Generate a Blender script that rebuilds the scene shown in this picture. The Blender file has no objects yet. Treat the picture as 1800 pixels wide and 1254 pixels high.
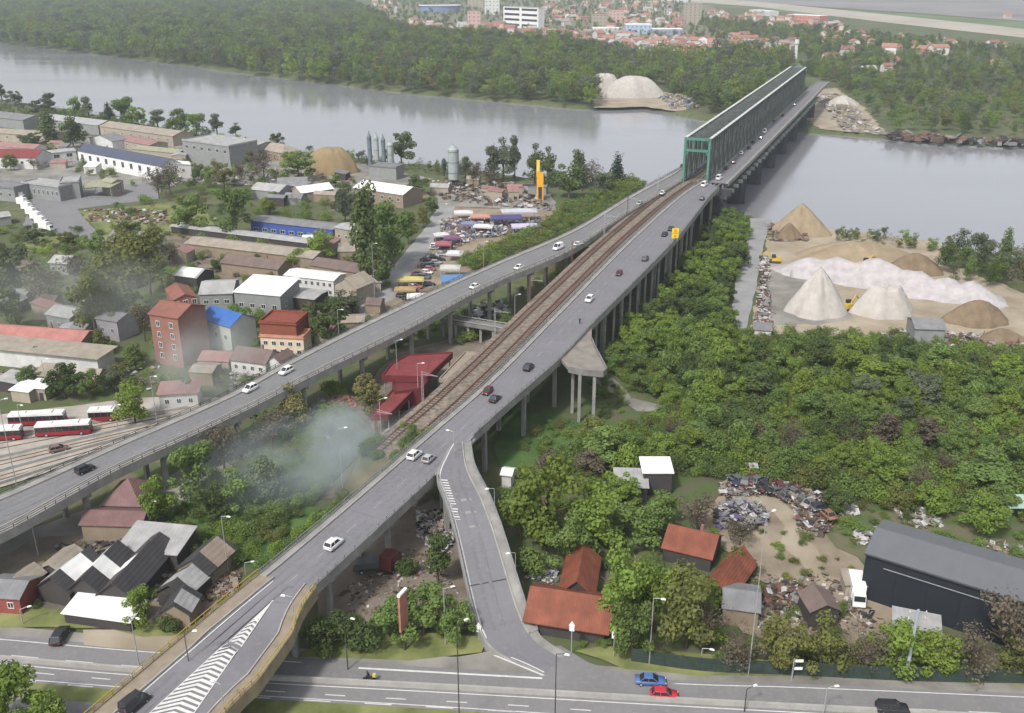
import bpy, bmesh, math, random
import numpy as np
from mathutils import Vector, Matrix
R = random.Random(7)
NR = np.random.RandomState(11)
S = bpy.context.scene
COL = S.collection

# ---------------------------------------------------------------- camera, world, sun, exposure
F, YH, H = 1700.0, -65.0, 100.0          # focal length in photo pixels, horizon row, camera height (m)
TH = math.atan((627 - YH) / F)
cam = bpy.data.cameras.new('camera'); cam.lens = F / 1800 * 36; cam.sensor_width = 36
cam.clip_start = 1; cam.clip_end = 20000
co = bpy.data.objects.new('camera', cam); COL.objects.link(co)
co.location = (0, 0, H); co.rotation_euler = (math.pi / 2 - TH, 0, 0); S.camera = co
SUN_EL, SUN_AZ = math.radians(50), math.radians(212)   # azimuth clockwise from +Y (view direction)
W = bpy.data.worlds.new('World'); S.world = W; W.use_nodes = True
wn = W.node_tree; bg = wn.nodes['Background']
sky = wn.nodes.new('ShaderNodeTexSky'); sky.sky_type = 'NISHITA'; sky.sun_disc = False
sky.sun_elevation = SUN_EL; sky.sun_rotation = SUN_AZ; sky.air_density = 1.0; sky.dust_density = 3.0; sky.ozone_density = 1.0
hs = wn.nodes.new('ShaderNodeHueSaturation'); hs.inputs['Saturation'].default_value = 0.3
wn.links.new(sky.outputs[0], hs.inputs['Color']); wn.links.new(hs.outputs[0], bg.inputs[0]); bg.inputs[1].default_value = 0.115
sl = bpy.data.lights.new('sun', 'SUN'); sl.energy = 2.1; sl.angle = math.radians(6); sl.color = (1, .955, .88)
so = bpy.data.objects.new('sun', sl); COL.objects.link(so)
d = Vector((math.sin(SUN_AZ) * math.cos(SUN_EL), math.cos(SUN_AZ) * math.cos(SUN_EL), math.sin(SUN_EL)))
so.rotation_euler = d.to_track_quat('Z', 'Y').to_euler()
S.view_settings.view_transform = 'Standard'; S.view_settings.look = 'None'; S.view_settings.gamma = 1
S.view_settings.use_curve_mapping = False; S.view_settings.exposure = 0.68
S.cycles.use_denoising = True; S.cycles.max_bounces = 6; S.cycles.diffuse_bounces = 3; S.cycles.volume_bounces = 1
S.cycles.volume_max_steps = 128

def P(x, y, z=0.0):
    """world point at height z seen at photo pixel (x, y)"""
    v = (y - 627) / F; t = (H - z) / (math.sin(TH) + v * math.cos(TH))
    return Vector((t * (x - 900) / F, t * (math.cos(TH) - v * math.sin(TH)), z))
def proj(p):
    dz = p[2] - H; zc = p[1] * math.cos(TH) - dz * math.sin(TH)
    return 900 + F * p[0] / zc, 627 + F * (-dz * math.cos(TH) - p[1] * math.sin(TH)) / zc
def height_at(x, y, top, z0=0.0):
    b = P(x, y, z0); h = 1.0
    for _ in range(30):
        h += (proj((b.x, b.y, z0 + h))[1] - top) * 0.12 * (100 - z0) / (y + 65) / .9 * 5
    return max(h, .3)

# ---------------------------------------------------------------- materials
MATS = {}
def mat(name, c, rough=.8, var=.18, scale=.6, bump=0.0, bscale=8, metal=0.0, spec=.3, c2=None, world=False, rnd=0.0, detail=4, emit=None, trans=0):
    if name in MATS: return MATS[name]
    m = bpy.data.materials.new(name); m.use_nodes = True; n = m.node_tree.nodes; l = m.node_tree.links
    b = n['Principled BSDF']; b.inputs['Roughness'].default_value = rough; b.inputs['Metallic'].default_value = metal
    b.inputs['Specular IOR Level'].default_value = spec
    tc = n.new('ShaderNodeTexCoord'); src = tc.outputs['Object']
    if world:
        g = n.new('ShaderNodeNewGeometry'); src = g.outputs['Position']
    t = n.new('ShaderNodeTexNoise'); t.inputs['Scale'].default_value = scale; t.inputs['Detail'].default_value = detail; t.inputs['Roughness'].default_value = .6
    l.new(src, t.inputs['Vector'])
    r = n.new('ShaderNodeValToRGB'); r.color_ramp.elements[0].position = .3; r.color_ramp.elements[1].position = .7
    c2 = c2 or tuple(min(1, v * (1 + var)) for v in c); c1 = c if c2 and var == 0 else tuple(v * (1 - var) for v in c)
    r.color_ramp.elements[0].color = (*c1, 1); r.color_ramp.elements[1].color = (*c2, 1)
    l.new(t.outputs[0], r.inputs[0]); out = r.outputs[0]
    if rnd:
        oi = n.new('ShaderNodeObjectInfo'); h = n.new('ShaderNodeHueSaturation'); mr = n.new('ShaderNodeMapRange'); mh = n.new('ShaderNodeMapRange')
        mr.inputs[3].default_value = 1 - rnd; mr.inputs[4].default_value = 1 + rnd
        ml = n.new('ShaderNodeMath'); ml.operation = 'FRACT'; mm = n.new('ShaderNodeMath'); mm.operation = 'MULTIPLY'; mm.inputs[1].default_value = 17.3
        l.new(oi.outputs['Random'], mm.inputs[0]); l.new(mm.outputs[0], ml.inputs[0])
        mh.inputs[3].default_value = .5 - rnd * .035; mh.inputs[4].default_value = .5 + rnd * .045
        l.new(oi.outputs['Random'], mr.inputs[0]); l.new(ml.outputs[0], mh.inputs[0])
        l.new(mr.outputs[0], h.inputs['Value']); l.new(mh.outputs[0], h.inputs['Hue']); l.new(out, h.inputs['Color']); out = h.outputs[0]
    l.new(out, b.inputs['Base Color'])
    if bump:
        t2 = n.new('ShaderNodeTexNoise'); t2.inputs['Scale'].default_value = bscale; t2.inputs['Detail'].default_value = 3; l.new(src, t2.inputs['Vector'])
        bp = n.new('ShaderNodeBump'); bp.inputs['Strength'].default_value = min(1, bump); bp.inputs['Distance'].default_value = bump
        l.new(t2.outputs[0], bp.inputs['Height']); l.new(bp.outputs[0], b.inputs['Normal'])
    if trans:
        tr = n.new('ShaderNodeBsdfTranslucent'); mx = n.new('ShaderNodeMixShader'); mx.inputs[0].default_value = trans
        l.new(out, tr.inputs[0]); l.new(b.outputs[0], mx.inputs[1]); l.new(tr.outputs[0], mx.inputs[2]); l.new(mx.outputs[0], n['Material Output'].inputs[0])
    MATS[name] = m; return m
def ribbed(name, c, period=1.0, axis=0, rough=.6, var=.12, depth=.05, metal=0.0):
    """sheet metal / tile relief: colour noise and a fine ribbed bump"""
    if name in MATS: return MATS[name]
    m = mat(name, c, rough, var, .35, 0, metal=metal); n = m.node_tree.nodes; l = m.node_tree.links
    tc = n.new('ShaderNodeTexCoord'); w = n.new('ShaderNodeTexWave'); w.bands_direction = 'XYZ'[axis]; w.inputs['Scale'].default_value = .314 / period
    w.inputs['Distortion'].default_value = .2
    l.new(tc.outputs['Object'], w.inputs['Vector']); b = n.new('ShaderNodeBump'); b.inputs['Distance'].default_value = depth; b.inputs['Strength'].default_value = .6
    l.new(w.outputs['Fac'], b.inputs['Height']); l.new(b.outputs[0], n['Principled BSDF'].inputs['Normal']); return m

ASPH = mat('asphalt', (.175, .175, .195), .9, .10, .25, world=True, bump=.01, bscale=6)
def worn_road(name, c, light):
    m = mat(name, c, .88, .09, .12, world=True, detail=6)
    n = m.node_tree.nodes; l = m.node_tree.links; b = n['Principled BSDF']
    old = b.inputs['Base Color'].links[0].from_socket
    g = n.new('ShaderNodeNewGeometry'); t = n.new('ShaderNodeTexNoise'); t.inputs['Scale'].default_value = 1.3; t.inputs['Detail'].default_value = 5
    l.new(g.outputs['Position'], t.inputs['Vector'])
    r = n.new('ShaderNodeValToRGB'); r.color_ramp.elements[0].position = .5; r.color_ramp.elements[1].position = .75; l.new(t.outputs[0], r.inputs[0])
    mx = n.new('ShaderNodeMixRGB'); mx.inputs[2].default_value = (*light, 1); l.new(r.outputs[0], mx.inputs[0]); l.new(old, mx.inputs[1])
    l.new(mx.outputs[0], b.inputs['Base Color']); return m
ROAD = worn_road('viaduct_asphalt', (.168, .166, .182), (.188, .185, .197))
LROAD = worn_road('left_viaduct_asphalt', (.165, .167, .172), (.195, .195, .197))
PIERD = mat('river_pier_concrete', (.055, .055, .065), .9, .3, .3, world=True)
HROAD = worn_road('highway_asphalt', (.185, .18, .187), (.215, .21, .21))
OLDROAD = worn_road('old_asphalt', (.18, .18, .19), (.25, .245, .24))
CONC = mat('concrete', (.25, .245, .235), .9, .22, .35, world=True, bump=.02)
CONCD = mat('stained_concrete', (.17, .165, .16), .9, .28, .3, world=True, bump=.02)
CONCL = mat('pale_concrete', (.32, .31, .295), .9, .15, .5, world=True)
TANW = mat('tan_walkway', (.24, .20, .155), .9, .15, .6, world=True)
WHITE = mat('road_paint', (.55, .55, .54), .7, .12, 1.5, world=True)
FAINT = mat('worn_road_paint', (.24, .24, .26), .8, .25, 1.5, world=True)
YEL = mat('yellow_railing', (.40, .29, .07), .6, .15, 2, world=True)
RAILG = mat('grey_railing', (.22, .23, .24), .5, .1)
DARKM = mat('dark_metal', (.05, .05, .055), .5, .2)
STEEL = mat('galvanised_steel', (.42, .43, .44), .45, .1, metal=.4)
TRUSS = mat('truss_paint', (.085, .10, .094), .6, .35, .3, world=True)
TRUSSL = mat('truss_top_paint', (.50, .52, .50), .6, .2, .3, world=True)
GREENP = mat('green_paint', (.07, .205, .155), .55, .18, .5, world=True)
BALL = mat('ballast', (.15, .125, .105), .95, .35, .9, bump=.08, bscale=5, world=True, c2=(.26, .22, .18))
RUST = mat('rusty_rail', (.16, .08, .055), .6, .2)
SLEEP = mat('sleeper_wood', (.10, .07, .06), .9, .2)
GLASS = mat('window_glass', (.035, .045, .055), .12, .2, spec=.8)
DKGLASS = mat('car_glass', (.02, .025, .03), .08, .1, spec=.8)
TYRE = mat('tyre_rubber', (.02, .02, .022), .85, .1)
WHT = mat('white_plaster', (.66, .66, .65), .8, .1, .4)
BARK = mat('bark', (.10, .08, .06), .9, .2, 3)

# ---------------------------------------------------------------- mesh helpers
class MB:
    def __init__(s): s.v, s.f, s.m = [], [], []
    def add(s, vs, fs, m=0):
        o = len(s.v); s.v += [tuple(v) for v in vs]; s.f += [tuple(i + o for i in f) for f in fs]; s.m += [m] * len(fs)
    def quad(s, a, b, c, d, m=0): s.add([a, b, c, d], [(0, 1, 2, 3)], m)
    def hexa(s, p, m=0):
        """p: 4 bottom + 4 top points, both counter-clockwise"""
        s.add(p, [(3, 2, 1, 0), (4, 5, 6, 7), (0, 1, 5, 4), (1, 2, 6, 5), (2, 3, 7, 6), (3, 0, 4, 7)], m)
    def box(s, c, d, rz=0, m=0, taper=1.0):
        cx, cy, cz = c; dx, dy, dz = d[0] / 2, d[1] / 2, d[2] / 2; ca, sa = math.cos(rz), math.sin(rz); p = []
        for z, k in ((-dz, 1), (dz, taper)):
            for x, y in ((-dx, -dy), (dx, -dy), (dx, dy), (-dx, dy)):
                x *= k; y *= k; p.append((cx + x * ca - y * sa, cy + x * sa + y * ca, cz + z))
        s.hexa(p, m)
    def bar(s, a, b, w, h=None, m=0):
        a, b = Vector(a), Vector(b); t = b - a
        if t.length < 1e-6: return
        t.normalize(); up = Vector((0, 0, 1)) if abs(t.z) < .95 else Vector((1, 0, 0))
        x = t.cross(up).normalized() * (w / 2); y = x.normalized().cross(t).normalized() * ((h or w) / 2)
        s.hexa([a - x - y, a + x - y, a + x + y, a - x + y, b - x - y, b + x - y, b + x + y, b - x + y], m)
    def tube(s, a, b, r0, r1=None, n=8, m=0):
        a, b = Vector(a), Vector(b); r1 = r0 if r1 is None else r1; t = (b - a).normalized()
        up = Vector((0, 0, 1)) if abs(t.z) < .95 else Vector((1, 0, 0)); x = t.cross(up).normalized(); y = t.cross(x)
        vs = [];
        for c, r in ((a, r0), (b, r1)):
            for i in range(n):
                k = 2 * math.pi * i / n; vs.append(c + x * math.cos(k) * r + y * math.sin(k) * r)
        fs = [(i, (i + 1) % n, n + (i + 1) % n, n + i) for i in range(n)] + [tuple(range(n - 1, -1, -1)), tuple(range(n, 2 * n))]
        s.add(vs, fs, m)
    def prism(s, poly, z0, z1, m=0):
        n = len(poly); vs = [(p[0], p[1], z0) for p in poly] + [(p[0], p[1], z1) for p in poly]
        s.add(vs, [tuple(range(n - 1, -1, -1)), tuple(range(n, 2 * n))] + [(i, (i + 1) % n, n + (i + 1) % n, n + i) for i in range(n)], m)
    def ball(s, c, r, m=0, nu=8, nv=5, sz=1.0):
        vs = [(c[0], c[1], c[2] - r * sz)]; fs = []
        for j in range(1, nv):
            a = math.pi * j / nv
            for i in range(nu):
                k = 2 * math.pi * i / nu; vs.append((c[0] + r * math.sin(a) * math.cos(k), c[1] + r * math.sin(a) * math.sin(k), c[2] - r * sz * math.cos(a)))
        vs.append((c[0], c[1], c[2] + r * sz)); L = len(vs) - 1
        for i in range(nu): fs.append((0, 1 + (i + 1) % nu, 1 + i)); fs.append((L, L - nu + i, L - nu + (i + 1) % nu))
        for j in range(nv - 2):
            for i in range(nu):
                a = 1 + j * nu; fs.append((a + i, a + (i + 1) % nu, a + nu + (i + 1) % nu, a + nu + i))
        s.add(vs, fs, m)
    def mesh(s, name, mats, smooth=False):
        me = bpy.data.meshes.new(name); me.from_pydata(s.v, [], s.f); mats = mats if isinstance(mats, (list, tuple)) else [mats]
        for k in mats: me.materials.append(k)
        if len(mats) > 1: me.polygons.foreach_set('material_index', s.m)
        if smooth: me.polygons.foreach_set('use_smooth', [True] * len(s.f))
        me.update(); return me
    def build(s, name, mats, parent=None, world=False, smooth=False):
        if world and parent is not None:
            L = parent.location; s.v = [(v[0] - L.x, v[1] - L.y, v[2] - L.z) for v in s.v]
        return link(name, s.mesh(name, mats, smooth), parent)
def link(name, me, parent=None, loc=None, rz=0):
    o = bpy.data.objects.new(name, me); COL.objects.link(o); o.parent = parent
    if loc is not None: o.location = loc
    if rz: o.rotation_euler = (0, 0, rz)
    return o
def tag(o, label=None, cat=None, group=None, kind=None):
    if label:
        o['label'] = label
        while len(o['label'].split()) > 16 and ' the ' in o['label']: o['label'] = o['label'][::-1].replace(' eht ', ' ', 1)[::-1]
    if cat: o['category'] = cat
    if group: o['group'] = group
    if kind: o['kind'] = kind
    return o
def thing(name, label, cat, loc=(0, 0, 0), rz=0, group=None):
    o = bpy.data.objects.new(name, None); COL.objects.link(o); o.location = loc; o.rotation_euler = (0, 0, rz); o.empty_display_size = .5
    return tag(o, label, cat, group)
KIDS = {}
def copy_tree(o, parent=None):
    c = o.copy(); COL.objects.link(c); c.parent = parent
    for ch in list(o.children): copy_tree(ch, c)
    return c
def structure(name, mb, m, smooth=False): return tag(mb.build(name, m, smooth=smooth), kind='structure')

def spline(pts, step=2.5):
    """Catmull-Rom through pts, resampled"""
    pts = [Vector(p) for p in pts]; q = [pts[0] * 2 - pts[1]] + pts + [pts[-1] * 2 - pts[-2]]; out = []
    for i in range(1, len(q) - 2):
        a, b, c, d = q[i - 1:i + 3]; t0 = 0; t1 = max((b - a).length, .01) ** .5; t2 = t1 + max((c - b).length, .01) ** .5; t3 = t2 + max((d - c).length, .01) ** .5
        n = max(2, int((c - b).length / step))
        for k in range(n):
            t = t1 + (t2 - t1) * k / n
            A1 = a * ((t1 - t) / (t1 - t0)) + b * ((t - t0) / (t1 - t0)); A2 = b * ((t2 - t) / (t2 - t1)) + c * ((t - t1) / (t2 - t1)); A3 = c * ((t3 - t) / (t3 - t2)) + d * ((t - t2) / (t3 - t2))
            B1 = A1 * ((t2 - t) / (t2 - t0)) + A2 * ((t - t0) / (t2 - t0)); B2 = A2 * ((t3 - t) / (t3 - t1)) + A3 * ((t - t1) / (t3 - t1))
            out.append(B1 * ((t2 - t) / (t2 - t1)) + B2 * ((t - t1) / (t2 - t1)))
    out.append(pts[-1]); return out
def inpoly(x, y, poly):
    c = False; n = len(poly); j = n - 1
    for i in range(n):
        xi, yi = poly[i][0], poly[i][1]; xj, yj = poly[j][0], poly[j][1]
        if (yi > y) != (yj > y) and x < (xj - xi) * (y - yi) / (yj - yi) + xi: c = not c
        j = i
    return c
BLOCK_POLY, BLOCK_CIRC = [], []
def blocked(x, y, m=0):
    for bb, p in BLOCK_POLY:
        if bb[0] - m < x < bb[1] + m and bb[2] - m < y < bb[3] + m:
            if inpoly(x, y, p): return True
            if m and (inpoly(x + m, y, p) or inpoly(x - m, y, p) or inpoly(x, y + m, p) or inpoly(x, y - m, p)): return True
    for cx, cy, r in BLOCK_CIRC:
        if (x - cx) ** 2 + (y - cy) ** 2 < (r + m) ** 2: return True
    return False
def block(poly):
    xs = [p[0] for p in poly]; ys = [p[1] for p in poly]; BLOCK_POLY.append(((min(xs), max(xs), min(ys), max(ys)), [(p[0], p[1]) for p in poly]))

# ---------------------------------------------------------------- terrain and river
RIV_FAR = [(-900, 0), (-300, 45), (0, 72), (200, 96), (400, 122), (700, 158), (1000, 186), (1060, 188), (1130, 186), (1230, 206), (1340, 222), (1450, 230), (1560, 238), (1680, 246), (1800, 250), (2300, 262)]
RIV_NEAR = [(2600, 640), (2000, 478), (1800, 452), (1640, 424), (1480, 404), (1350, 388), (1250, 350), (1100, 322), (900, 305), (750, 288), (500, 262), (300, 224), (150, 196), (0, 172), (-300, 130), (-1200, 60)]
river_poly = [P(x, y)[:2] for x, y in RIV_FAR] + [P(x, y)[:2] for x, y in RIV_NEAR]
def poly_sd(X, Y, poly):
    """signed distance, positive inside"""
    pts = np.array(poly); n = len(pts); dmin = np.full(X.shape, 1e9); ins = np.zeros(X.shape, bool)
    for i in range(n):
        a = pts[i]; b = pts[(i + 1) % n]; e = b - a; px = X - a[0]; py = Y - a[1]
        t = np.clip((px * e[0] + py * e[1]) / (e @ e), 0, 1); dmin = np.minimum(dmin, np.hypot(px - t * e[0], py - t * e[1]))
        cnd = (a[1] > Y) != (b[1] > Y); ins ^= cnd & (X < (b[0] - a[0]) * (Y - a[1]) / (b[1] - a[1] + 1e-12) + a[0])
    return np.where(ins, dmin, -dmin)
def geo(a, b, s, g):
    out = [a]
    while out[-1] < b: out.append(out[-1] + s); s *= g
    return out
xs = np.array(sorted([-v for v in geo(480, 6200, 8, 1.08)] + list(np.arange(-480, 481, 6.0))[1:-1] + geo(480, 6200, 8, 1.08)))
ys = np.array(sorted([-v for v in geo(-30, 2500, 20, 1.3)] + list(np.arange(40, 1050, 6.0)) + geo(1050, 6400, 12, 1.08)))
GX, GY = np.meshgrid(xs, ys); sd = poly_sd(GX, GY, river_poly)
wob = 1.5 * np.sin(GX * .11) * np.cos(GY * .09) + 1.0 * np.sin(GX * .31 + GY * .23)
GZ = np.where(sd > -6, -6 * np.clip((sd + wob + 2) / 9, 0, 1), 0.0)
GZ = GZ - .35 * (np.sin(GX * .05 + 1) * np.cos(GY * .043) + 1) * 0.2
nx, ny = len(xs), len(ys); vv = np.stack([GX.ravel(), GY.ravel(), GZ.ravel()], 1)
ii = (np.arange(ny - 1)[:, None] * nx + np.arange(nx - 1)[None]).ravel(); ff = np.stack([ii, ii + 1, ii + nx + 1, ii + nx], 1)
gm = bpy.data.meshes.new('ground'); gm.from_pydata(vv.tolist(), [], ff.tolist()); gm.polygons.foreach_set('use_smooth', [True] * len(ff))
def ground_mat():
    m = mat('ground_soil', (.085, .10, .05), .95, .3, .02, world=True, c2=(.15, .135, .085), detail=8, bump=.15, bscale=1.2)
    n = m.node_tree.nodes; l = m.node_tree.links; b = n['Principled BSDF']; old = b.inputs['Base Color'].links[0].from_socket
    g = n.new('ShaderNodeNewGeometry'); t = n.new('ShaderNodeTexNoise'); t.inputs['Scale'].default_value = .25; t.inputs['Detail'].default_value = 7; l.new(g.outputs['Position'], t.inputs['Vector'])
    r = n.new('ShaderNodeValToRGB'); r.color_ramp.elements[0].position = .42; r.color_ramp.elements[1].position = .6
    l.new(t.outputs[0], r.inputs[0]); mx = n.new('ShaderNodeMixRGB'); l.new(r.outputs[0], mx.inputs[0]); l.new(old, mx.inputs[1]); mx.inputs[2].default_value = (.07, .105, .035, 1)
    l.new(mx.outputs[0], b.inputs['Base Color']); return m
gm.materials.append(ground_mat()); tag(link('ground', gm), kind='structure')
# water
m = bpy.data.materials.new('river_water'); m.use_nodes = True; n = m.node_tree.nodes; l = m.node_tree.links; b = n['Principled BSDF']
b.inputs['Base Color'].default_value = (.235, .24, .26, 1); b.inputs['Roughness'].default_value = .10; b.inputs['IOR'].default_value = 1.45; b.inputs['Specular IOR Level'].default_value = .75
g = n.new('ShaderNodeNewGeometry'); mp = n.new('ShaderNodeMapping'); mp.inputs['Scale'].default_value = (.35, .9, 1); mp.inputs['Rotation'].default_value = (0, 0, .12)
t = n.new('ShaderNodeTexNoise'); t.inputs['Scale'].default_value = .9; t.inputs['Detail'].default_value = 4; bp = n.new('ShaderNodeBump'); bp.inputs['Strength'].default_value = .25; bp.inputs['Distance'].default_value = .10
l.new(g.outputs['Position'], mp.inputs[0]); l.new(mp.outputs[0], t.inputs['Vector']); l.new(t.outputs[0], bp.inputs['Height']); l.new(bp.outputs[0], b.inputs['Normal'])
t2 = n.new('ShaderNodeTexNoise'); t2.inputs['Scale'].default_value = .012; t2.inputs['Detail'].default_value = 5; mp2 = n.new('ShaderNodeMapping'); mp2.inputs['Scale'].default_value = (.4, 1.6, 1)
mp2.inputs['Rotation'].default_value = (0, 0, .12)
l.new(g.outputs['Position'], mp2.inputs[0]); l.new(mp2.outputs[0], t2.inputs['Vector']); mr = n.new('ShaderNodeMapRange'); mr.inputs[1].default_value = .35; mr.inputs[2].default_value = .7; mr.inputs[3].default_value = .05; mr.inputs[4].default_value = .17
l.new(t2.outputs[0], mr.inputs[0]); l.new(mr.outputs[0], b.inputs['Roughness'])
mb = MB(); mb.quad((-6000, 150, -2.2), (6000, 150, -2.2), (6000, 2600, -2.2), (-6000, 2600, -2.2)); tag(mb.build('river', m), kind='structure')

# ground zones: thin sheets lying on the soil
ZI = [0]
def zone(name, pts, m, z=None, mottled=0.0):
    ZI[0] += 1; z = z if z is not None else .03 + .006 * ZI[0]
    w = [P(*p) if len(p) == 2 else Vector(p) for p in pts]
    # uneven edge
    out = []
    for i, a in enumerate(w):
        b2 = w[(i + 1) % len(w)]; k = max(1, int((b2 - a).length / 4)) if mottled else 1
        for j in range(k):
            q = a.lerp(b2, j / k)
            if mottled: q = q + Vector((R.uniform(-1, 1), R.uniform(-1, 1), 0)) * mottled
            out.append((q.x, q.y, z))
    me = bpy.data.meshes.new(name); bm = bmesh.new(); vs = [bm.verts.new(v) for v in out]; f = bm.faces.new(vs)
    if f.normal.z < 0: f.normal_flip()
    bmesh.ops.triangulate(bm, faces=bm.faces[:]); bm.normal_update()
    for f in bm.faces:
        if f.normal.z < 0: f.normal_flip()
    bm.to_mesh(me); bm.free(); me.materials.append(m); return tag(link(name, me), kind='structure')
GRASS = mat('verge_grass', (.115, .15, .045), .95, .3, .15, world=True, c2=(.24, .25, .10), detail=8, bump=.08, bscale=3)
GRASSD = mat('rank_grass', (.05, .10, .03), .95, .3, .12, world=True, c2=(.10, .17, .05), detail=8, bump=.2, bscale=1.5)
DIRT = mat('yard_dirt', (.22, .18, .13), .95, .3, .12, world=True, c2=(.32, .265, .20), detail=8, bump=.08, bscale=2)
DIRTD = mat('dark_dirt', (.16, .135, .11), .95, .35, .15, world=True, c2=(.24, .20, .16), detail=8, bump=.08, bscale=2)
SANDY = mat('sandy_ground', (.29, .24, .17), .95, .2, .08, world=True, c2=(.38, .33, .26), detail=8, bump=.1, bscale=1)
GREYY = mat('grey_yard', (.17, .165, .15), .95, .2, .1, world=True, c2=(.30, .285, .26), detail=8)
ROADC = mat('pale_road', (.26, .26, .265), .9, .15, .15, world=True, detail=6)
FIELD = mat('far_field', (.20, .19, .20), .95, .25, .004, world=True, c2=(.27, .25, .25), detail=6)
FIELDG = mat('far_green_field', (.12, .16, .08), .95, .25, .006, world=True, detail=6)
TANF = mat('far_tan_strip', (.36, .33, .28), .95, .15, .01, world=True)
# ---------------------------------------------------------------- ground zones
zone('far_field', [(1150, -8), (1300, 3), (1600, 22), (1900, 45), (2300, 30), (2600, -20), (1500, -50), (1000, -30)], FIELD, mottled=0)
zone('far_green_field', [(1240, 10), (1500, 32), (1800, 66), (2100, 90), (2300, 70), (1900, 46), (1500, 18)], FIELDG)
zone('embankment_strip', [(1190, -6), (1330, 3), (1560, 26), (1850, 56), (1850, 72), (1560, 40), (1330, 12), (1190, 2)], TANF)
zone('town_ground', [(640, 8), (1060, -12), (1250, 10), (1300, 45), (1270, 100), (1180, 116), (1050, 92), (850, 66), (660, 75)], mat('town_soil', (.22, .18, .16), .95, .25, .02, world=True, c2=(.16, .19, .11)))
zone('sand_landing', [(1038, 150), (1120, 150), (1180, 165), (1220, 190), (1190, 196), (1130, 188), (1045, 190)], SANDY, mottled=1.5)
zone('far_bank_yard', [(1420, 160), (1470, 155), (1520, 190), (1560, 236), (1500, 233), (1440, 226), (1410, 205)], SANDY, mottled=2)
zone('truck_yard', [(60, 345), (150, 333), (285, 318), (280, 350), (135, 368), (185, 425), (150, 425), (40, 398)], OLDROAD, mottled=.4)
zone('industrial_yard', [(0, 230), (330, 250), (620, 285), (760, 315), (700, 345), (500, 330), (300, 318), (0, 345)], GREYY, mottled=1)
zone('lane_between_sheds', [(290, 405), (640, 425), (700, 470), (690, 520), (540, 560), (300, 500)], DIRTD, mottled=1)
zone('grass_lot', [(140, 372), (340, 352), (380, 385), (370, 410), (190, 425)], GRASS, mottled=1)
zone('lawn', [(50, 405), (160, 425), (110, 450), (30, 440)], GRASS, mottled=1)
zone('market_ground', [(770, 362), (985, 372), (960, 425), (870, 480), (800, 520), (660, 565), (630, 530), (690, 495), (750, 430)], DIRT, mottled=1)
zone('market_road', [(778, 345), (806, 348), (792, 388), (755, 440), (712, 490), (700, 520), (640, 560), (620, 540), (668, 495), (712, 445), (752, 395)], ROADC, mottled=.3)
zone('cargo_yard', [(760, 320), (960, 330), (985, 372), (770, 362)], GREYY, mottled=1)
zone('service_road', [(1318, 384), (1356, 386), (1340, 440), (1330, 500), (1312, 580), (1284, 580), (1292, 500), (1306, 440)], ROADC, mottled=.3)
zone('gravel_yard', [(1356, 390), (1480, 405), (1640, 425), (1680, 470), (1810, 520), (1900, 620), (1760, 612), (1560, 596), (1312, 584), (1336, 500)], SANDY, mottled=1.5)
zone('gravel_yard_floor', [(1345, 480), (1440, 470), (1500, 560), (1440, 572), (1330, 572)], GREYY, mottled=1)
zone('scrapyard_ground', [(1225, 905), (1270, 872), (1350, 866), (1420, 885), (1450, 940), (1500, 985), (1530, 1010), (1560, 1060), (1640, 1100), (1700, 1140), (1560, 1150), (1300, 1115), (1260, 1050), (1330, 985), (1250, 955)], DIRT, mottled=1)
zone('sandy_track', [(1335, 872), (1372, 880), (1402, 905), (1408, 940), (1436, 968), (1450, 1010), (1520, 1030), (1510, 1055), (1440, 1030), (1405, 985), (1372, 960), (1380, 925), (1358, 898), (1290, 885)], SANDY, mottled=.3)
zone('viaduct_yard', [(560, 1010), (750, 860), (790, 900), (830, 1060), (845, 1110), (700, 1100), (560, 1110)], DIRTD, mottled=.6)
zone('footpath', [(1052, 655), (1078, 665), (1110, 700), (1170, 715), (1168, 726), (1120, 725), (1088, 700), (1050, 675)], GREYY, mottled=.4)
zone('clearing_path', [(900, 785), (1030, 770), (1060, 760), (1055, 775), (960, 800), (900, 802)], GREYY, mottled=.5)
zone('clearing', [(880, 720), (1040, 740), (1090, 745), (1080, 800), (900, 830), (865, 800)], GRASSD, mottled=1)
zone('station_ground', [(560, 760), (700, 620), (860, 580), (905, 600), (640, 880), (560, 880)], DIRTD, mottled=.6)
zone('under_viaduct_ground', [(-40, 960), (240, 870), (420, 770), (470, 820), (280, 940), (60, 990), (-40, 1010)], GREYY, mottled=.5)
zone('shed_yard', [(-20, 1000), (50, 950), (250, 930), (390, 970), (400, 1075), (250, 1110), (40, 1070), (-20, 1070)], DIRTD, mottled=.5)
zone('bright_scrub', [(270, 960), (330, 880), (500, 860), (560, 900), (480, 1000), (380, 1000)], GRASSD, mottled=1)
zone('bus_yard', [(-40, 735), (250, 700), (420, 700), (250, 775), (60, 840), (-40, 870)], mat('bus_yard_paving', (.31, .28, .25), .9, .2, .2, world=True, detail=7, c2=(.42, .39, .35)), mottled=.3)
# verges
zone('verge', [(-60, 1066), (60, 1068), (240, 1096), (425, 1085), (430, 1118), (250, 1122), (180, 1106), (-60, 1108)], GRASS, mottled=.3, z=.31)
zone('verge', [(520, 1150), (560, 1138), (680, 1112), (835, 1120), (852, 1136), (846, 1148), (800, 1156), (720, 1163), (600, 1160), (520, 1156)], GRASS, mottled=.25, z=.31)
zone('verge', [(1010, 1148), (1060, 1138), (1400, 1166), (1830, 1184), (1900, 1212), (1800, 1208), (1400, 1190), (1230, 1190), (1100, 1178)], GRASS, mottled=.25, z=.314)
zone('worn_verge', [(150, 1108), (430, 1112), (440, 1155), (300, 1150), (150, 1136)], SANDY, mottled=.3, z=.302)
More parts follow.
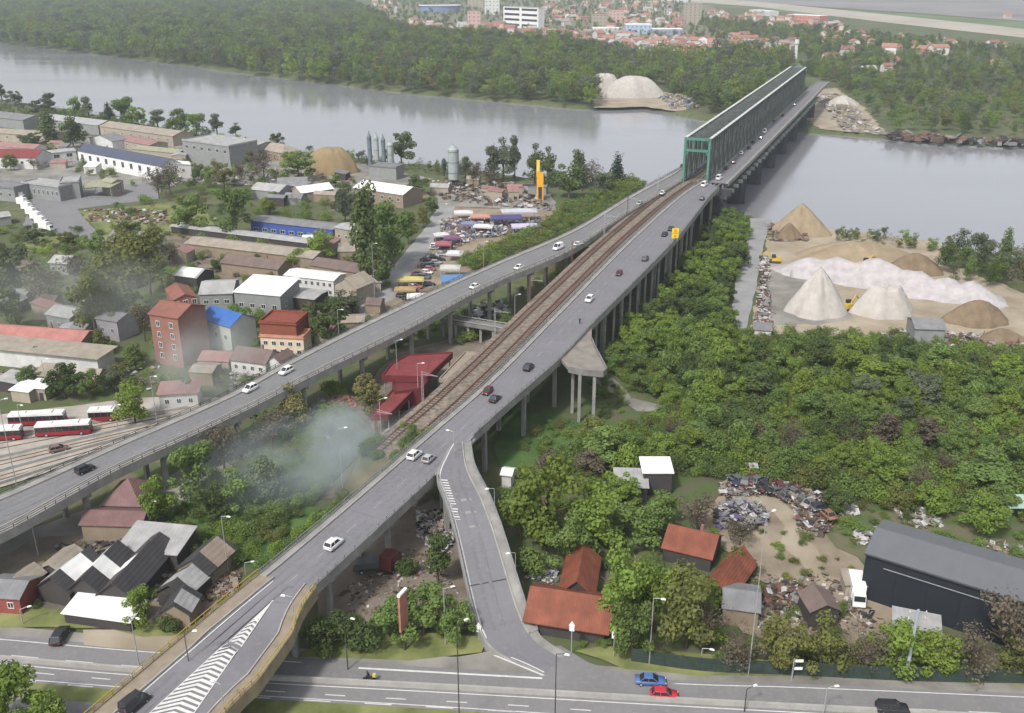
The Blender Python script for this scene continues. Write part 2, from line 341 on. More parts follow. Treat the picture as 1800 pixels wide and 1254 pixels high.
# ---------------------------------------------------------------- highway
HN = [P(x, y) for x, y in [(-400, 1086), (0, 1119), (230, 1139), (600, 1164), (900, 1180), (1200, 1199), (1400, 1205), (1800, 1222), (2300, 1245)]]
HM = [P(x, y) for x, y in [(-400, 1130), (0, 1163), (230, 1183), (500, 1199), (800, 1215), (1200, 1238), (1500, 1254), (1800, 1270), (2300, 1298)]]
HS = [P(x, y) for x, y in [(-400, 1165), (0, 1199), (230, 1217), (600, 1240), (750, 1249), (1200, 1278), (1500, 1296), (1800, 1312), (2300, 1340)]]
HS2 = [P(x, y) for x, y in [(-400, 1195), (0, 1226), (230, 1243), (600, 1270), (1200, 1310), (2300, 1370)]]
HS3 = [P(x, y) for x, y in [(-400, 1240), (0, 1275), (600, 1320), (1200, 1365), (2300, 1420)]]
def pair(L, Rr, step=2.5):
    """left samples with the nearest point of the other edge"""
    A = spline(L, step); B = spline(Rr, .7); out = []
    for a in A:
        b = min(B, key=lambda q: (q.x - a.x) ** 2 + (q.y - a.y) ** 2); out.append((a, b))
    return out
def ribbon(mb, A, B, dz=0.0, m=0, skip=None):
    for i in range(len(A) - 1):
        if skip and skip(A[i]): continue
        z = Vector((0, 0, dz)); mb.quad(A[i] + z, B[i] + z, B[i + 1] + z, A[i + 1] + z, m)
def off(path, d, dz=0):
    out = []
    for i, p in enumerate(path):
        t = path[min(i + 1, len(path) - 1)] - path[max(i - 1, 0)]; t.z = 0; t.normalize(); out.append(p + Vector((t.y, -t.x, 0)) * d + Vector((0, 0, dz)))
    return out
def dashes(mb, path, d, w, on, gap, dz, m=0, start=0, lo=-1e9, hi=1e9):
    c = off(path, d); a = off(path, d - w / 2); b = off(path, d + w / 2); s = start
    acc = 0
    for i in range(len(c) - 1):
        L = (c[i + 1] - c[i]).length; t = 0.0
        while t < L:
            ph = (acc + t + s) % (on + gap); rem = (on - ph) if ph < on else (on + gap - ph); e = min(L, t + rem + 1e-4)
            if ph < on and lo < c[i].x < hi:
                z = Vector((0, 0, dz)); mb.quad(a[i].lerp(a[i + 1], t / L) + z, b[i].lerp(b[i + 1], t / L) + z, b[i].lerp(b[i + 1], e / L) + z, a[i].lerp(a[i + 1], e / L) + z, m)
            t = e
        acc += L
def flip_up(mb):
    """make horizontal faces look up"""
    for k, f in enumerate(mb.f):
        a, b, c = [Vector(mb.v[i]) for i in f[:3]]
        if (b - a).cross(c - a).z < 0: mb.f[k] = tuple(reversed(f))
hn, hm, hs = spline(HN, 3), spline(HM, 3), spline(HS, 3)
def strip_between(name, L, Rr, z, m, o1=0, o2=0):
    pr = pair(L, Rr, 3); mb = MB(); A = off([a for a, b in pr], o1); B = off([b for a, b in pr], o2); ribbon(mb, A, B, z); flip_up(mb); return structure(name, mb, m)
strip_between('highway_road', HN, HM, .30, HROAD); strip_between('highway_road', HM, HS, .304, HROAD)
strip_between('road_shoulder', [p + Vector((0, 2.2, 0)) for p in HN], [p + Vector((0, -.2, 0)) for p in HN], .296, GREYY)
strip_between('grass_median', HS, HS2, .31, GRASS)
strip_between('frontage_road', HS2, HS3, .312, HROAD)
mb = MB()
dashes(mb, hn, 1.0, .18, 1000, .01, .312, hi=-33); dashes(mb, hn, .8, .18, 1000, .01, .312, lo=22); dashes(mb, hn, 4.4, .18, 4.5, 4.5, .312); dashes(mb, hn, 7.6, .18, 3, 6, .312, start=3)
dashes(mb, hm, -.8, .18, 1000, .01, .312); dashes(mb, hm, .8, .18, 1000, .01, .314); dashes(mb, hm, 3.9, .18, 4, 5, .314, start=2); dashes(mb, hs, -.6, .16, 1000, .01, .314)
flip_up(mb); tag(mb.build('lane_markings', WHITE), kind='stuff')
hb = thing('guard_barrier', 'long pale concrete barrier down the middle of the highway', 'barrier', P(800, 1215))
mb = MB(); pth = off(hm, 0, .30)
for i in range(len(pth) - 1):
    a, b = pth[i], pth[i + 1]; mb.bar(a + Vector((0, 0, .4)), b + Vector((0, 0, .4)), .45, .8)
mb.build('concrete_wall', CONCL, hb, world=True)

# ---------------------------------------------------------------- viaducts
DECKS = {}
def deck(key, name, label, L, Rr, walkL, walkR, road=ROAD, walkm=CONC, thick=1.1, rail=RAILG, parapetR=True, piers=None, skipR=None, skipL=None, dashes_at=(), lines=(), girder=1.3, railh=1.05, fascia=CONC, parapetL=True, gz=0.0, nocol=None, step=2.5, cols=2, fd=1.5, parm=None):
    L = [P(*p) if not isinstance(p, Vector) else p for p in L]; Rr = [P(*p) if not isinstance(p, Vector) else p for p in Rr]; pr = pair(L, Rr, step); A = [a for a, b in pr]; B = [Vector((b.x, b.y, a.z)) for a, b in pr]
    DECKS[key] = (A, B); U = [(b - a).normalized() for a, b in pr]; U = [Vector((u.x, u.y, 0)).normalized() for u in U]
    block([a for a in A] + [b for b in reversed(B)])
    t = thing(name, label, 'viaduct', (A[0] + B[0]) / 2)
    t.location.z = 0
    n = len(A); zz = Vector((0, 0, 1)); W_ = [(B[i] - A[i]).length for i in range(n)]
    def pt(i, d, z): return A[i] + U[i] * d + zz * z          # d metres from left edge
    def pr_(i, d, z): return B[i] - U[i] * d + zz * z
    mb = MB()                                                  # slab
    for i in range(n - 1):
        a0, a1, b0, b1 = pt(i, 0, 0), pt(i + 1, 0, 0), pr_(i, 0, 0), pr_(i + 1, 0, 0); dn = zz * -.45
        mb.quad(a0, b0, b1, a1); mb.quad(a0 + dn, a1 + dn, b1 + dn, b0 + dn); mb.quad(a0, a1, a1 + dn, a0 + dn); mb.quad(b0, b0 + dn, b1 + dn, b1)
    mb.build('deck_slab', fascia, t, world=True)
    mb = MB()
    for i in range(n - 1): mb.quad(pt(i, walkL, .03), pr_(i, walkR, .03), pr_(i + 1, walkR, .03), pt(i + 1, walkL, .03))
    flip_up(mb); mb.build('carriageway', road, t, world=True)
    for side, wd, fn in (('L', walkL, pt), ('R', walkR, pr_)):
        sk = skipL if side == 'L' else skipR
        mb = MB(); rl = MB(); par = MB(); kb = MB(); acc = 0
        def flush():
            if mb.v and wd > .05: mb.build('walkway', walkm, t, world=True)
            if par.v: par.build('parapet', parm or CONC, t, world=True); rl.build('railing', rail, t, world=True)
            if kb.v: kb.build('kerb', CONCL, t, world=True)
        for i in range(n - 1):
            if sk and sk(fn(i, 0, 0)):
                flush(); mb = MB(); rl = MB(); par = MB(); kb = MB(); continue
            mb.hexa([fn(i, 0, .002), fn(i, wd, .002), fn(i + 1, wd, .002), fn(i + 1, 0, .002), fn(i, 0, .18), fn(i, wd, .18), fn(i + 1, wd, .18), fn(i + 1, 0, .18)])
            par.hexa([fn(i, -.1, -fd), fn(i, .12, -fd), fn(i + 1, .12, -fd), fn(i + 1, -.1, -fd), fn(i, -.1, .34), fn(i, .12, .34), fn(i + 1, .12, .34), fn(i + 1, -.1, .34)])
            if wd > .9: kb.hexa([fn(i, wd - .02, 0), fn(i, wd + .18, 0), fn(i + 1, wd + .18, 0), fn(i + 1, wd - .02, 0), fn(i, wd - .02, .42), fn(i, wd + .18, .42), fn(i + 1, wd + .18, .42), fn(i + 1, wd - .02, .42)])
            for z in (.62, railh): rl.bar(fn(i, .02, z), fn(i + 1, .02, z), .09)
            rl.bar(fn(i, .02, .3), fn(i, .02, railh), .1); 
        flush()
    if key in ('main', 'over', 'left', 'ramp'):
        mb = MB()
        for lane in {'main': (3.6, 7.2), 'over': (5.0,), 'left': (4.2, 8.4), 'ramp': (-3.2,)}[key]:
            for s_ in (-.8, .8): dashes(mb, A, lane + s_, .55, 1e5, .01, .034)
        flip_up(mb); mb.build('tyre_worn_asphalt', worn_road('tyre_worn_asphalt', (.152, .150, .165), (.18, .177, .188)), t, world=True)
        k_ = max(3, int((piers or 14) / step))
        for i in range(k_ // 2, n - 1, k_): mb = MB(); a_, b_ = pt(i, walkL + .3, .045), pr_(i, walkR + .3, .045); mb.bar(a_, b_, .1, .012); mb.build('expansion_joint', CONCD, t, world=True)
    mb = MB(); path = A
    for d_, w in lines:
        if key == 'ramp': dashes(mb, A, -d_, w, 1e5, .01, .045)
        elif d_ < 0: dashes(mb, B, d_, w, 1e5, .01, .04)
        else: dashes(mb, path, d_, w, 1e5, .01, .04)
    for d_ in dashes_at: dashes(mb, path, d_, .18, 3, 5, .04)
    if mb.v: flip_up(mb); mb.build('lane_markings', WHITE if key in ('over', 'ramp') else FAINT, t, world=True)['kind'] = 'stuff'
    for fr in ((.2, .5, .8) if thick > .8 else (.5,)):          # longitudinal girders
        mb = MB()
        for i in range(n - 1):
            if nocol and nocol(A[i]): continue
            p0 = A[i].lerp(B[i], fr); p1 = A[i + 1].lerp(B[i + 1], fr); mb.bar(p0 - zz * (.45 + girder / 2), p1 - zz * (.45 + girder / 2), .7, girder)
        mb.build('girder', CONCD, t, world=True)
    if piers:
        acc = piers / 2
        for i in range(n - 1):
            acc += (A[i + 1] - A[i]).length
            if acc > piers and A[i].z > 2.6 and not (nocol and nocol(A[i])):
                acc = 0; zt = A[i].z - .45 - girder; mb = MB(); a = pt(i, .6, 0); b = pr_(i, .6, 0); a.z = b.z = zt - .45; mb.bar(a, b, 1.1, .9)
                sdv = poly_sd(np.array([a.x]), np.array([a.y]), river_poly)[0]; g0 = -.5 if sdv < -2 else -7
                for fr in ([.18, .82] if cols == 2 else [.1, .37, .63, .9]):
                    c = A[i].lerp(B[i], fr); mb.box((c.x, c.y, (zt - .5 + g0) / 2), (.85, .85, zt - .5 - g0), math.atan2(U[i].y, U[i].x))
                mb.build('pier', CONC, t, world=True)
    return t
LMAIN = [(455, 1012, 10.15), (475, 996, 10.3), (600, 892, 11), (750, 763, 12), (850, 677, 13), (985, 543, 14), (1100, 428, 15), (1200, 340, 16), (1236, 318, 16)]
RMAIN = [(535, 1052, 9.95), (567, 1022, 10.2), (750, 846, 12), (830, 770, 12), (985, 634, 13), (1045, 566, 14), (1120, 489, 15), (1195, 412, 15.5), (1249, 345, 16), (1264, 330, 16)]
GORE = P(765, 838, 12); JN = P(830, 772, 12); ST0 = P(985, 634, 13); ST1 = P(1045, 566, 14)
deck('main', 'road_viaduct', 'wide grey road viaduct crossing the middle of the photo up to the green truss bridge', LMAIN, RMAIN, 1.3, .35,
     piers=17, skipR=lambda p: GORE.y - 1 < p.y < JN.y + .5, dashes_at=(5.4,), lines=((1.65, .15), (-.7, .15)), cols=2)
LB = [(1232, 320, 16), (1245, 316, 16), (1330, 240, 16), (1412, 166, 16)]
RB = [(1262, 340, 16), (1282, 322, 16), (1370, 234, 16), (1456, 146, 16)]
def onward(e):
    a, b = P(*e[-2]), P(*e[-1]); u = (b - a).normalized(); return e + [b + u * 45, b + u * 90 - Vector((0, 0, .6))]
LB, RB = onward(LB), onward(RB)
deck('east', 'river_road_bridge', 'narrow road deck of the river bridge right of the truss, with queued cars', LB, RB, .4, 1.2, dashes_at=(4.5,), lines=(), girder=2.2, walkm=CONCL, rail=STEEL, fd=1.0)
LL_ = [(-160, 1008, 8.5), (0, 940, 9), (200, 831, 9.5), (340, 765, 10), (500, 685, 11), (700, 588, 12), (860, 502, 13), (1000, 441, 14), (1100, 377, 15), (1192, 322, 16), (1212, 310, 16)]
LU_ = [(-160, 935, 8.5), (0, 872, 9), (200, 783, 9.5), (400, 695, 10), (500, 640, 11), (700, 541, 12), (860, 468, 13), (1000, 408, 14), (1100, 349, 15), (1190, 300, 16), (1200, 294, 16)]
deck('left', 'road_viaduct', 'grey road viaduct on the left running behind the smoke towards the truss bridge', LU_, LL_, 1.9, 1.9, dashes_at=(6.4,), lines=((2.3, .15), (-2.3, .15)), piers=18, walkm=CONC, rail=DARKM, road=LROAD)
LW = [(1200, 294, 16), (1214, 284, 16), (1300, 203, 16), (1385, 130, 16)]
LW2 = [(1212, 310, 16), (1226, 300, 16), (1312, 218, 16), (1396, 144, 16)]
LW, LW2 = onward(LW), onward(LW2)
deck('west', 'river_road_bridge', 'road deck of the river bridge hidden behind the left flank of the truss', LW, LW2, .4, .4, dashes_at=(), lines=(), girder=2.2, rail=STEEL)
# overpass above the highway with yellow railings
LO = [(90, 1318, 7.6), (165, 1254, 8), (270, 1165, 8.7), (420, 1040, 9.92), (455, 1012, 10.15)]
RO = [(350, 1318, 7.6), (404, 1254, 8), (462, 1200, 8.3), (494, 1170, 8.6), (508, 1135, 8.9), (528, 1080, 9.5), (560, 1032, 10), (575, 1016, 10.1)]
ov = deck('over', 'highway_overpass', 'tan sided road bridge with yellow railings crossing over the highway in the foreground', LO, RO, 2.6, 2.0, walkm=TANW, rail=YEL, piers=13, lines=((3.0, .2),), railh=1.25, fascia=CONCL, step=1.5, fd=1.9, parm=mat('ochre_fascia', (.27, .225, .15), .9, .2, .5, world=True))
A, B = DECKS['over']
# chevron hatching and arrow on the overpass
def on_deck(px, py, key):
    A, B = DECKS[key]; z = 10.0
    for _ in range(6):
        p = P(px, py, z); i = min(range(len(A)), key=lambda k: ((A[k] + B[k]) / 2 - Vector((p.x, p.y, A[k].z))).length_squared); z = A[i].z
    j = min(i, len(A) - 2)
    # interpolate height
    t = (A[j + 1] - A[j]); t2 = Vector((t.x, t.y)); s_ = ((p.x - A[j].x) * t2.x + (p.y - A[j].y) * t2.y) / max(t2.length_squared, 1e-6); zf = A[j].z + max(-1, min(1, s_)) * t.z
    q = P(px, py, zf); return Vector((q.x, q.y, zf + .035)), math.atan2(t.y, t.x)
mb = MB(); tip, _h = on_deck(480, 1056, 'over'); L0, _ = on_deck(262, 1254, 'over'); R0, _ = on_deck(342, 1254, 'over'); M0 = (L0 + R0) / 2
L0 = tip + (L0 - tip) * 1.15; R0 = tip + (R0 - tip) * 1.15; M0 = tip + (M0 - tip) * 1.15
up = Vector((0, 0, .02)); k = .16
N = 26
def on_top(p, key, dz):
    A, B = DECKS[key]; i = min(range(len(A)), key=lambda k: ((A[k] + B[k]) / 2 - Vector((p.x, p.y, A[k].z))).length_squared); i = min(max(i, 1), len(A) - 2)
    t = A[i + 1] - A[i - 1]; s_ = ((p.x - (A[i].x + B[i].x) / 2) * t.x + (p.y - (A[i].y + B[i].y) / 2) * t.y) / (t.x ** 2 + t.y ** 2); return Vector((p.x, p.y, A[i].z + s_ * t.z + dz))
for i in range(N):
    t0 = .14 + (1 - .14) * i / N; t1 = t0 + .52 / N * .9; mb = MB()
    for e in (L0, R0):
        q = [on_top(v, 'over', .09) for v in (tip.lerp(e, t0), tip.lerp(e, t1), tip.lerp(M0, t1 - .035 * (.4 + t0)), tip.lerp(M0, t0 - .035 * (.4 + t0)))]; mb.quad(*q)
    flip_up(mb); mb.build('chevron', WHITE, ov, world=True)
for e in (L0, R0):
    mb = MB(); s_ = (M0 - e).normalized() * .16
    for j in range(20):
        p0, p1 = tip.lerp(e, j / 20), tip.lerp(e, (j + 1) / 20); mb.quad(*[on_top(v, 'over', .10) for v in (p0, p0 + s_, p1 + s_, p1)])
    flip_up(mb); mb.build('edge_line', WHITE, ov, world=True)
mb = MB(); mb.add([on_top(v, 'over', .11) for v in (tip, tip.lerp(L0, .16), tip.lerp(R0, .16))], [(0, 1, 2)]); flip_up(mb); mb.build('hatching', WHITE, ov, world=True)
# curved slip ramp down to the highway
LR = [(800, 768, 11.93), (782, 800, 11.93), (768, 838, 11.9), (779, 870, 11.2), (790, 900, 10.3), (803, 950, 8.6), (812, 990, 7.0), (824, 1045, 4.8), (836, 1090, 3.0), (852, 1128, 1.5), (880, 1152, .7), (925, 1172, .40), (953, 1186, .34)]
RR = [(826, 768, 11.93), (829, 790, 11.9), (836, 830, 11.4), (860, 880, 10.0), (888, 950, 8.0), (908, 1010, 5.9), (924, 1055, 4.2), (950, 1100, 2.5), (985, 1135, 1.1), (1035, 1165, .5), (1090, 1187, .36), (1130, 1196, .34)]
rp = deck('ramp', 'slip_ramp', 'curved grey slip ramp descending from the viaduct to the highway', LR, RR, .3, 1.6, piers=14, nocol=lambda p: p.z < 5.2 or p.z > 11.85, skipL=lambda p: p.y > GORE.y + 1 or p.z < 2.2, skipR=lambda p: p.y > JN.y - 1 or p.z < 1.2, thick=.5, walkm=CONC, girder=1.0, fd=1.0, lines=((.55, .22),), step=1.5)
A, B = DECKS['ramp']
mb = MB()
for i in range(len(A) - 1):                       # earth filled lower half between retaining walls
    if A[i].z < 5.4 and A[i].z > .36:
        d = Vector((0, 0, .46)); a0, a1, b0, b1 = A[i] - d, A[i + 1] - d, B[i] - d, B[i + 1] - d; g = lambda v: Vector((v.x, v.y, -.3))
        mb.quad(a0, a1, g(a1), g(a0)); mb.quad(b0, g(b0), g(b1), b1)
        if A[i - 1].z >= 5.4: mb.quad(a0, g(a0), g(b0), b0)
mb.build('retaining_wall', CONC, rp, world=True)
for i in range(16):                               # striped gore
    mb = MB()
    y0 = 843 + i * 4.6; x0 = 766 + (y0 - 838) * .36; w = 15 + (i < 12) * 2
    q = []
    for (x, y) in ((x0 + 2, y0), (x0 + 2 + w, y0 + 1.2), (x0 + 2 + w, y0 + 3.2), (x0 + 2, y0 + 2)):
        p, _ = on_deck(x, y, 'ramp'); q.append(p + Vector((0, 0, .03)))
    mb.quad(*q); flip_up(mb); mb.build('stripe', WHITE, rp, world=True)
mb = MB(); i = min(range(len(A)), key=lambda k: abs(A[k].z - 5.3)); mb.bar(A[i] + Vector((0, 0, .05)), B[i] + Vector((0, 0, .05)), .25, .04); mb.build('expansion_joint', DARKM, rp, world=True)
mb = MB(); A, B = DECKS['main']; mb.bar(A[3] + Vector((0, 0, .05)), B[3] + Vector((0, 0, .05)), .25, .04)
# pale triangular island where the ramp meets the highway
zone('paved_island', [(700, 1172), (760, 1166), (850, 1150), (866, 1146), (900, 1168), (940, 1186), (800, 1180)], GREYY, z=.325)
zone('road_junction', [(880, 1156), (985, 1138), (1035, 1168), (1110, 1192), (1200, 1203), (1100, 1215), (900, 1200), (953, 1190)], HROAD, z=.318)
mb = MB(); e = [P(866, 1152, .345), P(953, 1188, .345), P(953, 1191, .345), P(630, 1173, .345), P(630, 1176, .345), P(872, 1152, .345), P(958, 1187, .345), P(953, 1194, .345)]
mb.quad(e[0], e[5], e[6], e[1]); mb.quad(e[3], e[2], e[7], e[4]); flip_up(mb); tag(mb.build('lane_markings', WHITE), kind='structure')
# slender columns carrying the widened right edge of the viaduct
A, B = DECKS['main']; mt = [o for o in bpy.data.objects if o.name == 'road_viaduct'][0]; acc = 0
for i in range(len(B) - 1):
    acc += (A[i + 1] - A[i]).length
    if acc > 5.5 and 236 < B[i].y < 345:
        acc = 0; uu = (B[i] - A[i]).normalized(); q = B[i] - uu * .5; mb = MB(); mb.box((q.x, q.y, (q.z - .5) / 2), (.5, .5, q.z - .5), math.atan2(uu.y, uu.x)); mb.build('column', CONC, mt, world=True)
# low cross bridge under the left viaduct
lb = thing('low_bridge', 'low dark girder bridge crossing under the left viaduct', 'bridge', P(850, 590)); c0_, c1_ = P(780, 560, 5), P(912, 582, 5); mb = MB(); mb.bar(c0_, c1_, 4.5, .8); mb.build('deck_slab', CONCD, lb, world=True)
for e in (-2.1, 2.1):
    mb = MB(); o_ = Vector((0, e, .9)); mb.bar(c0_ + o_, c1_ + o_, .2, .2); mb.build('railing', STEEL, lb, world=True)
for k in range(7): q = c0_.lerp(c1_, k / 6); mb = MB(); mb.box((q.x, q.y, 2.3), (.7, 3.6, 4.7)); mb.build('pier', CONC, lb, world=True)
# unfinished stub of a second ramp
st = thing('ramp_stub', 'broken off curved concrete ramp stub jutting from the right side of the viaduct', 'ramp', P(1020, 640, 0))
c = [P(x, y, 13.2) for x, y in [(986, 632), (1004, 612), (1022, 590), (1046, 563), (1040, 580), (1040, 597), (1046, 612), (1056, 630), (1066, 650), (1060, 656), (1025, 653), (1000, 648)]]
block(c); mb = MB(); mb.prism(c, 12.5, 13.25); mb.build('deck_slab', mat('weathered_deck', (.22, .20, .18), .95, .2, .4, world=True, detail=7), st, world=True)
mb = MB()
for a, b in zip(c[5:11], c[6:12]): mb.bar(a + Vector((0, 0, -.25)), b + Vector((0, 0, -.25)), .35, 1.5)
mb.build('edge_beam', CONCD, st, world=True)
for x, y in ((1046, 662), (1020, 660), (1008, 645)):
    q = P(x, y, 12.5); q = Vector((q.x, q.y + 1.2, 0)); mb = MB(); mb.box((q.x, q.y, 6), (.7, .7, 12.6)); mb.build('pier', CONC, st, world=True)
mb = MB(); q = P(1045, 660, 12.2); q2 = P(1000, 652, 12.2); mb.bar(q + Vector((0, 1.2, -.2)), q2 + Vector((0, 1.2, -.2)), .8, 1.0); mb.build('cross_beam', CONCD, st, world=True)

# ---------------------------------------------------------------- truss bridge
a0 = Vector((80.6, 397.5, 0)); a1 = Vector((202, 690.5, 0)); u = (a1 - a0).normalized(); nL = Vector((-u.y, u.x, 0)); TL = (a1 - a0).length; TW = 10.0; ZB, ZT = 14.6, 33.2
tr = thing('truss_bridge', 'green railway truss bridge with white top chords crossing the river', 'bridge', (a0.x, a0.y, 0))
tr.rotation_euler = (0, 0, math.atan2(u.y, u.x)); block([a0 - nL * -12, a0 - nL * 1, a1 - nL * 1, a1 + nL * 12])
# local frame: x along bridge, y to the left
NP = 64; dx = TL / NP
def chord(name, y, z, w, h, m_): mb = MB(); mb.bar((0, y, z), (TL, y, z), w, h); return mb.build(name, m_, tr)
for y in (0, TW):
    chord('bottom_chord', y, ZB, .7, 1.5, TRUSS); chord('top_chord', y, ZT, .8, .9, TRUSS)
    mb = MB(); mb.bar((0, y, ZT + .5), (TL, y, ZT + .52), 1.25, .12); mb.build('chord_plate', TRUSSL, tr)
mb = MB(); mb.bar((0, 0, 0), (0, 0, ZT - ZB - .6), .85, .6); pm = mb.mesh('post', TRUSS)
mb = MB(); mb.bar((0, 0, 0), (dx, 0, ZT - ZB - .6), .5, .6); dm = mb.mesh('diagonal', TRUSS)
mb = MB(); mb.bar((dx, 0, 0), (0, 0, ZT - ZB - .6), .5, .6); dm2 = mb.mesh('diagonal', TRUSS)
mb = MB(); mb.bar((0, 0, 0), (0, TW, 0), .55, .4); cm = mb.mesh('top_strut', TRUSS)
mb = MB(); mb.bar((0, 0, 0), (dx, TW, 0), .35, .25); xm = mb.mesh('top_brace', TRUSS)
mb = MB(); mb.bar((0, 0, 0), (0, TW, 0), .5, .9); fm = mb.mesh('floor_beam', TRUSS)
for i in range(NP + 1):
    for y in (0, TW):
        if 0 < i < NP: link('post', pm, tr, (i * dx, y, ZB + .4))
        if i < NP: link('diagonal', dm if i % 2 else dm2, tr, (i * dx, y + .02, ZB + .4))
    if 0 < i < NP: link('top_strut', cm, tr, (i * dx, 0, ZT))
    if i < NP: link('top_brace', xm, tr, (i * dx, 0, ZT - .25))
    link('floor_beam', fm, tr, (i * dx, 0, ZB - .4))
for x in (0, TL):
    mb = MB()
    for y in (0, TW): mb.box((x, y, (ZB + ZT) / 2), (1.0, .9, ZT - ZB + 1.2))
    for z in (ZT, ZT - 4.6): mb.bar((x, 0, z), (x, TW, z), 1.0, .9)
    for y in (TW * .33, TW * .66): mb.bar((x, y, ZT - 4.6), (x, y, ZT), .3)
    for y0, y1, z0, z1 in ((.3, 1.8, ZT - 6.4, ZT - 4.8), (TW - .3, TW - 1.8, ZT - 6.4, ZT - 4.8)): mb.bar((x, y0, z0), (x, y1, z1), .5)
    mb.build('portal_frame', GREENP, tr)
mb = MB(); mb.box((TL / 2, TW / 2, ZB + .35), (TL, TW - 1, .25)); mb.build('track_bed', BALL, tr)
for y in (2.7, 4.2, 6.0, 7.5): mb = MB(); mb.bar((0, y, ZB + .6), (TL, y, ZB + .6), .14, .18); mb.build('rail', RUST, tr)
for i in range(8):
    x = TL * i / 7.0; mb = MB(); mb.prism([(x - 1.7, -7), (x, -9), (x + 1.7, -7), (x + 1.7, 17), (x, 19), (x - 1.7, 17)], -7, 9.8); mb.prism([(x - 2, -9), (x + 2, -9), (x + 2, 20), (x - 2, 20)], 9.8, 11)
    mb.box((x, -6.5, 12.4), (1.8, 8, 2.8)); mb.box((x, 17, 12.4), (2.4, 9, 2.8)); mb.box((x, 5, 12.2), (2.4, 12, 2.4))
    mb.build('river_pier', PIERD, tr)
mb = MB()                                                     # brackets carrying the road decks
for i in range(0, NP + 1, 2): mb.bar((i * dx, -11.5, 13.4), (i * dx, 20, 13.4), .5, 1.6)
mb.build('bracket', TRUSS, tr)['kind'] = 'stuff'
# green cross frame on the approach where railway enters: kiosk at the road
# ---------------------------------------------------------------- railway
RLz = [(1236, 318, 16), (1204, 336, 15.4), (1100, 430, 14.3), (985, 548, 13), (850, 683, 11.4), (750, 770, 9.8), (600, 900, 7.4), (470, 1004, 5.6)]
LLz = [(1200, 318, 15.5), (1186, 334, 15.0), (1062, 428, 14.3), (960, 520, 13), (860, 612, 11.6), (768, 706, 10), (655, 822, 8), (560, 905, 6.8), (470, 985, 5.6)]
Am, Bm = DECKS['main']
rr = []
for a in Am:
    rr.append(a)
rail_r = [Vector((a.x, a.y, 0)) for a in off(spline([P(*p) for p in LMAIN[1:]], 3), -.25)]
zsp = [P(*p) for p in RLz]
def zof(y):
    q = sorted(zsp, key=lambda v: v.y)
    for a, b in zip(q, q[1:]):
        if a.y <= y <= b.y: return a.z + (b.z - a.z) * (y - a.y) / (b.y - a.y)
    return q[0].z if y < q[0].y else q[-1].z
rail_r = [Vector((p.x, p.y, zof(p.y) - .6)) for p in rail_r if p.y > P(668, 830, 8).y]
lft = spline([P(*p) for p in LLz], 1.0)
RA = []
for p in rail_r:
    q = min(lft, key=lambda v: (v.x - p.x) ** 2 + (v.y - p.y) ** 2); dd = (Vector((q.x, q.y, 0)) - Vector((p.x, p.y, 0))); w = max(11.0, min(14, dd.length)); RA.append((Vector((p.x, p.y, p.z)) + dd.normalized() * w, p))
RL_, RRr = [a for a, b in RA], [b for a, b in RA]; block(RL_ + RRr[::-1])
mb = MB(); ribbon(mb, RL_, RRr); flip_up(mb); structure('railway_ballast', mb, BALL)
emb = MB()
for i in range(len(RL_) - 1):
    o = (RL_[i] - RRr[i]).normalized(); o.z = 0; k = RL_[i].z * .95; zz = .05
    a0, a1 = RL_[i] - Vector((0, 0, .02)), RL_[i + 1] - Vector((0, 0, .02)); g0 = Vector((a0.x, a0.y, -.3)) + o * k; g1 = Vector((a1.x, a1.y, -.3)) + o * k; emb.quad(a0, a1, g1, g0)
    b0, b1 = RRr[i], RRr[i + 1]; emb.quad(b0, Vector((b0.x, b0.y, -.3)), Vector((b1.x, b1.y, -.3)), b1)
d_ = (RL_[1] - RL_[0]).normalized() * -13; a0, b0 = RL_[0] - Vector((0, 0, .02)), RRr[0] - Vector((0, 0, .02)); o = (a0 - b0).normalized() * a0.z * .9; ga, gb = Vector((a0.x, a0.y, -.3)) + d_, Vector((b0.x, b0.y, -.3)) + d_
emb.quad(a0, b0, gb, ga); emb.add([a0, Vector((a0.x, a0.y, -.3)) + Vector((o.x, o.y, 0)), ga], [(0, 1, 2)]); emb.add([b0, gb, Vector((b0.x, b0.y, -.3))], [(0, 1, 2)])
structure('railway_embankment', emb, mat('embankment_soil', (.09, .10, .05), .95, .4, .15, world=True, c2=(.19, .16, .10), detail=8, bump=.2, bscale=1))
mid = [a.lerp(b, .5) for a, b in RA]; mid.reverse() if mid[0].y > mid[-1].y else None
for k, d0 in enumerate((-2.9, 2.3)):
    t = thing('railway_track', ['left of the two rusty railway tracks running into the truss bridge', 'right of the two rusty railway tracks, the one beside the road viaduct'][k], 'railway track', tuple(mid[0]), group='railway tracks on the embankment')
    for s_ in (-.78, .78):
        mb = MB(); c = off(mid, d0 + s_, .22)
        for a, b in zip(c, c[1:]): mb.bar(a, b, .16, .18)
        mb.build('rail', RUST, t, world=True)
    mb = MB(); c = off(mid, d0); acc = 0
    for a, b in zip(c, c[1:]):
        L = (b - a).length; m_ = max(1, int(L / .8)); ang = math.atan2(b.y - a.y, b.x - a.x)
        for j in range(m_): q = a.lerp(b, j / m_); mb.box((q.x, q.y, q.z + .07), (.28, 2.5, .14), ang)
    mb.build('sleepers', SLEEP, t, world=True)['kind'] = 'stuff'
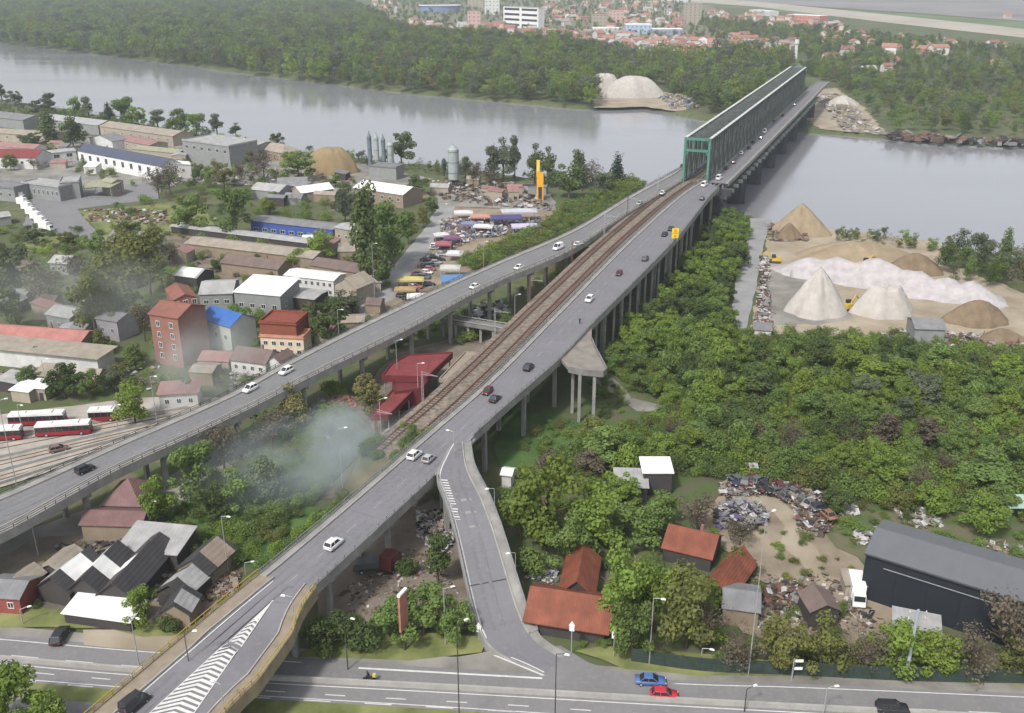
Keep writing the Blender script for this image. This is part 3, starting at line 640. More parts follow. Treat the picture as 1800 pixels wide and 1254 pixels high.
# green embankment between the left road and the railway, near the river
emb = MB(); A, B = DECKS['left']
st_i = [i for i in range(len(A)) if A[i].y > 318 and A[i].y < 425]
for i, j in zip(st_i, st_i[1:]):
    o = (A[i] - B[i]).normalized(); dn = Vector((0, 0, 1.7)); a0, a1, b0, b1 = A[i] - dn, A[j] - dn, B[i] - dn, B[j] - dn
    g0 = Vector((a0.x, a0.y, -.4)) + o * 17; g1 = Vector((a1.x, a1.y, -.4)) + o * 17
    emb.quad(a0, a1, g1, g0); h0 = b0 - o * 9; h1 = b1 - o * 9; h0.z -= 3; h1.z -= 3; emb.quad(b0, h0, h1, b1); emb.quad(a0, b0, b1, a1)
    if i == st_i[0]: emb.quad(a0, g0, Vector((b0.x, b0.y, -.4)), b0)
structure('road_embankment', emb, MATS['embankment_soil'])
# low concrete walls and parallel tram rails climbing beside the left viaduct
tram = thing('tram_tracks', 'bands of pale paving and dark rails fanning out beside the buses at the left edge', 'tramway', P(150, 800))
for a, b, w, m_ in (((-40, 812), (400, 712), .5, CONCL), ((-40, 838), (330, 738), .5, CONCL), ((-40, 862), (270, 762), .55, CONCL), ((-40, 772), (330, 716), .5, CONCL)):
    mb = MB(); p, q = P(*a, .5), P(*b, .5); mb.bar(p, q, w, .7); mb.build('kerb_wall', m_, tram, world=True)
for a, b in (((-40, 820), (410, 716)), ((-40, 827), (400, 721)), ((-40, 848), (320, 748)), ((-40, 855), (315, 753)), ((-40, 780), (300, 722)), ((-40, 787), (290, 727)), ((-40, 796), (300, 731))):
    mb = MB(); mb.bar(P(*a, .26), P(*b, .26), .22, .12); mb.build('rail', RUST, tram, world=True)
# ---------------------------------------------------------------- vehicles
PAINTS = {}
def paint(c):
    if c not in PAINTS: PAINTS[c] = mat('paint_%d' % len(PAINTS), c, .35, .04, 2, spec=.5)
    return PAINTS[c]
WP, BK, DR, GR, SV, BL, RD, NV = (.72, .72, .72), (.025, .025, .03), (.10, .02, .025), (.10, .105, .11), (.38, .39, .40), (.08, .14, .32), (.45, .03, .05), (.03, .04, .08)
LAMPR = mat('tail_light', (.45, .02, .02), .3, .05); LAMPW = mat('headlight_glass', (.75, .75, .72), .2, .05)
def loft(mb, secs, m=0, caps=True):
    n = len(secs[0]); o = len(mb.v); mb.v += [tuple(p) for s in secs for p in s]
    for i in range(len(secs) - 1):
        for j in range(n): a = o + i * n + j; b = o + i * n + (j + 1) % n; mb.f.append((a, b, b + n, a + n)); mb.m.append(m)
    if caps: mb.f += [tuple(range(o + n - 1, o - 1, -1)), tuple(range(o + (len(secs) - 1) * n, o + len(secs) * n))]; mb.m += [m, m]
def car_meshes(kind):
    L, Wd, Hh = {'hatch': (4.1, 1.75, 1.5), 'sedan': (4.6, 1.8, 1.45), 'suv': (4.6, 1.88, 1.72), 'van': (5.3, 2.0, 2.3)}[kind]; w = Wd / 2; b = .28; belt = Hh * .60 if kind != 'van' else 1.25
    prof = {'hatch': [(-.5, .55, .85), (-.49, .45, .97), (-.36, .28, 1), (.1, .28, 1), (.32, .28, .96), (.47, .3, .78), (.5, .4, .62)],
            'sedan': [(-.5, .5, .9), (-.48, .4, .98), (-.3, .28, 1), (.1, .28, 1), (.33, .28, .94), (.47, .3, .76), (.5, .4, .6)],
            'suv': [(-.5, .5, 1), (-.49, .42, 1), (-.36, .3, 1), (.1, .3, 1), (.34, .3, .95), (.47, .34, .84), (.5, .42, .68)],
            'van': [(-.5, .4, 1), (-.49, .35, 1), (-.36, .3, 1), (.1, .3, 1), (.36, .3, .98), (.47, .32, .72), (.5, .4, .6)]}[kind]
    mb = MB(); secs = []
    for i, (x, lo, k) in enumerate(prof):
        e = .9 if i in (0, len(prof) - 1) else (.96 if i in (1, len(prof) - 2) else 1); zt = belt * k; ww = w * e
        secs.append([(x * L, -ww * .96, lo), (x * L, -ww, lo + .18), (x * L, -ww, zt - .12), (x * L, -ww * .92, zt), (x * L, ww * .92, zt), (x * L, ww, zt - .12), (x * L, ww, lo + .18), (x * L, ww * .96, lo)])
    loft(mb, secs)
    g = {'hatch': (-.46, -.36, .06, .27), 'sedan': (-.36, -.22, .08, .26), 'suv': (-.47, -.40, .08, .26), 'van': (-.485, -.47, .22, .38)}[kind]
    rf = MB(); tw = w * .76; x1, x2 = g[1] * L, g[2] * L; rf.hexa([(x1, -tw, Hh - .07), (x2, -tw, Hh - .07), (x2, tw, Hh - .07), (x1, tw, Hh - .07), (x1 + .1, -tw * .9, Hh), (x2 - .12, -tw * .9, Hh), (x2 - .12, tw * .9, Hh), (x1 + .1, tw * .9, Hh)])
    if kind == 'van': rf.hexa([(x1 - .05, -w * .93, belt - .05), (-.0 * L, -w * .93, belt - .05), (0, w * .93, belt - .05), (x1 - .05, w * .93, belt - .05), (x1, -tw * 1.08, Hh - .04), (0, -tw * 1.08, Hh - .04), (0, tw * 1.08, Hh - .04), (x1, tw * 1.08, Hh - .04)])
    gl = MB(); x0, x3 = g[0] * L, g[3] * L; bw = w * .9
    gl.hexa([(x0, -bw, belt - .06), (x3, -bw, belt - .06), (x3, bw, belt - .06), (x0, bw, belt - .06), (x1, -tw, Hh - .06), (x2, -tw, Hh - .06), (x2, tw, Hh - .06), (x1, tw, Hh - .06)])
    pl = MB()
    for s_ in (-1, 1):
        for xa, xb in ((x2, x3), (x1, x0)): pl.bar((xa, s_ * tw, Hh - .05), (xb, s_ * bw * 1.005, belt - .04), .1)
        xm_ = (x1 + x2) / 2; pl.bar((xm_, s_ * tw * 1.01, Hh - .05), (xm_, s_ * bw * 1.01, belt - .04), .09)
    wh = MB(); wh.tube((0, -.1, 0), (0, .1, 0), .32, n=14, m=0); wh.tube((0, -.115, 0), (0, .115, 0), .19, n=10, m=1)
    tl = MB(); tl.box((0, 0, 0), (.08, .3, .16)); hl = MB(); hl.box((0, 0, 0), (.10, .34, .16))
    return dict(L=L, w=w, belt=belt, body=mb, roof=rf, glass=gl, pillar=pl, wheel=wh.mesh('wheel', [TYRE, STEEL]), tail=tl.mesh('tail_light', LAMPR), head=hl.mesh('headlight', LAMPW), H=Hh)
CARM = {k: car_meshes(k) for k in ('hatch', 'sedan', 'suv', 'van')}
CM = {}
def car(kind, color, loc, rz, label, group=None, name='car', cat='car', rack=False):
    D = CARM[kind]; key = (kind, color)
    if key not in CM: CM[key] = (D['body'].mesh('body', paint(color), True), D['roof'].mesh('roof', paint(color)), D['pillar'].mesh('pillars', paint(color)), CM.get(kind) or D['glass'].mesh('windows', DKGLASS))
    CM.setdefault(kind, CM[key][3]); bo, ro, pi_, gl = CM[key]
    t = thing(name, label, cat, loc, rz, group); link('body', bo, t); link('roof', ro, t); link('pillars', pi_, t); link('windows', gl, t)
    for x in (-.31, .31):
        for y in (-1, 1): link('wheel', D['wheel'], t, (x * D['L'], y * (D['w'] - .1), .32))
    for y in (-1, 1): link('tail_light', D['tail'], t, (-D['L'] * .497, y * D['w'] * .68, D['belt'] * .78)); link('headlight', D['head'], t, (D['L'] * .485, y * D['w'] * .66, D['belt'] * .62))
    return t
def deck_car(key, x, y, kind, color, label, rev=False, group=None, **k):
    p, a = on_deck(x, y, key); t = car(kind, color, p, a + (math.pi if rev else 0), label, group, **k); t.scale = (.80, .88, .95); return t
G1 = 'vehicles crossing the road viaducts'
for a in [('main', 587, 962, 'suv', WP, 'white car nearest the camera on the viaduct, alone between the yellow railings and the slip ramp', 0),
          ('main', 729, 805, 'suv', WP, 'white car beside a silver one just before the slip ramp splits off'),
          ('main', 754, 811, 'hatch', SV, 'silver car right of a white car where the slip ramp splits off'),
          ('main', 857, 692, 'hatch', DR, 'dark red car, left one of the pair in the middle of the viaduct', 1),
          ('main', 870, 705, 'sedan', BK, 'black car, right one of the pair in the middle of the viaduct'),
          ('main', 929, 650, 'suv', BK, 'black car travelling alone beside the broken ramp stub'),
          ('main', 1036, 530, 'suv', WP, 'white car near the left kerb above the row of columns', 1),
          ('main', 1088, 484, 'hatch', DR, 'small dark red car on the upper part of the viaduct', 1),
          ('main', 1134, 458, 'suv', GR, 'dark grey car on the upper viaduct close to the right parapet'),
          ('main', 1168, 415, 'sedan', BK, 'black car just left of the yellow road sign, lower of two', 1),
          ('main', 1179, 405, 'sedan', NV, 'dark blue car beside the yellow road sign, upper of two', 1),
          ('main', 1234, 352, 'hatch', NV, 'dark car on the viaduct next to the truss portal'),
          ('main', 1238, 328, 'van', WP, 'white van by the foot of the green truss portal'),
          ('east', 1264, 316, 'van', WP, 'white van entering the river bridge beside the truss'),
          ('east', 1276, 298, 'sedan', BK, 'black car on the river bridge, first in the queue beside the truss'),
          ('east', 1290, 288, 'hatch', GR, 'dark grey car, second in the queue on the river bridge'),
          ('east', 1303, 272, 'suv', WP, 'white car, third in the queue on the river bridge'),
          ('east', 1316, 262, 'sedan', BK, 'black car behind the first white one on the river bridge'),
          ('east', 1324, 252, 'sedan', BK, 'black car halfway along the queue on the river bridge'),
          ('east', 1337, 245, 'hatch', NV, 'dark blue car just before the truck on the river bridge'),
          ('east', 1344, 234, 'van', WP, 'white truck-like van among the cars halfway over the river'),
          ('east', 1360, 215, 'sedan', GR, 'grey car behind the white van halfway over the river'),
          ('east', 1376, 205, 'sedan', BK, 'black car on the far third of the river bridge'),
          ('east', 1396, 186, 'hatch', SV, 'silver car near the far end of the river bridge'),
          ('left', 440, 688, 'suv', WP, 'white car on the left viaduct, lower of the two white cars amid the smoke', 1),
          ('left', 503, 657, 'suv', WP, 'white car on the left viaduct, upper of the two white cars amid the smoke', 1),
          ('left', 150, 830, 'suv', BK, 'black car on the left viaduct near the left edge of the photo'),
          ('left', 834, 507, 'sedan', WP, 'white car on the left viaduct above the blue market canopy', 1),
          ('left', 912, 473, 'sedan', WP, 'white car on the left viaduct midway to the river', 1),
          ('left', 981, 439, 'van', WP, 'white van on the left viaduct, left one of a pair', 1),
          ('left', 1016, 432, 'sedan', WP, 'white car on the left viaduct, right one of a pair', 0),
          ('left', 1124, 360, 'sedan', SV, 'silver car on the left viaduct nearing the river', 1),
          ('left', 1164, 342, 'sedan', WP, 'white car on the left viaduct close to the truss portal', 1)]:
    deck_car(a[0], a[1], a[2], a[3], a[4], a[5], bool(a[6]) if len(a) > 6 else False, G1)
p, a = on_deck(238, 1243, 'over'); car('van', BK, p, a, 'black van on the overpass at the bottom edge beside the chevron hatching').scale = (.78, .85, .9)
HA = math.atan2((HM[6] - HM[3]).y, (HM[6] - HM[3]).x)
z3 = lambda v: Vector((v.x, v.y, .32))
car('sedan', BL, z3(P(1143, 1204)), HA, 'blue car on the highway, up and left of the red one')
car('hatch', RD, z3(P(1167, 1229)), HA, 'bright red car on the highway beside the blue car')
car('suv', BK, z3(P(1567, 1254)), HA, 'black car cut by the bottom edge of the photo on the highway')
car('suv', BK, z3(P(107, 1126)), math.pi * .52, 'black off-road car standing at the grass verge by the highway, left')
car('hatch', (.16, .10, .08), P(104, 793, .3), .5, 'brown car parked among the pale bands below the red buses')
# trucks and buses
def bus(x, y, L, rz, label, split=False, col=(.24, .02, .03)):
    t = thing('city_bus', label, 'bus', P(x, y, .3), rz, 'red city buses at the terminus'); w = 1.25; hh = 3.0
    mb = MB(); secs = []
    for xx, k in ((-L / 2, .93), (-L / 2 + .25, 1), (L / 2 - .3, 1), (L / 2, .92)):
        secs.append([(xx, -w * k, .35), (xx, -w * k, 1.25), (xx, w * k, 1.25), (xx, w * k, .35)])
    loft(mb, secs); mb.build('body', paint(col), t)
    mb = MB(); mb.box((0, 0, 1.85), (L - .2, w * 2 - .06, 1.25)); mb.build('window_band', DKGLASS, t)
    mb = MB(); mb.box((0, 0, 2.72), (L, w * 2, .5), taper=.97); mb.box((L * .2, 0, 3.08), (2.2, 1.6, .25)); mb.box((-L * .25, 0, 3.06), (1.5, 1.4, .2)); mb.build('roof', WHT, t)
    n = int(L / 1.5); pm_ = MB(); pm_.box((0, 0, 0), (.12, w * 2 + .02, 1.3)); pm_ = pm_.mesh('window_post', paint(col))
    for i in range(1, n): link('window_post', pm_, t, (-L / 2 + i * L / n, 0, 1.86))
    for xx in (-L * .3, L * .33):
        for s_ in (-1, 1): link('wheel', CARM['van']['wheel'], t, (xx, s_ * 1.12, .45)).scale = (1.45, 1.3, 1.45)
    return t
bus(68, 745, 12.5, .10, 'long red bus with white roof, the rear one of two side by side')
bus(114, 763, 12.0, .14, 'long red bus with white roof, parked in front of another red bus')
bus(182, 738, 6.0, .10, 'short red bus half hidden behind the green tree')
bus(2, 772, 9.5, .14, 'red bus with white roof cut by the left edge of the photo')
def box_truck(x, y, rz, label, cab=WP, bx=WP, L=6.0, group=None, hh=2.9):
    t = thing('box_truck', label, 'truck', P(x, y, .1), rz, group)
    mb = MB(); mb.box((-.7, 0, .9 + hh / 2), (L - 2, 2.3, hh - .2)); mb.build('cargo_box', paint(bx), t)
    mb = MB(); mb.hexa([(L / 2 - 1.6, -1.05, .5), (L / 2, -1.05, .5), (L / 2, 1.05, .5), (L / 2 - 1.6, 1.05, .5), (L / 2 - 1.6, -1, 2.5), (L / 2 - .5, -1, 2.5), (L / 2 - .5, 1, 2.5), (L / 2 - 1.6, 1, 2.5)]); mb.build('cab', paint(cab), t)
    mb = MB(); mb.hexa([(L / 2 - .28, -.9, 1.5), (L / 2 - .1, -.9, 1.5), (L / 2 - .1, .9, 1.5), (L / 2 - .28, .9, 1.5), (L / 2 - .6, -.9, 2.3), (L / 2 - .42, -.9, 2.3), (L / 2 - .42, .9, 2.3), (L / 2 - .6, .9, 2.3)]); mb.build('windscreen', DKGLASS, t)
    mb = MB(); mb.box((-.3, 0, .65), (L - .8, 1.0, .3)); mb.build('chassis', DARKM, t)
    for xx in (-L * .28, L * .33):
        for s_ in (-1, 1): link('wheel', CARM['van']['wheel'], t, (xx, s_ * .98, .42)).scale = (1.3, 1.4, 1.3)
    return t
for i, (x, y) in enumerate([(35, 352), (42, 362), (50, 371), (58, 380), (66, 388), (74, 396), (82, 406)]):
    box_truck(x, y, -.25, ['white box truck farthest back in the diagonal row', 'white box truck, second from the back of the diagonal row', 'white box truck, third from the back of the diagonal row', 'white box truck in the middle of the diagonal row', 'white box truck, third from the front of the diagonal row', 'white box truck, second from the front of the diagonal row', 'white box truck at the near end of the diagonal row'][i], group='white trucks parked in a diagonal row')
box_truck(1504, 1050, -1.75, 'white lorry parked at the corner of the dark warehouse', L=7, hh=2.6)
box_truck(655, 1002, .2, 'flatbed lorry with a red cab parked under the viaduct', cab=(.13, .025, .03), bx=GR, L=7, hh=1.4)
box_truck(688, 1000, 1.2, 'small red lorry beside the flatbed under the viaduct', cab=(.14, .03, .03), bx=(.12, .03, .03), L=5)
# people and motorcycle
SKIN = mat('skin', (.42, .26, .18), .6, .05); CLOTH = mat('black_clothes', (.025, .025, .03), .8, .1); CLOTHY = mat('yellow_vest', (.55, .45, .08), .7, .1)
def person(loc, rz, label, top, pose='stand', helmet=None):
    t = thing('person', label, 'person', loc, rz)
    if pose == 'ride':
        J = {'pel': (0, 0, .86), 'ch': (.18, 0, 1.3), 'nk': (.24, 0, 1.46), 'hd': (.3, 0, 1.66)}
        lim = [[('pel'), (.02, .12, .84), (.42, .2, .82), (.22, .2, .42), (.34, .2, .36)], [('pel'), (.02, -.12, .84), (.42, -.2, .82), (.22, -.2, .42), (.34, -.2, .36)], ['ch', (.2, .2, 1.36), (.36, .28, 1.12), (.62, .3, 1.06)], ['ch', (.2, -.2, 1.36), (.36, -.28, 1.12), (.62, -.3, 1.06)]]
    else:
        J = {'pel': (0, 0, .95), 'ch': (0, 0, 1.32), 'nk': (0, 0, 1.5), 'hd': (.02, 0, 1.66)}
        lim = [['pel', (0, .11, .9), (.16, .11, .5), (.08, .11, .07), (.26, .11, .05)], ['pel', (0, -.11, .9), (-.08, -.11, .5), (-.26, -.11, .09), (-.1, -.11, .05)], ['ch', (0, .19, 1.4), (-.06, .25, 1.12), (.1, .26, .88)], ['ch', (0, -.19, 1.4), (.08, -.25, 1.12), (.22, -.26, .92)]]
    vs, es, rad = [], [], []
    idx = {}
    for k, r in (('pel', .15), ('ch', .17), ('nk', .065), ('hd', .11)): idx[k] = len(vs); vs.append(J[k]); rad.append(r)
    es += [(0, 1), (1, 2), (2, 3)]
    for L_ in lim:
        pr0 = idx[L_[0]]; rr_ = [.10, .085, .055, .05] if L_[0] == 'pel' else [.07, .05, .04]
        for q, r in zip(L_[1:], rr_): vs.append(q); rad.append(r); es.append((pr0, len(vs) - 1)); pr0 = len(vs) - 1
    bm = bmesh.new(); sk = bm.verts.layers.skin.verify(); bv = [bm.verts.new(v) for v in vs]
    for v, r in zip(bv, rad): v[sk].radius = (r, r)
    bv[0][sk].use_root = True
    for i, j in es: bm.edges.new((bv[i], bv[j]))
    me = bpy.data.meshes.new('body'); bm.to_mesh(me); bm.free(); me.materials.append(top); o = link('body', me, t)
    o.modifiers.new('skin', 'SKIN'); s_ = o.modifiers.new('sub', 'SUBSURF'); s_.levels = s_.render_levels = 1
    mb = MB(); h = J['hd']; mb.ball((h[0] + .01, h[1], h[2] + .02), .135 if helmet else .11, nu=12, nv=8, sz=1.1); mb.build('helmet' if helmet else 'head', helmet or SKIN, t, smooth=True)
    return t
mp_ = z3(P(650, 1200))
person(mp_ + Vector((0, 0, .05)), HA + math.pi, 'rider in black on a motorcycle heading left along the highway', CLOTH, 'ride', DARKM)
t = thing('motorcycle', 'dark motorcycle with a yellow box on the highway median lane', 'motorcycle', mp_, HA + math.pi)
mb = MB(); mb.bar((-.45, 0, .6), (.35, 0, .62), .26, .34); mb.bar((-.6, 0, .8), (.1, 0, .8), .28, .1); mb.bar((.35, 0, .62), (.55, 0, .95), .14); mb.build('body', DARKM, t)
for x in (-.65, .7): mb = MB(); mb.tube((x, -.06, .33), (x, .06, .33), .33, n=14); mb.build('wheel', TYRE, t)
mb = MB(); mb.box((-.75, 0, 1.08), (.45, .5, .42)); mb.build('delivery_box', CLOTHY, t)
mb = MB(); mb.bar((.55, -.36, 1.03), (.55, .36, 1.03), .05); mb.bar((.55, 0, .95), (.7, 0, .33), .07); mb.build('handlebar', STEEL, t)
p, a = on_deck(1019, 570, 'main'); person(p, a, 'person in dark clothes walking on the viaduct near the broken ramp stub', CLOTH)
# ---------------------------------------------------------------- lamp posts, masts, signs
LAMPH = mat('lamp_head_white', (.78, .78, .76), .5, .05)
def lamp(x, ybase, ytop, label, z0=0.0, arm=1.2, ang=0.0, name='street_lamp', pole=STEEL, group='street lamps', h=None):
    h = h or height_at(x, ybase, ytop, z0); b = P(x, ybase, z0); t = thing(name, label, 'street lamp', b, ang, group)
    mb = MB(); mb.tube((0, 0, 0), (0, 0, h), .10, .06, 8); mb.build('pole', pole, t)
    mb = MB(); mb.tube((0, 0, h), (arm, 0, h + .25), .06, .05, 6); mb.build('arm', pole, t)
    mb = MB(); mb.box((arm + .25, 0, h + .22), (.75, .3, .16), taper=.7); mb.build('lamp_head', LAMPH, t); return t
for a in [(1141, 1170, 1052, 'tall street lamp on the verge right of the slip ramp'), (1231, 1178, 1140, 'low lamp on the verge before the fence right of the slip ramp'),
          (783, 1136, 1036, 'street lamp rising from the bushes left of the slip ramp'), (1446, 1262, 1210, 'lamp in front of the highway median near the bottom right'),
          (975, 1290, 1150, 'thin dark lamp post in the foreground below the ramp mouth', 'd'), (808, 1290, 1098, 'thin dark lamp post in the foreground, left of the paved island', 'd'),
          (612, 1180, 1086, 'thin lamp post at the verge below the viaduct yard', 'd'), (345, 1250, 1112, 'street lamp between the overpass and the grass median at left', 'd'),
          (245, 1172, 1085, 'street lamp at the left verge beside the overpass railing'), (41, 1100, 1072, 'short lamp at the left verge near the red shed'),
          (1308, 1254, 1212, 'lamp post at the bottom edge of the photo, right of the red car', 'd'), (402, 1010, 908, 'white globed lamp post in the scrub left of the viaduct'), (604, 880, 755, 'white lamp post standing in the smoke'),
          (672, 800, 703, 'lamp post in front of the lower red canopy'), (277, 748, 662, 'lamp post beside the pink roofed hut'), (208, 760, 712, 'pale blue lamp post between the buses'),
          (86, 700, 632, 'pale mast behind the buses'), (31, 862, 705, 'tall lamp mast at the left edge by the tram bands'), (40, 760, 712, 'lamp post in front of the rear red bus'), (266, 940, 885, 'lamp post at the edge of the bright scrub'),
          (432, 1010, 990, 'short white lamp beside the overpass start'), (68, 980, 915, 'lamp post under the left viaduct'), (736, 715, 640, 'lamp post at the corner of the big red canopy'), (905, 610, 520, 'lamp mast between the viaducts right of the tracks curve'),
          (850, 478, 425, 'lamp post beside the grass behind the left viaduct'), (660, 545, 430, 'tall lamp post beside the market road'), (598, 620, 545, 'lamp post in front of the white shed on the left viaduct side'),
          (780, 420, 360, 'lamp post at the market entrance road'), (998, 480, 440, 'lamp post on the green strip beside the railway'), (720, 550, 500, 'lamp post by the parked cars of the market'), (700, 690, 600, 'lamp post under the left viaduct edge'), (1315, 1190, 905, 'very tall timber pole behind the fence right of the hut')]:
    lamp(a[0], a[1], a[2], a[3], pole=DARKM if len(a) > 4 else STEEL, ang=R.uniform(-.6, .6))
for a in [('over', 403, 1088, 'lamp hanging over the overpass beside the chevron tip'), ('over', 353, 1236, 'lamp over the overpass hatching at the bottom'), ('ramp', 833, 905, 'lamp over the upper part of the slip ramp'), ('main', 797, 797, 'lamp over the viaduct where the slip ramp splits'), ('ramp', 878, 1022, 'lamp over the lower part of the slip ramp')]:
    A, B = DECKS[a[0]]; q, _ = on_deck(a[1], a[2], a[0]); i = min(range(len(A)), key=lambda k: (B[k] - q).length); b = B[i]; uu = (A[i] - B[i]).normalized()
    t = thing('street_lamp', a[3], 'street lamp', (b.x + uu.x * .2, b.y + uu.y * .2, b.z + .2), math.atan2(uu.y, uu.x), 'lamps on the viaducts')
    mb = MB(); mb.tube((0, 0, 0), (0, 0, 4.6), .07, .045, 6); mb.build('pole', STEEL, t); mb = MB(); mb.tube((0, 0, 4.6), (1.0, 0, 4.85), .05, .04, 6); mb.build('arm', STEEL, t); mb = MB(); mb.box((1.3, 0, 4.82), (.7, .32, .16), taper=.7); mb.build('lamp_head', LAMPH, t)
b = P(1591, 1196); t = thing('power_pole', 'blue grey concrete power pole with crossarms and white insulators beside the flat white canopy', 'power pole', b); h = height_at(1591, 1196, 1072)
mb = MB(); mb.tube((0, 0, 0), (0, 0, h), .3, .18, 8); mb.build('pole', mat('bluish_concrete', (.33, .36, .42), .8, .15), t)
for z in (h - .5, h - 1.6): mb = MB(); mb.bar((-1.4, 0, z), (1.4, 0, z), .14); mb.build('crossarm', STEEL, t)
for z in (h - .5, h - 1.6):
    for x in (-1.2, 0, 1.2): mb = MB(); mb.tube((x, 0, z), (x, 0, z + .35), .09, .06, 6); mb.build('insulator', WHT, t)
b = P(1391, 1198); t = thing('signal_post', 'grey post with two small white signs on the right verge', 'sign post', b)
mb = MB(); mb.tube((0, 0, 0), (0, 0, 4.2), .12, .1, 8); mb.build('post', STEEL, t)
for z in (2.4, 3.8): mb = MB(); mb.box((.8, 0, z), (1.2, .1, .45)); mb.bar((0, 0, z), (.4, 0, z), .08); mb.build('sign_panel', LAMPH, t)
for x, yb, yt, lb in ((1004, 1150, 1095, 'white arrow sign on a post right of the slip ramp foot'), (1078, 1158, 1108, 'pale striped sign on a post beside the red roofed house'), (842, 1128, 1097, 'pale sign post at the left edge of the slip ramp foot')):
    h = height_at(x, yb, yt); t = thing('road_sign', lb, 'road sign', P(x, yb), R.uniform(-.3, .3), 'road signs near the slip ramp'); mb = MB(); mb.tube((0, 0, 0), (0, 0, h), .08, n=6); mb.build('post', STEEL, t)
    mb = MB(); mb.box((0, -.1, h - 1.0), (.75, .06, 1.0)); mb.add([(-.5, -.13, h - .5), (.5, -.13, h - .5), (0, -.13, h + .4), (-.5, -.07, h - .5), (.5, -.07, h - .5), (0, -.07, h + .4)], [(0, 1, 2), (5, 4, 3), (0, 3, 4, 1), (1, 4, 5, 2), (2, 5, 3, 0)]); mb.build('sign_panel', LAMPH, t)
b = P(712, 1145); h = height_at(712, 1145, 1042); t = thing('billboard', 'tall narrow reddish advertising sign on a post in the bushes', 'billboard', b, 1.15)
mb = MB(); mb.tube((0, 0, 0), (0, 0, h - 6.6), .2, n=8); mb.build('post', DARKM, t); mb = MB(); mb.box((0, 0, h - 3.4), (2.2, .35, 6.6)); mb.build('sign_panel', mat('billboard_red', (.36, .16, .12), .6, .25, .5), t); mb = MB(); mb.box((0, 0, h), (2.3, .5, .35)); mb.build('cap', LAMPH, t)
q, a = on_deck(1192, 424, 'main'); A, B = DECKS['main']; i = min(range(len(A)), key=lambda k: (B[k] - q).length)
t = thing('warning_sign', 'bright yellow double warning board at the right edge of the upper viaduct', 'road sign', B[i] + Vector((.3, 0, .1)), .15)
mb = MB(); mb.bar((-.8, 0, 0), (-.8, 0, 4.6), .14); mb.bar((.8, 0, 0), (.8, 0, 4.6), .14); mb.build('post', STEEL, t)
YS = mat('sign_yellow', (.80, .58, .02), .5, .05)
for z in (1.9, 3.7): mb = MB(); mb.box((0, -.1, z), (2.3, .12, 1.5)); mb.build('sign_board', YS, t)
for z in (1.9, 3.7): mb = MB(); mb.tube((0, -.18, z), (0, -.24, z), .5, n=14); mb.build('sign_disc', mat('sign_orange', (.75, .30, .03), .5, .05), t)
# catenary masts
for i, (x, y) in enumerate(((1096, 452), (1140, 415), (1178, 372), (1045, 500), (908, 640), (965, 560), (770, 745), (690, 815))):
    q = min(RL_, key=lambda v: (proj(v)[0] - x) ** 2 + (proj(v)[1] - y) ** 2); t = thing('catenary_mast', 'rusty lattice mast with a crossarm beside the railway tracks', 'mast', q, 0, 'catenary masts beside the tracks')
    mb = MB()
    for sx in (-.2, .2):
        for sy in (-.2, .2): mb.bar((sx, sy, 0), (sx * .6, sy * .6, 7), .08)
    for z in range(7): mb.bar((-.2, -.2, z), (.2, -.2, z + 1), .05); mb.bar((.2, .2, z), (-.2, .2, z + 1), .05)
    mb.build('lattice', RUST if i % 2 else STEEL, t); mb = MB(); mb.bar((0, 0, 6.3), (3.6, -1.6, 6.5), .09); mb.bar((0, 0, 6.9), (3.4, -1.5, 6.5), .06); mb.build('crossarm', STEEL, t)
# highway boundary fence
fn = thing('boundary_fence', 'dark mesh fence running along the verge behind the right half of the highway', 'fence', P(1230, 1185)); mb = MB(); fp = spline([P(x, y) for x, y in [(1110, 1165), (1230, 1182), (1400, 1190), (1600, 1200), (1840, 1205)]], 2.4)
for p_ in fp:
    mb = MB(); mb.bar(p_, p_ + Vector((0, 0, 2.9)), .12); mb.build('post', DARKM, fn, world=True)
FP = mat('fence_mesh_green', (.03, .05, .04), .8, .3, .8)
for a, b in zip(fp, fp[1:]):
    mb = MB(); mb.bar(a.lerp(b, .03) + Vector((0, 0, 1.35)), a.lerp(b, .97) + Vector((0, 0, 1.35)), .05, 2.5); mb.build('panel', FP, fn, world=True)
for z in (.5, 1.6, 2.65):
    mb = MB()
    for a, b in zip(fp, fp[1:]): mb.bar(a + Vector((0, 0, z)), b + Vector((0, 0, z)), .06, .12)
    mb.build('rail', DARKM, fn, world=True)
# ---------------------------------------------------------------- buildings
def wm(name, c, **k): return mat('wall_' + name, c, .88, .12, .5, detail=6, **k)
def rm(name, c, period=.8, var=.2, axis=0): return ribbed('roof_' + name, c, period, axis, .65, var)
WW, WG, WB, WT, WD, WK = wm('white', (.55, .55, .54)), wm('grey', (.23, .24, .24)), wm('beige', (.33, .29, .235)), wm('tan', (.25, .20, .15)), wm('dark', (.055, .05, .05)), wm('brick', (.25, .125, .10))
RGY, RLT, RWH, RBR, RRD, RTN, RDK, RBL, RPK, ROL = rm('grey', (.19, .19, .20)), rm('light', (.33, .33, .33)), rm('white', (.70, .70, .69), 1.2, .06), rm('brown', (.155, .115, .105), .4), rm('red', (.19, .062, .038), .4, .3), rm('tan', (.29, .255, .21)), rm('dark', (.055, .05, .05)), rm('blue', (.035, .12, .38), .6, .1), rm('pink', (.29, .165, .155), .5), rm('olive', (.28, .28, .20))
RNV = rm('navy', (.07, .08, .12), .5, .1); RMR = rm('maroon', (.19, .042, .045), .6, .2)
WIN = {}
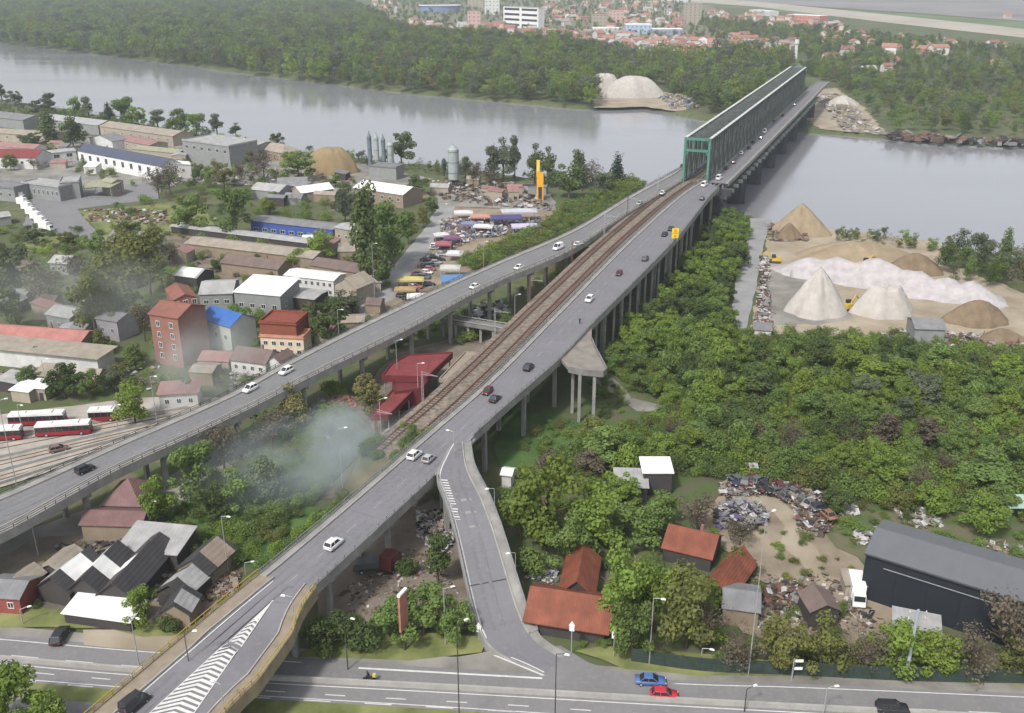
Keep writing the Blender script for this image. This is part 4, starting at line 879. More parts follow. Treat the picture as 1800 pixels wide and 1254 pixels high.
def window_mesh(w, h):
    k = (round(w, 1), round(h, 1))
    if k not in WIN:
        mb = MB(); e = .09
        for a in ((0, 0, -h / 2, w + e, e), (0, 0, h / 2, w + e, e)): mb.box((0, 0, a[2]), (a[3], .14, e))
        for x in (-w / 2, w / 2, 0): mb.box((x, 0, 0), (e * (.7 if x == 0 else 1), .13, h))
        g = MB(); g.box((0, .02, 0), (w - .02, .06, h - .02)); WIN[k] = (mb.mesh('window', WHT), g.mesh('pane', GLASS))
    return WIN[k]
def add_windows(t, x0, x1, y, zs, n, w, h, rz=0, fx=None):
    f, g = window_mesh(w, h)
    for z in zs:
        for i in range(n):
            x = x0 + (x1 - x0) * (i + .5) / n; pos = (x, y, z) if rz == 0 else (fx, x, z)
            o = link('window', f, t, pos, rz); link('pane', g, o)
def house(name, label, cat, A, B, depth, h, rise=1.5, ridge='x', wall=None, roof=None, over=.35, win=None, swin=None, door=False, group=None, panels=None, z0=0.0, parapet=False, addblock=True, chimney=False, lean=1, walls_open=False):
    """A, B: photo pixels of the two ends of the front eave (at height h)"""
    a, b = P(*A, h + z0), P(*B, h + z0); w = (b - a).length; rz = math.atan2(b.y - a.y, b.x - a.x); ux = Vector((math.cos(rz), math.sin(rz), 0)); uy = Vector((-math.sin(rz), math.cos(rz), 0))
    c = (a + b) / 2 + uy * depth / 2; c.z = z0
    return house_at(name, label, cat, c, rz, w, depth, h, rise, ridge, wall, roof, over, win, swin, door, group, panels, parapet, addblock, chimney, walls_open)
def house_at(name, label, cat, c, rz, w, depth, h, rise=1.5, ridge='x', wall=None, roof=None, over=.35, win=None, swin=None, door=False, group=None, panels=None, parapet=False, addblock=True, chimney=False, walls_open=False):
    t = thing(name, label, cat, c, rz, group); x, y = w / 2, depth / 2
    ca, sa = math.cos(rz), math.sin(rz); fp = [(c.x + px * ca - py * sa, c.y + px * sa + py * ca) for px, py in ((-x, -y), (x, -y), (x, y), (-x, y))]
    if addblock: block(fp)
    mb = MB()
    if walls_open:
        for px in (-x + .2, x - .2):
            for py in (-y + .2, y - .2): mb = MB(); mb.box((px, py, h / 2), (.25, .25, h)); mb.build('post', wall, t)
    else:
        p = [(-x, -y, -.4), (x, -y, -.4), (x, y, -.4), (-x, y, -.4), (-x, -y, h), (x, -y, h), (x, y, h), (-x, y, h)]
        mb.add(p, [(0, 1, 5, 4), (1, 2, 6, 5), (2, 3, 7, 6), (3, 0, 4, 7), (4, 5, 6, 7)])
        if rise > 0 and ridge == 'x': mb.add([(-x, -y, h), (-x, y, h), (-x, 0, h + rise), (x, -y, h), (x, y, h), (x, 0, h + rise)], [(1, 0, 2), (3, 4, 5)])
        if rise > 0 and ridge == 'y': mb.add([(-x, -y, h), (x, -y, h), (0, -y, h + rise), (-x, y, h), (x, y, h), (0, y, h + rise)], [(0, 1, 2), (4, 3, 5)])
        if ridge == 'shed': mb.add([(-x, y, h), (x, y, h), (-x, y, h + rise), (x, y, h + rise), (-x, -y, h), (x, -y, h)], [(0, 2, 3, 1), (4, 2, 0), (5, 1, 3)])
        mb.build('wall', wall, t)
    mb = MB(); o = over; th = .16
    def slab(p0, p1, p2, p3, m=mb): m.hexa([p0, p1, p2, p3] + [(q[0], q[1], q[2] + th) for q in (p0, p1, p2, p3)])
    e = .02
    if ridge == 'x' and rise > 0:
        k = rise / y; ze = h - o * k + e; zr = h + rise + e
        slab((-x - o, -y - o, ze), (x + o, -y - o, ze), (x + o, 0, zr), (-x - o, 0, zr)); slab((-x - o, 0, zr), (x + o, 0, zr), (x + o, y + o, ze), (-x - o, y + o, ze))
    elif ridge == 'y' and rise > 0:
        k = rise / x; ze = h - o * k + e; zr = h + rise + e
        slab((-x - o, -y - o, ze), (0, -y - o, zr), (0, y + o, zr), (-x - o, y + o, ze)); slab((0, -y - o, zr), (x + o, -y - o, ze), (x + o, y + o, ze), (0, y + o, zr))
    elif ridge == 'hip':
        r = min(x, y) if x > y else 0; ze = h + e; rx = x - y if x > y else 0; V = [(-x - o, -y - o, ze), (x + o, -y - o, ze), (x + o, y + o, ze), (-x - o, y + o, ze), (-rx, 0, h + rise), (rx, 0, h + rise)]
        mb.add(V, [(0, 1, 5, 4), (1, 2, 5), (2, 3, 4, 5), (3, 0, 4), (3, 2, 1, 0)])
    elif ridge == 'shed': slab((-x - o, -y - o, h + e), (x + o, -y - o, h + e), (x + o, y + o, h + rise + e), (-x - o, y + o, h + rise + e))
    else:
        slab((-x - o, -y - o, h + e), (x + o, -y - o, h + e), (x + o, y + o, h + e), (-x - o, y + o, h + e))
        if parapet:
            for q in (((-x, -y), (x, -y)), ((x, -y), (x, y)), ((x, y), (-x, y)), ((-x, y), (-x, -y))): mb.bar((*q[0], h + .45), (*q[1], h + .45), .25, .6)
    ro = mb.build('roof', roof, t)
    if chimney: mb = MB(); mb.box((x * .3, y * .3, h + rise * .8 + .5), (.5, .5, 1.4)); mb.build('chimney', WK, ro)
    if win: add_windows(t, -x + .3, x - .3, -y - .02, win[1], win[0], win[2], win[3])
    if swin: add_windows(t, -y + .3, y - .3, 0, swin[1], swin[0], swin[2], swin[3], math.pi / 2, x + .02)
    if door: mb = MB(); mb.box((x * .5, -y - .03, 1.05), (1.0, .1, 2.1)); mb.build('door', DARKM, t)
    if panels:                                       # lighter sheets patched on the roof
        for (u0, u1, side, m_) in panels:
            mb = MB()
            if ridge == 'x': k = rise / y; X0, X1 = -x + u0 * w, -x + u1 * w; mb.hexa([(X0, -y - o, h - o * k + .2), (X1, -y - o, h - o * k + .2), (X1, -.05, h + rise + .2), (X0, -.05, h + rise + .2), (X0, -y - o, h - o * k + .27), (X1, -y - o, h - o * k + .27), (X1, -.05, h + rise + .27), (X0, -.05, h + rise + .27)])
            else:
                k = rise / x; Y0, Y1 = -y + u0 * depth, -y + u1 * depth; s_ = side
                q = [(s_ * (x + o), Y0, h - o * k + .2), (0, Y0, h + rise + .2), (0, Y1, h + rise + .2), (s_ * (x + o), Y1, h - o * k + .2)]
                if s_ > 0: q = q[::-1]
                mb.hexa(q + [(a_, b_, c_ + .07) for a_, b_, c_ in q])
            mb.build('roof_panel', m_, t)
    return t
Bd = 'building'
house('warehouse', 'long low warehouse with a pale pinkish roof on the river bank, top left', Bd, (175, 222), (303, 240), 15, 6, 2, 'x', WB, RTN, win=(8, (3.5,), 1.5, 1.2))
house('warehouse', 'long grey warehouse roof continuing left of the pinkish one on the river bank', Bd, (66, 208), (172, 221), 15, 6, 2, 'x', WG, RLT)
house('warehouse', 'grey roofed warehouse at the left edge beside the river bank trees', Bd, (-60, 200), (40, 212), 18, 6, 2, 'x', WG, RGY)
house('warehouse', 'low tan roofed hall below the riverside warehouse at the left edge', Bd, (-40, 232), (85, 240), 14, 5, 1.5, 'x', WB, RTN, win=(6, (3,), 1.6, 1.2))
house('shed', 'white walled shed with a pinkish roof among the trees at the left edge', Bd, (-10, 258), (60, 262), 10, 5, 1.6, 'x', WW, RPK)
house('gabled_house', 'white gabled house facing the camera, behind the navy roofed building', Bd, (157, 242), (197, 249), 10, 5, 2.4, 'y', WW, RGY, swin=None, door=True)
house('workshop', 'pinkish roofed workshop attached right of the white gabled house', Bd, (199, 244), (262, 256), 12, 4.5, 1.2, 'x', WB, RPK, win=(4, (2.6,), 1.6, 1.2))
house('warehouse', 'low olive roofed shed in front of the pinkish riverside warehouse', Bd, (232, 262), (312, 270), 10, 4, 1.2, 'x', WB, ROL)
house('grey_hall', 'tall grey hall with a pale flat roof in the upper left yard', Bd, (320, 247), (402, 258), 20, 11, 0, 'flat', WG, RLT, parapet=True, win=(6, (8,), 2.2, 1.6))
house('grey_hall', 'lower grey hall right of the tall grey hall', Bd, (403, 252), (450, 257), 16, 8, 1, 'x', WG, RLT, win=(3, (5,), 2.0, 1.6))
house('small_house', 'tan house with a cream hipped roof above the round green tree', Bd, (452, 262), (498, 270), 12, 5, 3.5, 'hip', WT, RTN, win=(3, (2.8,), 1.2, 1.3))
house('long_building', 'long white two storey building with navy roof and a row of dark windows', Bd, (136, 265), (284, 293), 11, 7.5, 3.0, 'x', wm('clean_white', (.68, .68, .68)), RNV, win=(10, (4.6, ), 2.3, 2.8), swin=(2, (4.6,), 1.8, 1.8))
house('long_building', 'white annex with a wide dark opening left of the navy roofed building', Bd, (86, 270), (133, 265), 9, 5.5, .8, 'x', WW, RLT, win=(2, (3.6,), 3.0, 1.8))
house('small_house', 'white flat gabled block at the right end of the navy roofed building', Bd, (282, 294), (335, 290), 9, 6.5, 1.0, 'y', WW, RWH, win=(2, (4,), 1.2, 1.4))
house('red_roof_hall', 'hall with a dull red roof at the left edge of the upper yard', Bd, (-50, 275), (62, 278), 14, 6, 3, 'x', WW, RMR, win=(7, (3.4,), 1.6, 1.4))
house('office_block', 'low grey green office block with a band of windows beside the truck yard', Bd, (38, 322), (103, 330), 9, 6.5, 0, 'flat', WG, RLT, parapet=True, win=(8, (3.4,), 1.2, 2.2))
house('office_block', 'pale grey block joined right of the grey green office', Bd, (104, 322), (138, 320), 12, 7.5, 0, 'flat', WG, RLT, parapet=True)
house('office_block', 'pale grey office at the left edge beside the row of white trucks', Bd, (-40, 326), (24, 332), 10, 6, 0, 'flat', WG, RGY, parapet=True, win=(4, (3,), 1.5, 1.6))
house('canopy', 'olive flat canopy over a dark loading bay in the truck yard', 'canopy', (146, 328), (194, 330), 9, 5, .8, 'shed', WG, ROL, walls_open=True)
house('small_house', 'olive cream house right of the loading canopy in the truck yard', Bd, (196, 322), (216, 318), 8, 6, 1, 'y', WB, ROL, win=(1, (3,), 1.2, 1.4))
house('small_house', 'green grey shed at the left edge below the truck yard', Bd, (-20, 385), (18, 380), 8, 3.5, 1.2, 'x', WG, RLT)
house('shed', 'pale corrugated shed roof left of a heap roofed shed in the central yard', Bd, (440, 333), (490, 338), 12, 4, 2, 'x', WG, RLT)
house('shed', 'weathered grey gable roof in the central yard', Bd, (488, 330), (540, 328), 14, 4, 3, 'x', WG, RGY)
house('shed', 'bright pale sheet roof right of the weathered grey gable', Bd, (530, 340), (586, 332), 10, 4, 2, 'x', WB, RWH)
house('warehouse', 'warehouse with a clean white roof behind the tall poplar', Bd, (622, 330), (708, 343), 14, 6, 2.2, 'x', WT, RWH, win=(6, (3.6,), 1.5, 1.4))
house('blue_hall', 'long low hall with a strip of blue wall behind the green bushes', Bd, (440, 388), (585, 404), 9, 5, .8, 'x', wm('blue', (.05, .09, .30)), RGY, win=(9, (1.8,), 2.2, 1.4))
house('blue_hall', 'cream end block of the long blue walled hall', Bd, (588, 400), (628, 408), 9, 6, .6, 'x', WB, RLT, win=(3, (3,), 1.2, 1.2))
house('long_shed', 'long narrow shed with a white roof edge below the blue hall', Bd, (300, 398), (540, 428), 6, 3, .6, 'x', WD, RLT)
house('long_shed', 'long tan grey roof stretching left of the round bushes', Bd, (325, 428), (550, 455), 10, 4, 1.2, 'x', WT, RTN)
house('long_shed', 'long dull brown tiled roof below the tan grey one', Bd, (388, 462), (488, 474), 9, 4, 1.8, 'x', WT, RBR, chimney=True)
house('long_shed', 'grey brown roof right of the round bushes in the centre yard', Bd, (545, 466), (630, 480), 9, 4, 1.5, 'x', WT, RBR)
house('canopy', 'white sheet roof over a dark open store left of the grey shed', 'canopy', (306, 484), (345, 489), 9, 5, 1.6, 'x', WD, RLT, panels=[(0.05, .95, -1, RWH)])
house('warehouse', 'grey walled warehouse with ribbed pale roof above the blue roofed house', Bd, (350, 518), (408, 516), 14, 6.5, 1.8, 'x', WG, RLT, win=(3, (4,), 1.5, 1.2))
house('warehouse', 'warehouse with a brilliant white sloping roof in the centre left', Bd, (411, 514), (492, 521), 13, 7, 1.6, 'shed', WG, RWH, win=(4, (3.2,), 1.5, 1.4), swin=(2, (3.5,), 1.5, 1.4))
house('apartment_block', 'white two storey block with dark windows right of the bright white roof', Bd, (500, 484), (586, 494), 8, 6, .8, 'x', WW, RWH, win=(8, (1.9, 4.4), 1.0, 1.3))
house('small_house', 'cream gabled house beside the white two storey block', Bd, (588, 500), (626, 508), 9, 6, 2.6, 'y', WB, RTN, win=(2, (3,), 1.0, 1.3))
house('shed', 'dark fronted shed with a pale roof edge under the white two storey block', Bd, (508, 522), (552, 527), 9, 4, .4, 'x', WD, RLT)
house('blue_roof_house', 'pale house with a vivid blue roof beside the brick tower', Bd, (352, 560), (404, 575), 9, 8, 2.4, 'x', wm('pale_green', (.42, .46, .43)), RBL, win=(3, (4.5,), 1.1, 1.4))
t = house('brick_building', 'tall unfinished red brick apartment building with curved balconies, half veiled by smoke', Bd, (262, 552), (312, 560), 11, 14.0, 2.0, 'x', WK, rm('brickred', (.21, .09, .07), .4), win=(2, (2.6, 5.6, 8.6, 11.6), 1.1, 1.5))
t2 = house('brick_building', 'taller right wing of the red brick apartment building', Bd, (306, 528), (345, 522), 11, 16, 1.2, 'y', WK, rm('brickred', (.21, .09, .07), .4))
for z in (3.5, 6.8, 10.1, 13.4): mb = MB(); mb.prism([(-3.2, -5.6), (-2.4, -7.2), (0, -7.9), (2.4, -7.2), (3.2, -5.6)], z, z + .25); mb.prism([(-2.4, -7.25), (0, -7.95), (2.4, -7.25), (2.4, -7.1), (0, -7.8), (-2.4, -7.1)], z + .25, z + 1.1); mb.build('balcony', wm('balcony', (.36, .2, .17)), t2)
add_windows(t2, -3.4, 3.4, -5.56, (4.8, 8.1, 11.4, 14.7), 3, 1.2, 1.7)
house('stepped_building', 'low building with a dark red upper storey and red flat roof beside the left viaduct', Bd, (456, 568), (520, 572), 9, 9.5, 0, 'flat', wm('deep_red', (.20, .07, .045)), rm('dulldeepred', (.20, .055, .035)), parapet=True)
house('stepped_building', 'white and orange front block below the dark red storey', Bd, (457, 592), (533, 596), 6, 6, 0, 'flat', wm('cream', (.60, .50, .38)), rm('salmon', (.45, .22, .15)), parapet=True, win=(5, (2, 4.3), 1.2, 1.2))
house('small_house', 'small tiled house with a white gable by the left viaduct', Bd, (405, 632), (466, 640), 8, 4, 2.2, 'x', WW, RBR, win=(4, (2.2,), 1.0, 1.2), chimney=True)
house('small_house', 'tiny white gabled annex right of the small tiled house', Bd, (468, 636), (496, 641), 6, 4, 1.8, 'y', WW, RBR, door=True)
house('long_shed', 'long flat pale concrete roof with white wall beneath, left edge in the smoke', Bd, (-60, 607), (170, 630), 7, 5, .3, 'shed', WW, RTN, over=1.0)
house('long_shed', 'dull red roof behind the long pale concrete roof', Bd, (-60, 588), (140, 603), 9, 5, 1.6, 'x', WT, rm('dullred', (.36, .16, .14), .5), chimney=True)
house('hut', 'small hut with a flat pink roof beside the lamp post above the left viaduct', Bd, (279, 694), (346, 690), 6, 3.8, .5, 'shed', WW, RPK, over=.6, win=(3, (1.8,), 1.0, 1.2))
house('shed', 'little pale roofed shed left of the buses, upper one', Bd, (-8, 668), (36, 676), 5, 3, .6, 'shed', WD, RLT)
house('shed', 'little white roofed open shed left of the buses, lower one', Bd, (18, 686), (50, 690), 5, 3, .5, 'shed', WB, RWH)
house('shed', 'cream open shed with a white roof just above the buses', Bd, (48, 682), (78, 684), 4.5, 3.2, .4, 'shed', WB, RWH, door=True)
house('small_house', 'faint grey house seen through the smoke at the upper left', Bd, (86, 462), (118, 464), 8, 4, 1.6, 'x', WG, RLT, win=(3, (2,), 1.1, 1.3))
house('small_house', 'grey roofed house beneath the big olive trees', Bd, (190, 418), (250, 422), 9, 3.5, 2, 'x', WB, RGY)
house('small_house', 'small grey house with white openings in the smoke above the brick tower', Bd, (80, 552), (122, 560), 8, 5, 1.4, 'x', WG, RLT, win=(3, (2.4,), 1.0, 1.3))
house('small_house', 'pale purple grey house with white canopy in the smoke', Bd, (168, 560), (205, 566), 8, 6, 1.0, 'x', wm('mauve', (.3, .28, .31)), RGY, win=(2, (3,), 1.0, 1.3))
# station canopies
h = 6.0
def flatroof(name, label, cat, px, z, th, m, posts=True, postm=STEEL, fasc=None):
    c = [P(x, y, z) for x, y in px]; ctr = sum(c, Vector()) / len(c); t = thing(name, label, cat, (ctr.x, ctr.y, 0)); block(c)
    pts = [(q.x - ctr.x, q.y - ctr.y) for q in c]
    ar = sum(pts[i][0] * pts[(i + 1) % len(pts)][1] - pts[(i + 1) % len(pts)][0] * pts[i][1] for i in range(len(pts)))
    if ar < 0: pts.reverse()
    mb = MB(); mb.prism(pts, z - th, z); mb.build('roof', m, t)
    for i in range(len(pts)):
        a, b = pts[i], pts[(i + 1) % len(pts)]; mb = MB(); mb.bar((*a, z - th / 2 + .1), (*b, z - th / 2 + .1), .3, th + .5); mb.build('fascia', fasc or m, t)
    n = len(pts)
    for a, b in zip(pts, pts[1:] + pts[:1]):
        k = max(1, int(math.hypot(b[0] - a[0], b[1] - a[1]) / 6))
        for j in range(k): x = (a[0] + (b[0] - a[0]) * j / k) * .93; y = (a[1] + (b[1] - a[1]) * j / k) * .93; mb = MB(); mb.tube((x, y, -.2), (x, y, z - th), .16, n=8); mb.build('post', postm, t)
    return t
FR = mat('maroon_fascia', (.13, .028, .033), .6, .1)
flatroof('station_canopy', 'large flat dark red canopy of the railway stop under the left viaduct', 'canopy', [(672, 662), (690, 640), (716, 626), (795, 621), (750, 664)], 6.5, 1.2, RMR, fasc=FR)
flatroof('station_canopy', 'narrow dark red canopy running down towards the camera from the large one', 'canopy', [(695, 682), (738, 676), (682, 732), (652, 732), (664, 716)], 4.6, .9, RMR, fasc=FR)
flatroof('station_wall', 'deep red linking block between the two red canopies', 'building', [(690, 672), (752, 668), (742, 684), (694, 690)], 5.0, 4.8, FR)
flatroof('platform_roof', 'pale beige platform roof beside the tracks right of the red canopy', 'canopy', [(772, 668), (818, 620), (850, 622), (800, 668)], 5.0, .5, mat('beige_roof', (.27, .23, .19), .9, .12, .5))
t = thing('platform', 'grey concrete platform strip between the red canopies and the tracks', 'platform', P(720, 740)); mb = MB(); c = [P(x, y) for x, y in [(640, 800), (700, 740), (795, 668), (815, 672), (740, 745), (670, 812)]]; mb.prism([(q.x, q.y) for q in c][::-1], -.2, .9); mb.build('slab', CONC, t, world=True)
house('brown_house', 'dark maroon hipped roof house under the left viaduct, upper one', Bd, (178, 888), (246, 890), 9, 4, 3.5, 'hip', WT, rm('maroonbrown', (.17, .10, .10), .4))
house('brown_house', 'maroon roofed annex with a pale edge below the hipped one under the left viaduct', Bd, (142, 922), (246, 925), 6, 3.5, 1.2, 'x', WT, rm('maroonbrown', (.17, .10, .10), .4))
# black sheds, lower left
PAT = [(.0, .33, 1, RLT), (.5, .8, 1, RWH)]
RB2 = rm('tar', (.05, .048, .05), .6, .15)
house('shed', 'tar black gabled shed with bright sheets at the left of the shed cluster', 'shed', (66, 1030), (122, 1042), 9, 3.2, 2.4, 'y', WD, RB2, panels=[(.1, .75, -1, RLT), (.25, .8, 1, RWH)])
house('shed', 'tar black shed with two long white sheets in the middle of the cluster', 'shed', (120, 1036), (176, 1042), 11, 3.4, 2.6, 'y', WD, RB2, panels=[(.35, .6, -1, RWH), (.62, .9, -1, RLT), (.3, .6, 1, RWH)])
house('shed', 'tar black shed with one white diamond sheet right of the middle', 'shed', (172, 1044), (232, 1050), 12, 3.3, 2.5, 'y', WD, RB2, panels=[(.4, .7, -1, RWH)])
house('shed', 'plain tar black shed at the back right of the cluster', 'shed', (212, 998), (272, 1004), 8, 3.2, 2.2, 'y', WD, RB2)
house('shed', 'broad pale grey roofed shed at the back of the black shed cluster', 'shed', (206, 966), (310, 976), 7.5, 3.6, 1.0, 'shed', WD, RLT)
house('shed', 'tar black shed with a brown patched roof at the right of the cluster', 'shed', (312, 998), (366, 1010), 8, 3.4, 2.2, 'y', WT, RB2, panels=[(.3, .95, 1, rm('rustybrown', (.26, .21, .17)))])
house('shed', 'small black shed with a slanting pale strip at the lower right of the cluster', 'shed', (276, 1040), (326, 1052), 7, 3, 2, 'y', WD, RB2, panels=[(.2, .7, -1, RLT), (.3, .9, 1, RLT)])
house('shed', 'small brick fronted black shed with a white strip, nearest the overpass', 'shed', (280, 1078), (332, 1080), 5, 3, 1.8, 'y', WT, RB2, panels=[(.1, .8, 1, RLT)])
house('shed', 'brown plank shed roof left end of the black cluster', 'shed', (68, 1000), (112, 1008), 6, 3, 1.4, 'y', WD, RTN)
house('long_shed', 'long low white sheet roof along the verge in front of the black sheds', 'shed', (112, 1078), (228, 1094), 4.5, 2.2, .7, 'shed', WD, RWH)
house('shed', 'red walled shed at the left edge above the verge', 'shed', (-30, 1048), (33, 1052), 6, 3.5, 1.2, 'x', wm('red', (.25, .07, .06)), RGY, win=(2, (2,), 1, 1.1))
house('shed', 'small brown roofed shed beside the red walled one', 'shed', (4, 1028), (40, 1036), 5, 3, 1.4, 'y', WT, RTN)
# right side
t = house('dark_warehouse', 'big dark blue grey warehouse with a smooth slate roof at the right edge', Bd, (1524, 972), (1880, 1082), 12, 9.0, 1.6, 'x', wm('slate', (.018, .022, .03)), ribbed('roof_slate', (.125, .13, .145), 1.0, 0, .5, .05), over=.3)
w = (P(1524, 972, 9.0) - P(1880, 1082, 9.0)).length
for i in range(int(w / 5) + 1): mb = MB(); mb.box((-w / 2 + i * 5, -6.06, 4.3), (.16, .12, 8.6)); mb.build('wall_post', MATS['wall_slate'], t)
mb = MB(); mb.box((0, -6.3, 7.2), (w * .8, .12, .12)); mb.build('gutter', STEEL, t); mb = MB(); mb.box((0, -6.35, 8.85), (w + .5, .22, .22)); mb.build('gutter', DARKM, t)
house('red_roof_house', 'long orange red tiled house beside the foot of the slip ramp', Bd, (930, 1085), (1062, 1106), 9, 3.0, 2.6, 'x', WD, RRD, over=.9, door=True)
house('red_roof_house', 'orange red tiled rear wing behind the house at the slip ramp foot', Bd, (985, 1040), (1042, 1046), 11, 3.0, 2.6, 'y', WD, RRD, over=.5)
house('red_roof_house', 'orange red tiled house half hidden behind the trees, upper wing', Bd, (1166, 962), (1250, 982), 8, 2.8, 2.4, 'x', WD, RRD, chimney=True)
house('red_roof_house', 'orange red tiled lower wing beside the tan roofed shed', Bd, (1236, 1036), (1284, 1052), 12, 2.8, 2.4, 'y', WD, RRD, over=.5)
house('shed', 'low pale grey roofed shed in the trees, left one of two', 'shed', (1082, 856), (1138, 858), 6, 3.2, .8, 'shed', WD, RLT)
house('shed', 'dark walled shed with a white roof in the trees, right one of two', 'shed', (1132, 832), (1182, 832), 5.5, 5, .5, 'shed', WD, RWH)
house('shed', 'flat grey tan roofed shed between the red roof and the scrap heap', 'shed', (1272, 1068), (1334, 1076), 7, 3.2, 1.2, 'x', WT, RGY)
house('hut', 'small dark brick hut with a gabled roof in the scrapyard', 'hut', (1426, 1075), (1476, 1072), 5, 3.6, 1.2, 'y', WD, RBR, door=True)
house('canopy', 'flat white sheet canopy on posts in front of the dark warehouse', 'canopy', (1572, 1098), (1652, 1114), 4, 3.6, .3, 'shed', WG, RLT, walls_open=True)
house('canopy', 'small green sheet canopy at the right edge above the warehouse', 'canopy', (1776, 893), (1815, 893), 4, 3, .3, 'shed', WG, rm('green', (.35, .5, .4)), walls_open=True)
house('shed', 'flat pale shed beside the white lorry at the warehouse corner', 'shed', (1488, 1028), (1522, 1030), 4, 2.6, .2, 'shed', WB, RTN)
house('shed', 'grey plant shed with slate roof at the edge of the gravel yard', 'shed', (1610, 578), (1662, 580), 9, 5, 1.5, 'x', WG, RGY)
house('shed', 'white flat shed on the gravel yard next to the service road', 'shed', (1326, 580), (1356, 582), 5, 3, .4, 'shed', WW, RGY)
house('pump_house', 'small cream hut on the clearing left of the bright green trees', 'hut', (882, 834), (898, 836), 3, 3, .6, 'x', WW, RWH)
house('pump_house', 'small pale box hut at the edge of the wood above the scrap', 'hut', (1320, 822), (1330, 822), 2, 3, .4, 'x', WG, RLT)
# silos, crane
def silo(x, yb, yt, r, label, m=STEEL, cone=True, group=None):
    h = height_at(x, yb, yt); b = P(x, yb); t = thing('silo', label, 'silo', b, 0, group); BLOCK_CIRC.append((b.x, b.y, r + 1))
    mb = MB(); mb.tube((0, 0, 3), (0, 0, h * .86), r, n=18); mb.build('tank', m, t, smooth=False)
    mb = MB(); mb.tube((0, 0, h * .86), (0, 0, h * .95), r, r * .25, 18); mb.tube((0, 0, h * .95), (0, 0, h), .25, n=6); mb.build('cap', m, t)
    mb = MB(); mb.tube((0, 0, 3), (0, 0, 1.2), r, .4, 18)
    for k in range(4): mb.bar((r * .8 * math.cos(k * 1.57 + .78), r * .8 * math.sin(k * 1.57 + .78), 0), (r * .8 * math.cos(k * 1.57 + .78), r * .8 * math.sin(k * 1.57 + .78), 3.2), .25)
    mb.build('hopper', DARKM, t)
    for z in (h * .3, h * .55, h * .8): mb = MB(); mb.tube((0, 0, z), (0, 0, z + .2), r * 1.03, n=18); mb.build('hoop', DARKM, t)
SG = mat('silo_grey', (.30, .34, .34), .6, .15, .4); SD = mat('silo_dark', (.14, .17, .19), .6, .15)
silo(798, 326, 252, 2.6, 'stout grey green silo standing alone above the market', SG)
for x, yt, r, lb in ((652, 230, 1.1, 'slim dark silo, leftmost of the riverside cluster'), (664, 232, 1.2, 'slim pale silo, second from left in the riverside cluster'), (676, 236, 1.1, 'slim dark silo in the middle of the riverside cluster'), (688, 246, 1.6, 'shorter stout silo at the right of the riverside cluster')):
    silo(x, 304, yt, r, lb, SD if r < 1.15 else SG, group='silos on the river bank')
house('plant_building', 'dark grey batching plant building under the slim silos', Bd, (648, 292), (696, 296), 8, 6, 0, 'flat', WG, RGY, parapet=True)
b = P(949, 352); t = thing('yellow_tower', 'orange and yellow steel tower standing among the trees left of the viaduct', 'tower', b); h = height_at(949, 352, 282); OR = mat('orange_paint', (.70, .36, .03), .5, .1); YP = mat('yellow_paint', (.66, .60, .12), .5, .1)
mb = MB(); mb.box((0, 0, h * .35), (3.0, 3.0, h * .7)); mb.box((-.9, 0, h * .8), (1.6, 1.6, h * .4)); mb.build('tower_casing', OR, t); mb = MB(); mb.box((-.9, -.9, h * .86), (1.3, .4, h * .26)); mb.build('upper_panel', YP, t)
mb = MB(); mb.box((0, -1.6, h * .2), (1.6, .3, h * .3)); mb.bar((-8, 0, h * .38), (0, 0, h * .38), .7); mb.build('conveyor', DARKM, t)
# heaps of sand and gravel
def heap(name, label, cat, x, y, top, wpx, m, aspect=.8, seed=0, steep=1.0, ridge=0.0, rz=0.0, flat=0.0):
    b = P(x, y); h = height_at(x, y, top); s_ = (100) / (.926 * (y + 65)); r = wpx * s_ / 2; rr_ = random.Random(seed); n = 44; k = 14; vs, fs = [], []
    ph = [rr_.uniform(0, 6) for _ in range(4)]
    for j in range(k + 1):
        t_ = j / k
        for i in range(n):
            a = 2 * math.pi * i / n; q = 1 + .07 * math.sin(3 * a + ph[0]) + .05 * math.sin(5 * a + ph[1]) + .03 * math.sin(9 * a + ph[2]); rad = r * t_ * q
            z = h * max(0, min(1 - t_ ** steep, 1 - flat)) / (1 - flat) * (1 + (.09 * math.sin(a * 5 + ph[2]) + .05 * math.sin(a * 13 + ph[3] + j * .4)) * t_) + rr_.uniform(-.02, .02) * h * (j < k)
            X = math.cos(a) * rad + (ridge * r * (1 if math.cos(a) > 0 else -1) * (1 - t_) * 0); vs.append((X * (1 + ridge), math.sin(a) * rad * aspect, z if j < k else -.3))
    for j in range(k):
        for i in range(n): a = j * n + i; c = j * n + (i + 1) % n; fs.append((a, a + n, c + n, c))
    mb = MB(); mb.add(vs, fs); o = mb.mesh(name, m, True); o = link(name, o, None, b, rz); BLOCK_CIRC.append((b.x, b.y, r * .8)); return tag(o, label, cat)
WG_ = mat('white_gravel', (.35, .325, .33), .95, .1, .4, detail=8, bump=.3, bscale=2, c2=(.45, .425, .435)); PG = mat('pale_gravel', (.40, .375, .35), .95, .14, .4, detail=8, bump=.3, bscale=2); TS = mat('tan_sand', (.27, .215, .145), .95, .16, .3, detail=8, bump=.25, bscale=1.5); OS = mat('ochre_sand', (.25, .185, .105), .95, .1, .3, detail=8, bump=.2); BS = mat('brown_spoil', (.18, .135, .09), .95, .25, .3, detail=8, bump=.4, bscale=1.5)
heap('gravel_heap', 'tall conical pale gravel heap, the most pointed one in the right hand yard', 'gravel heap', 1434, 548, 470, 112, PG, .8, 1, 1.15)
heap('gravel_heap', 'low flat topped pale gravel heap right of the pointed one', 'gravel heap', 1553, 552, 505, 110, PG, .6, 2, 1.4, flat=.3)
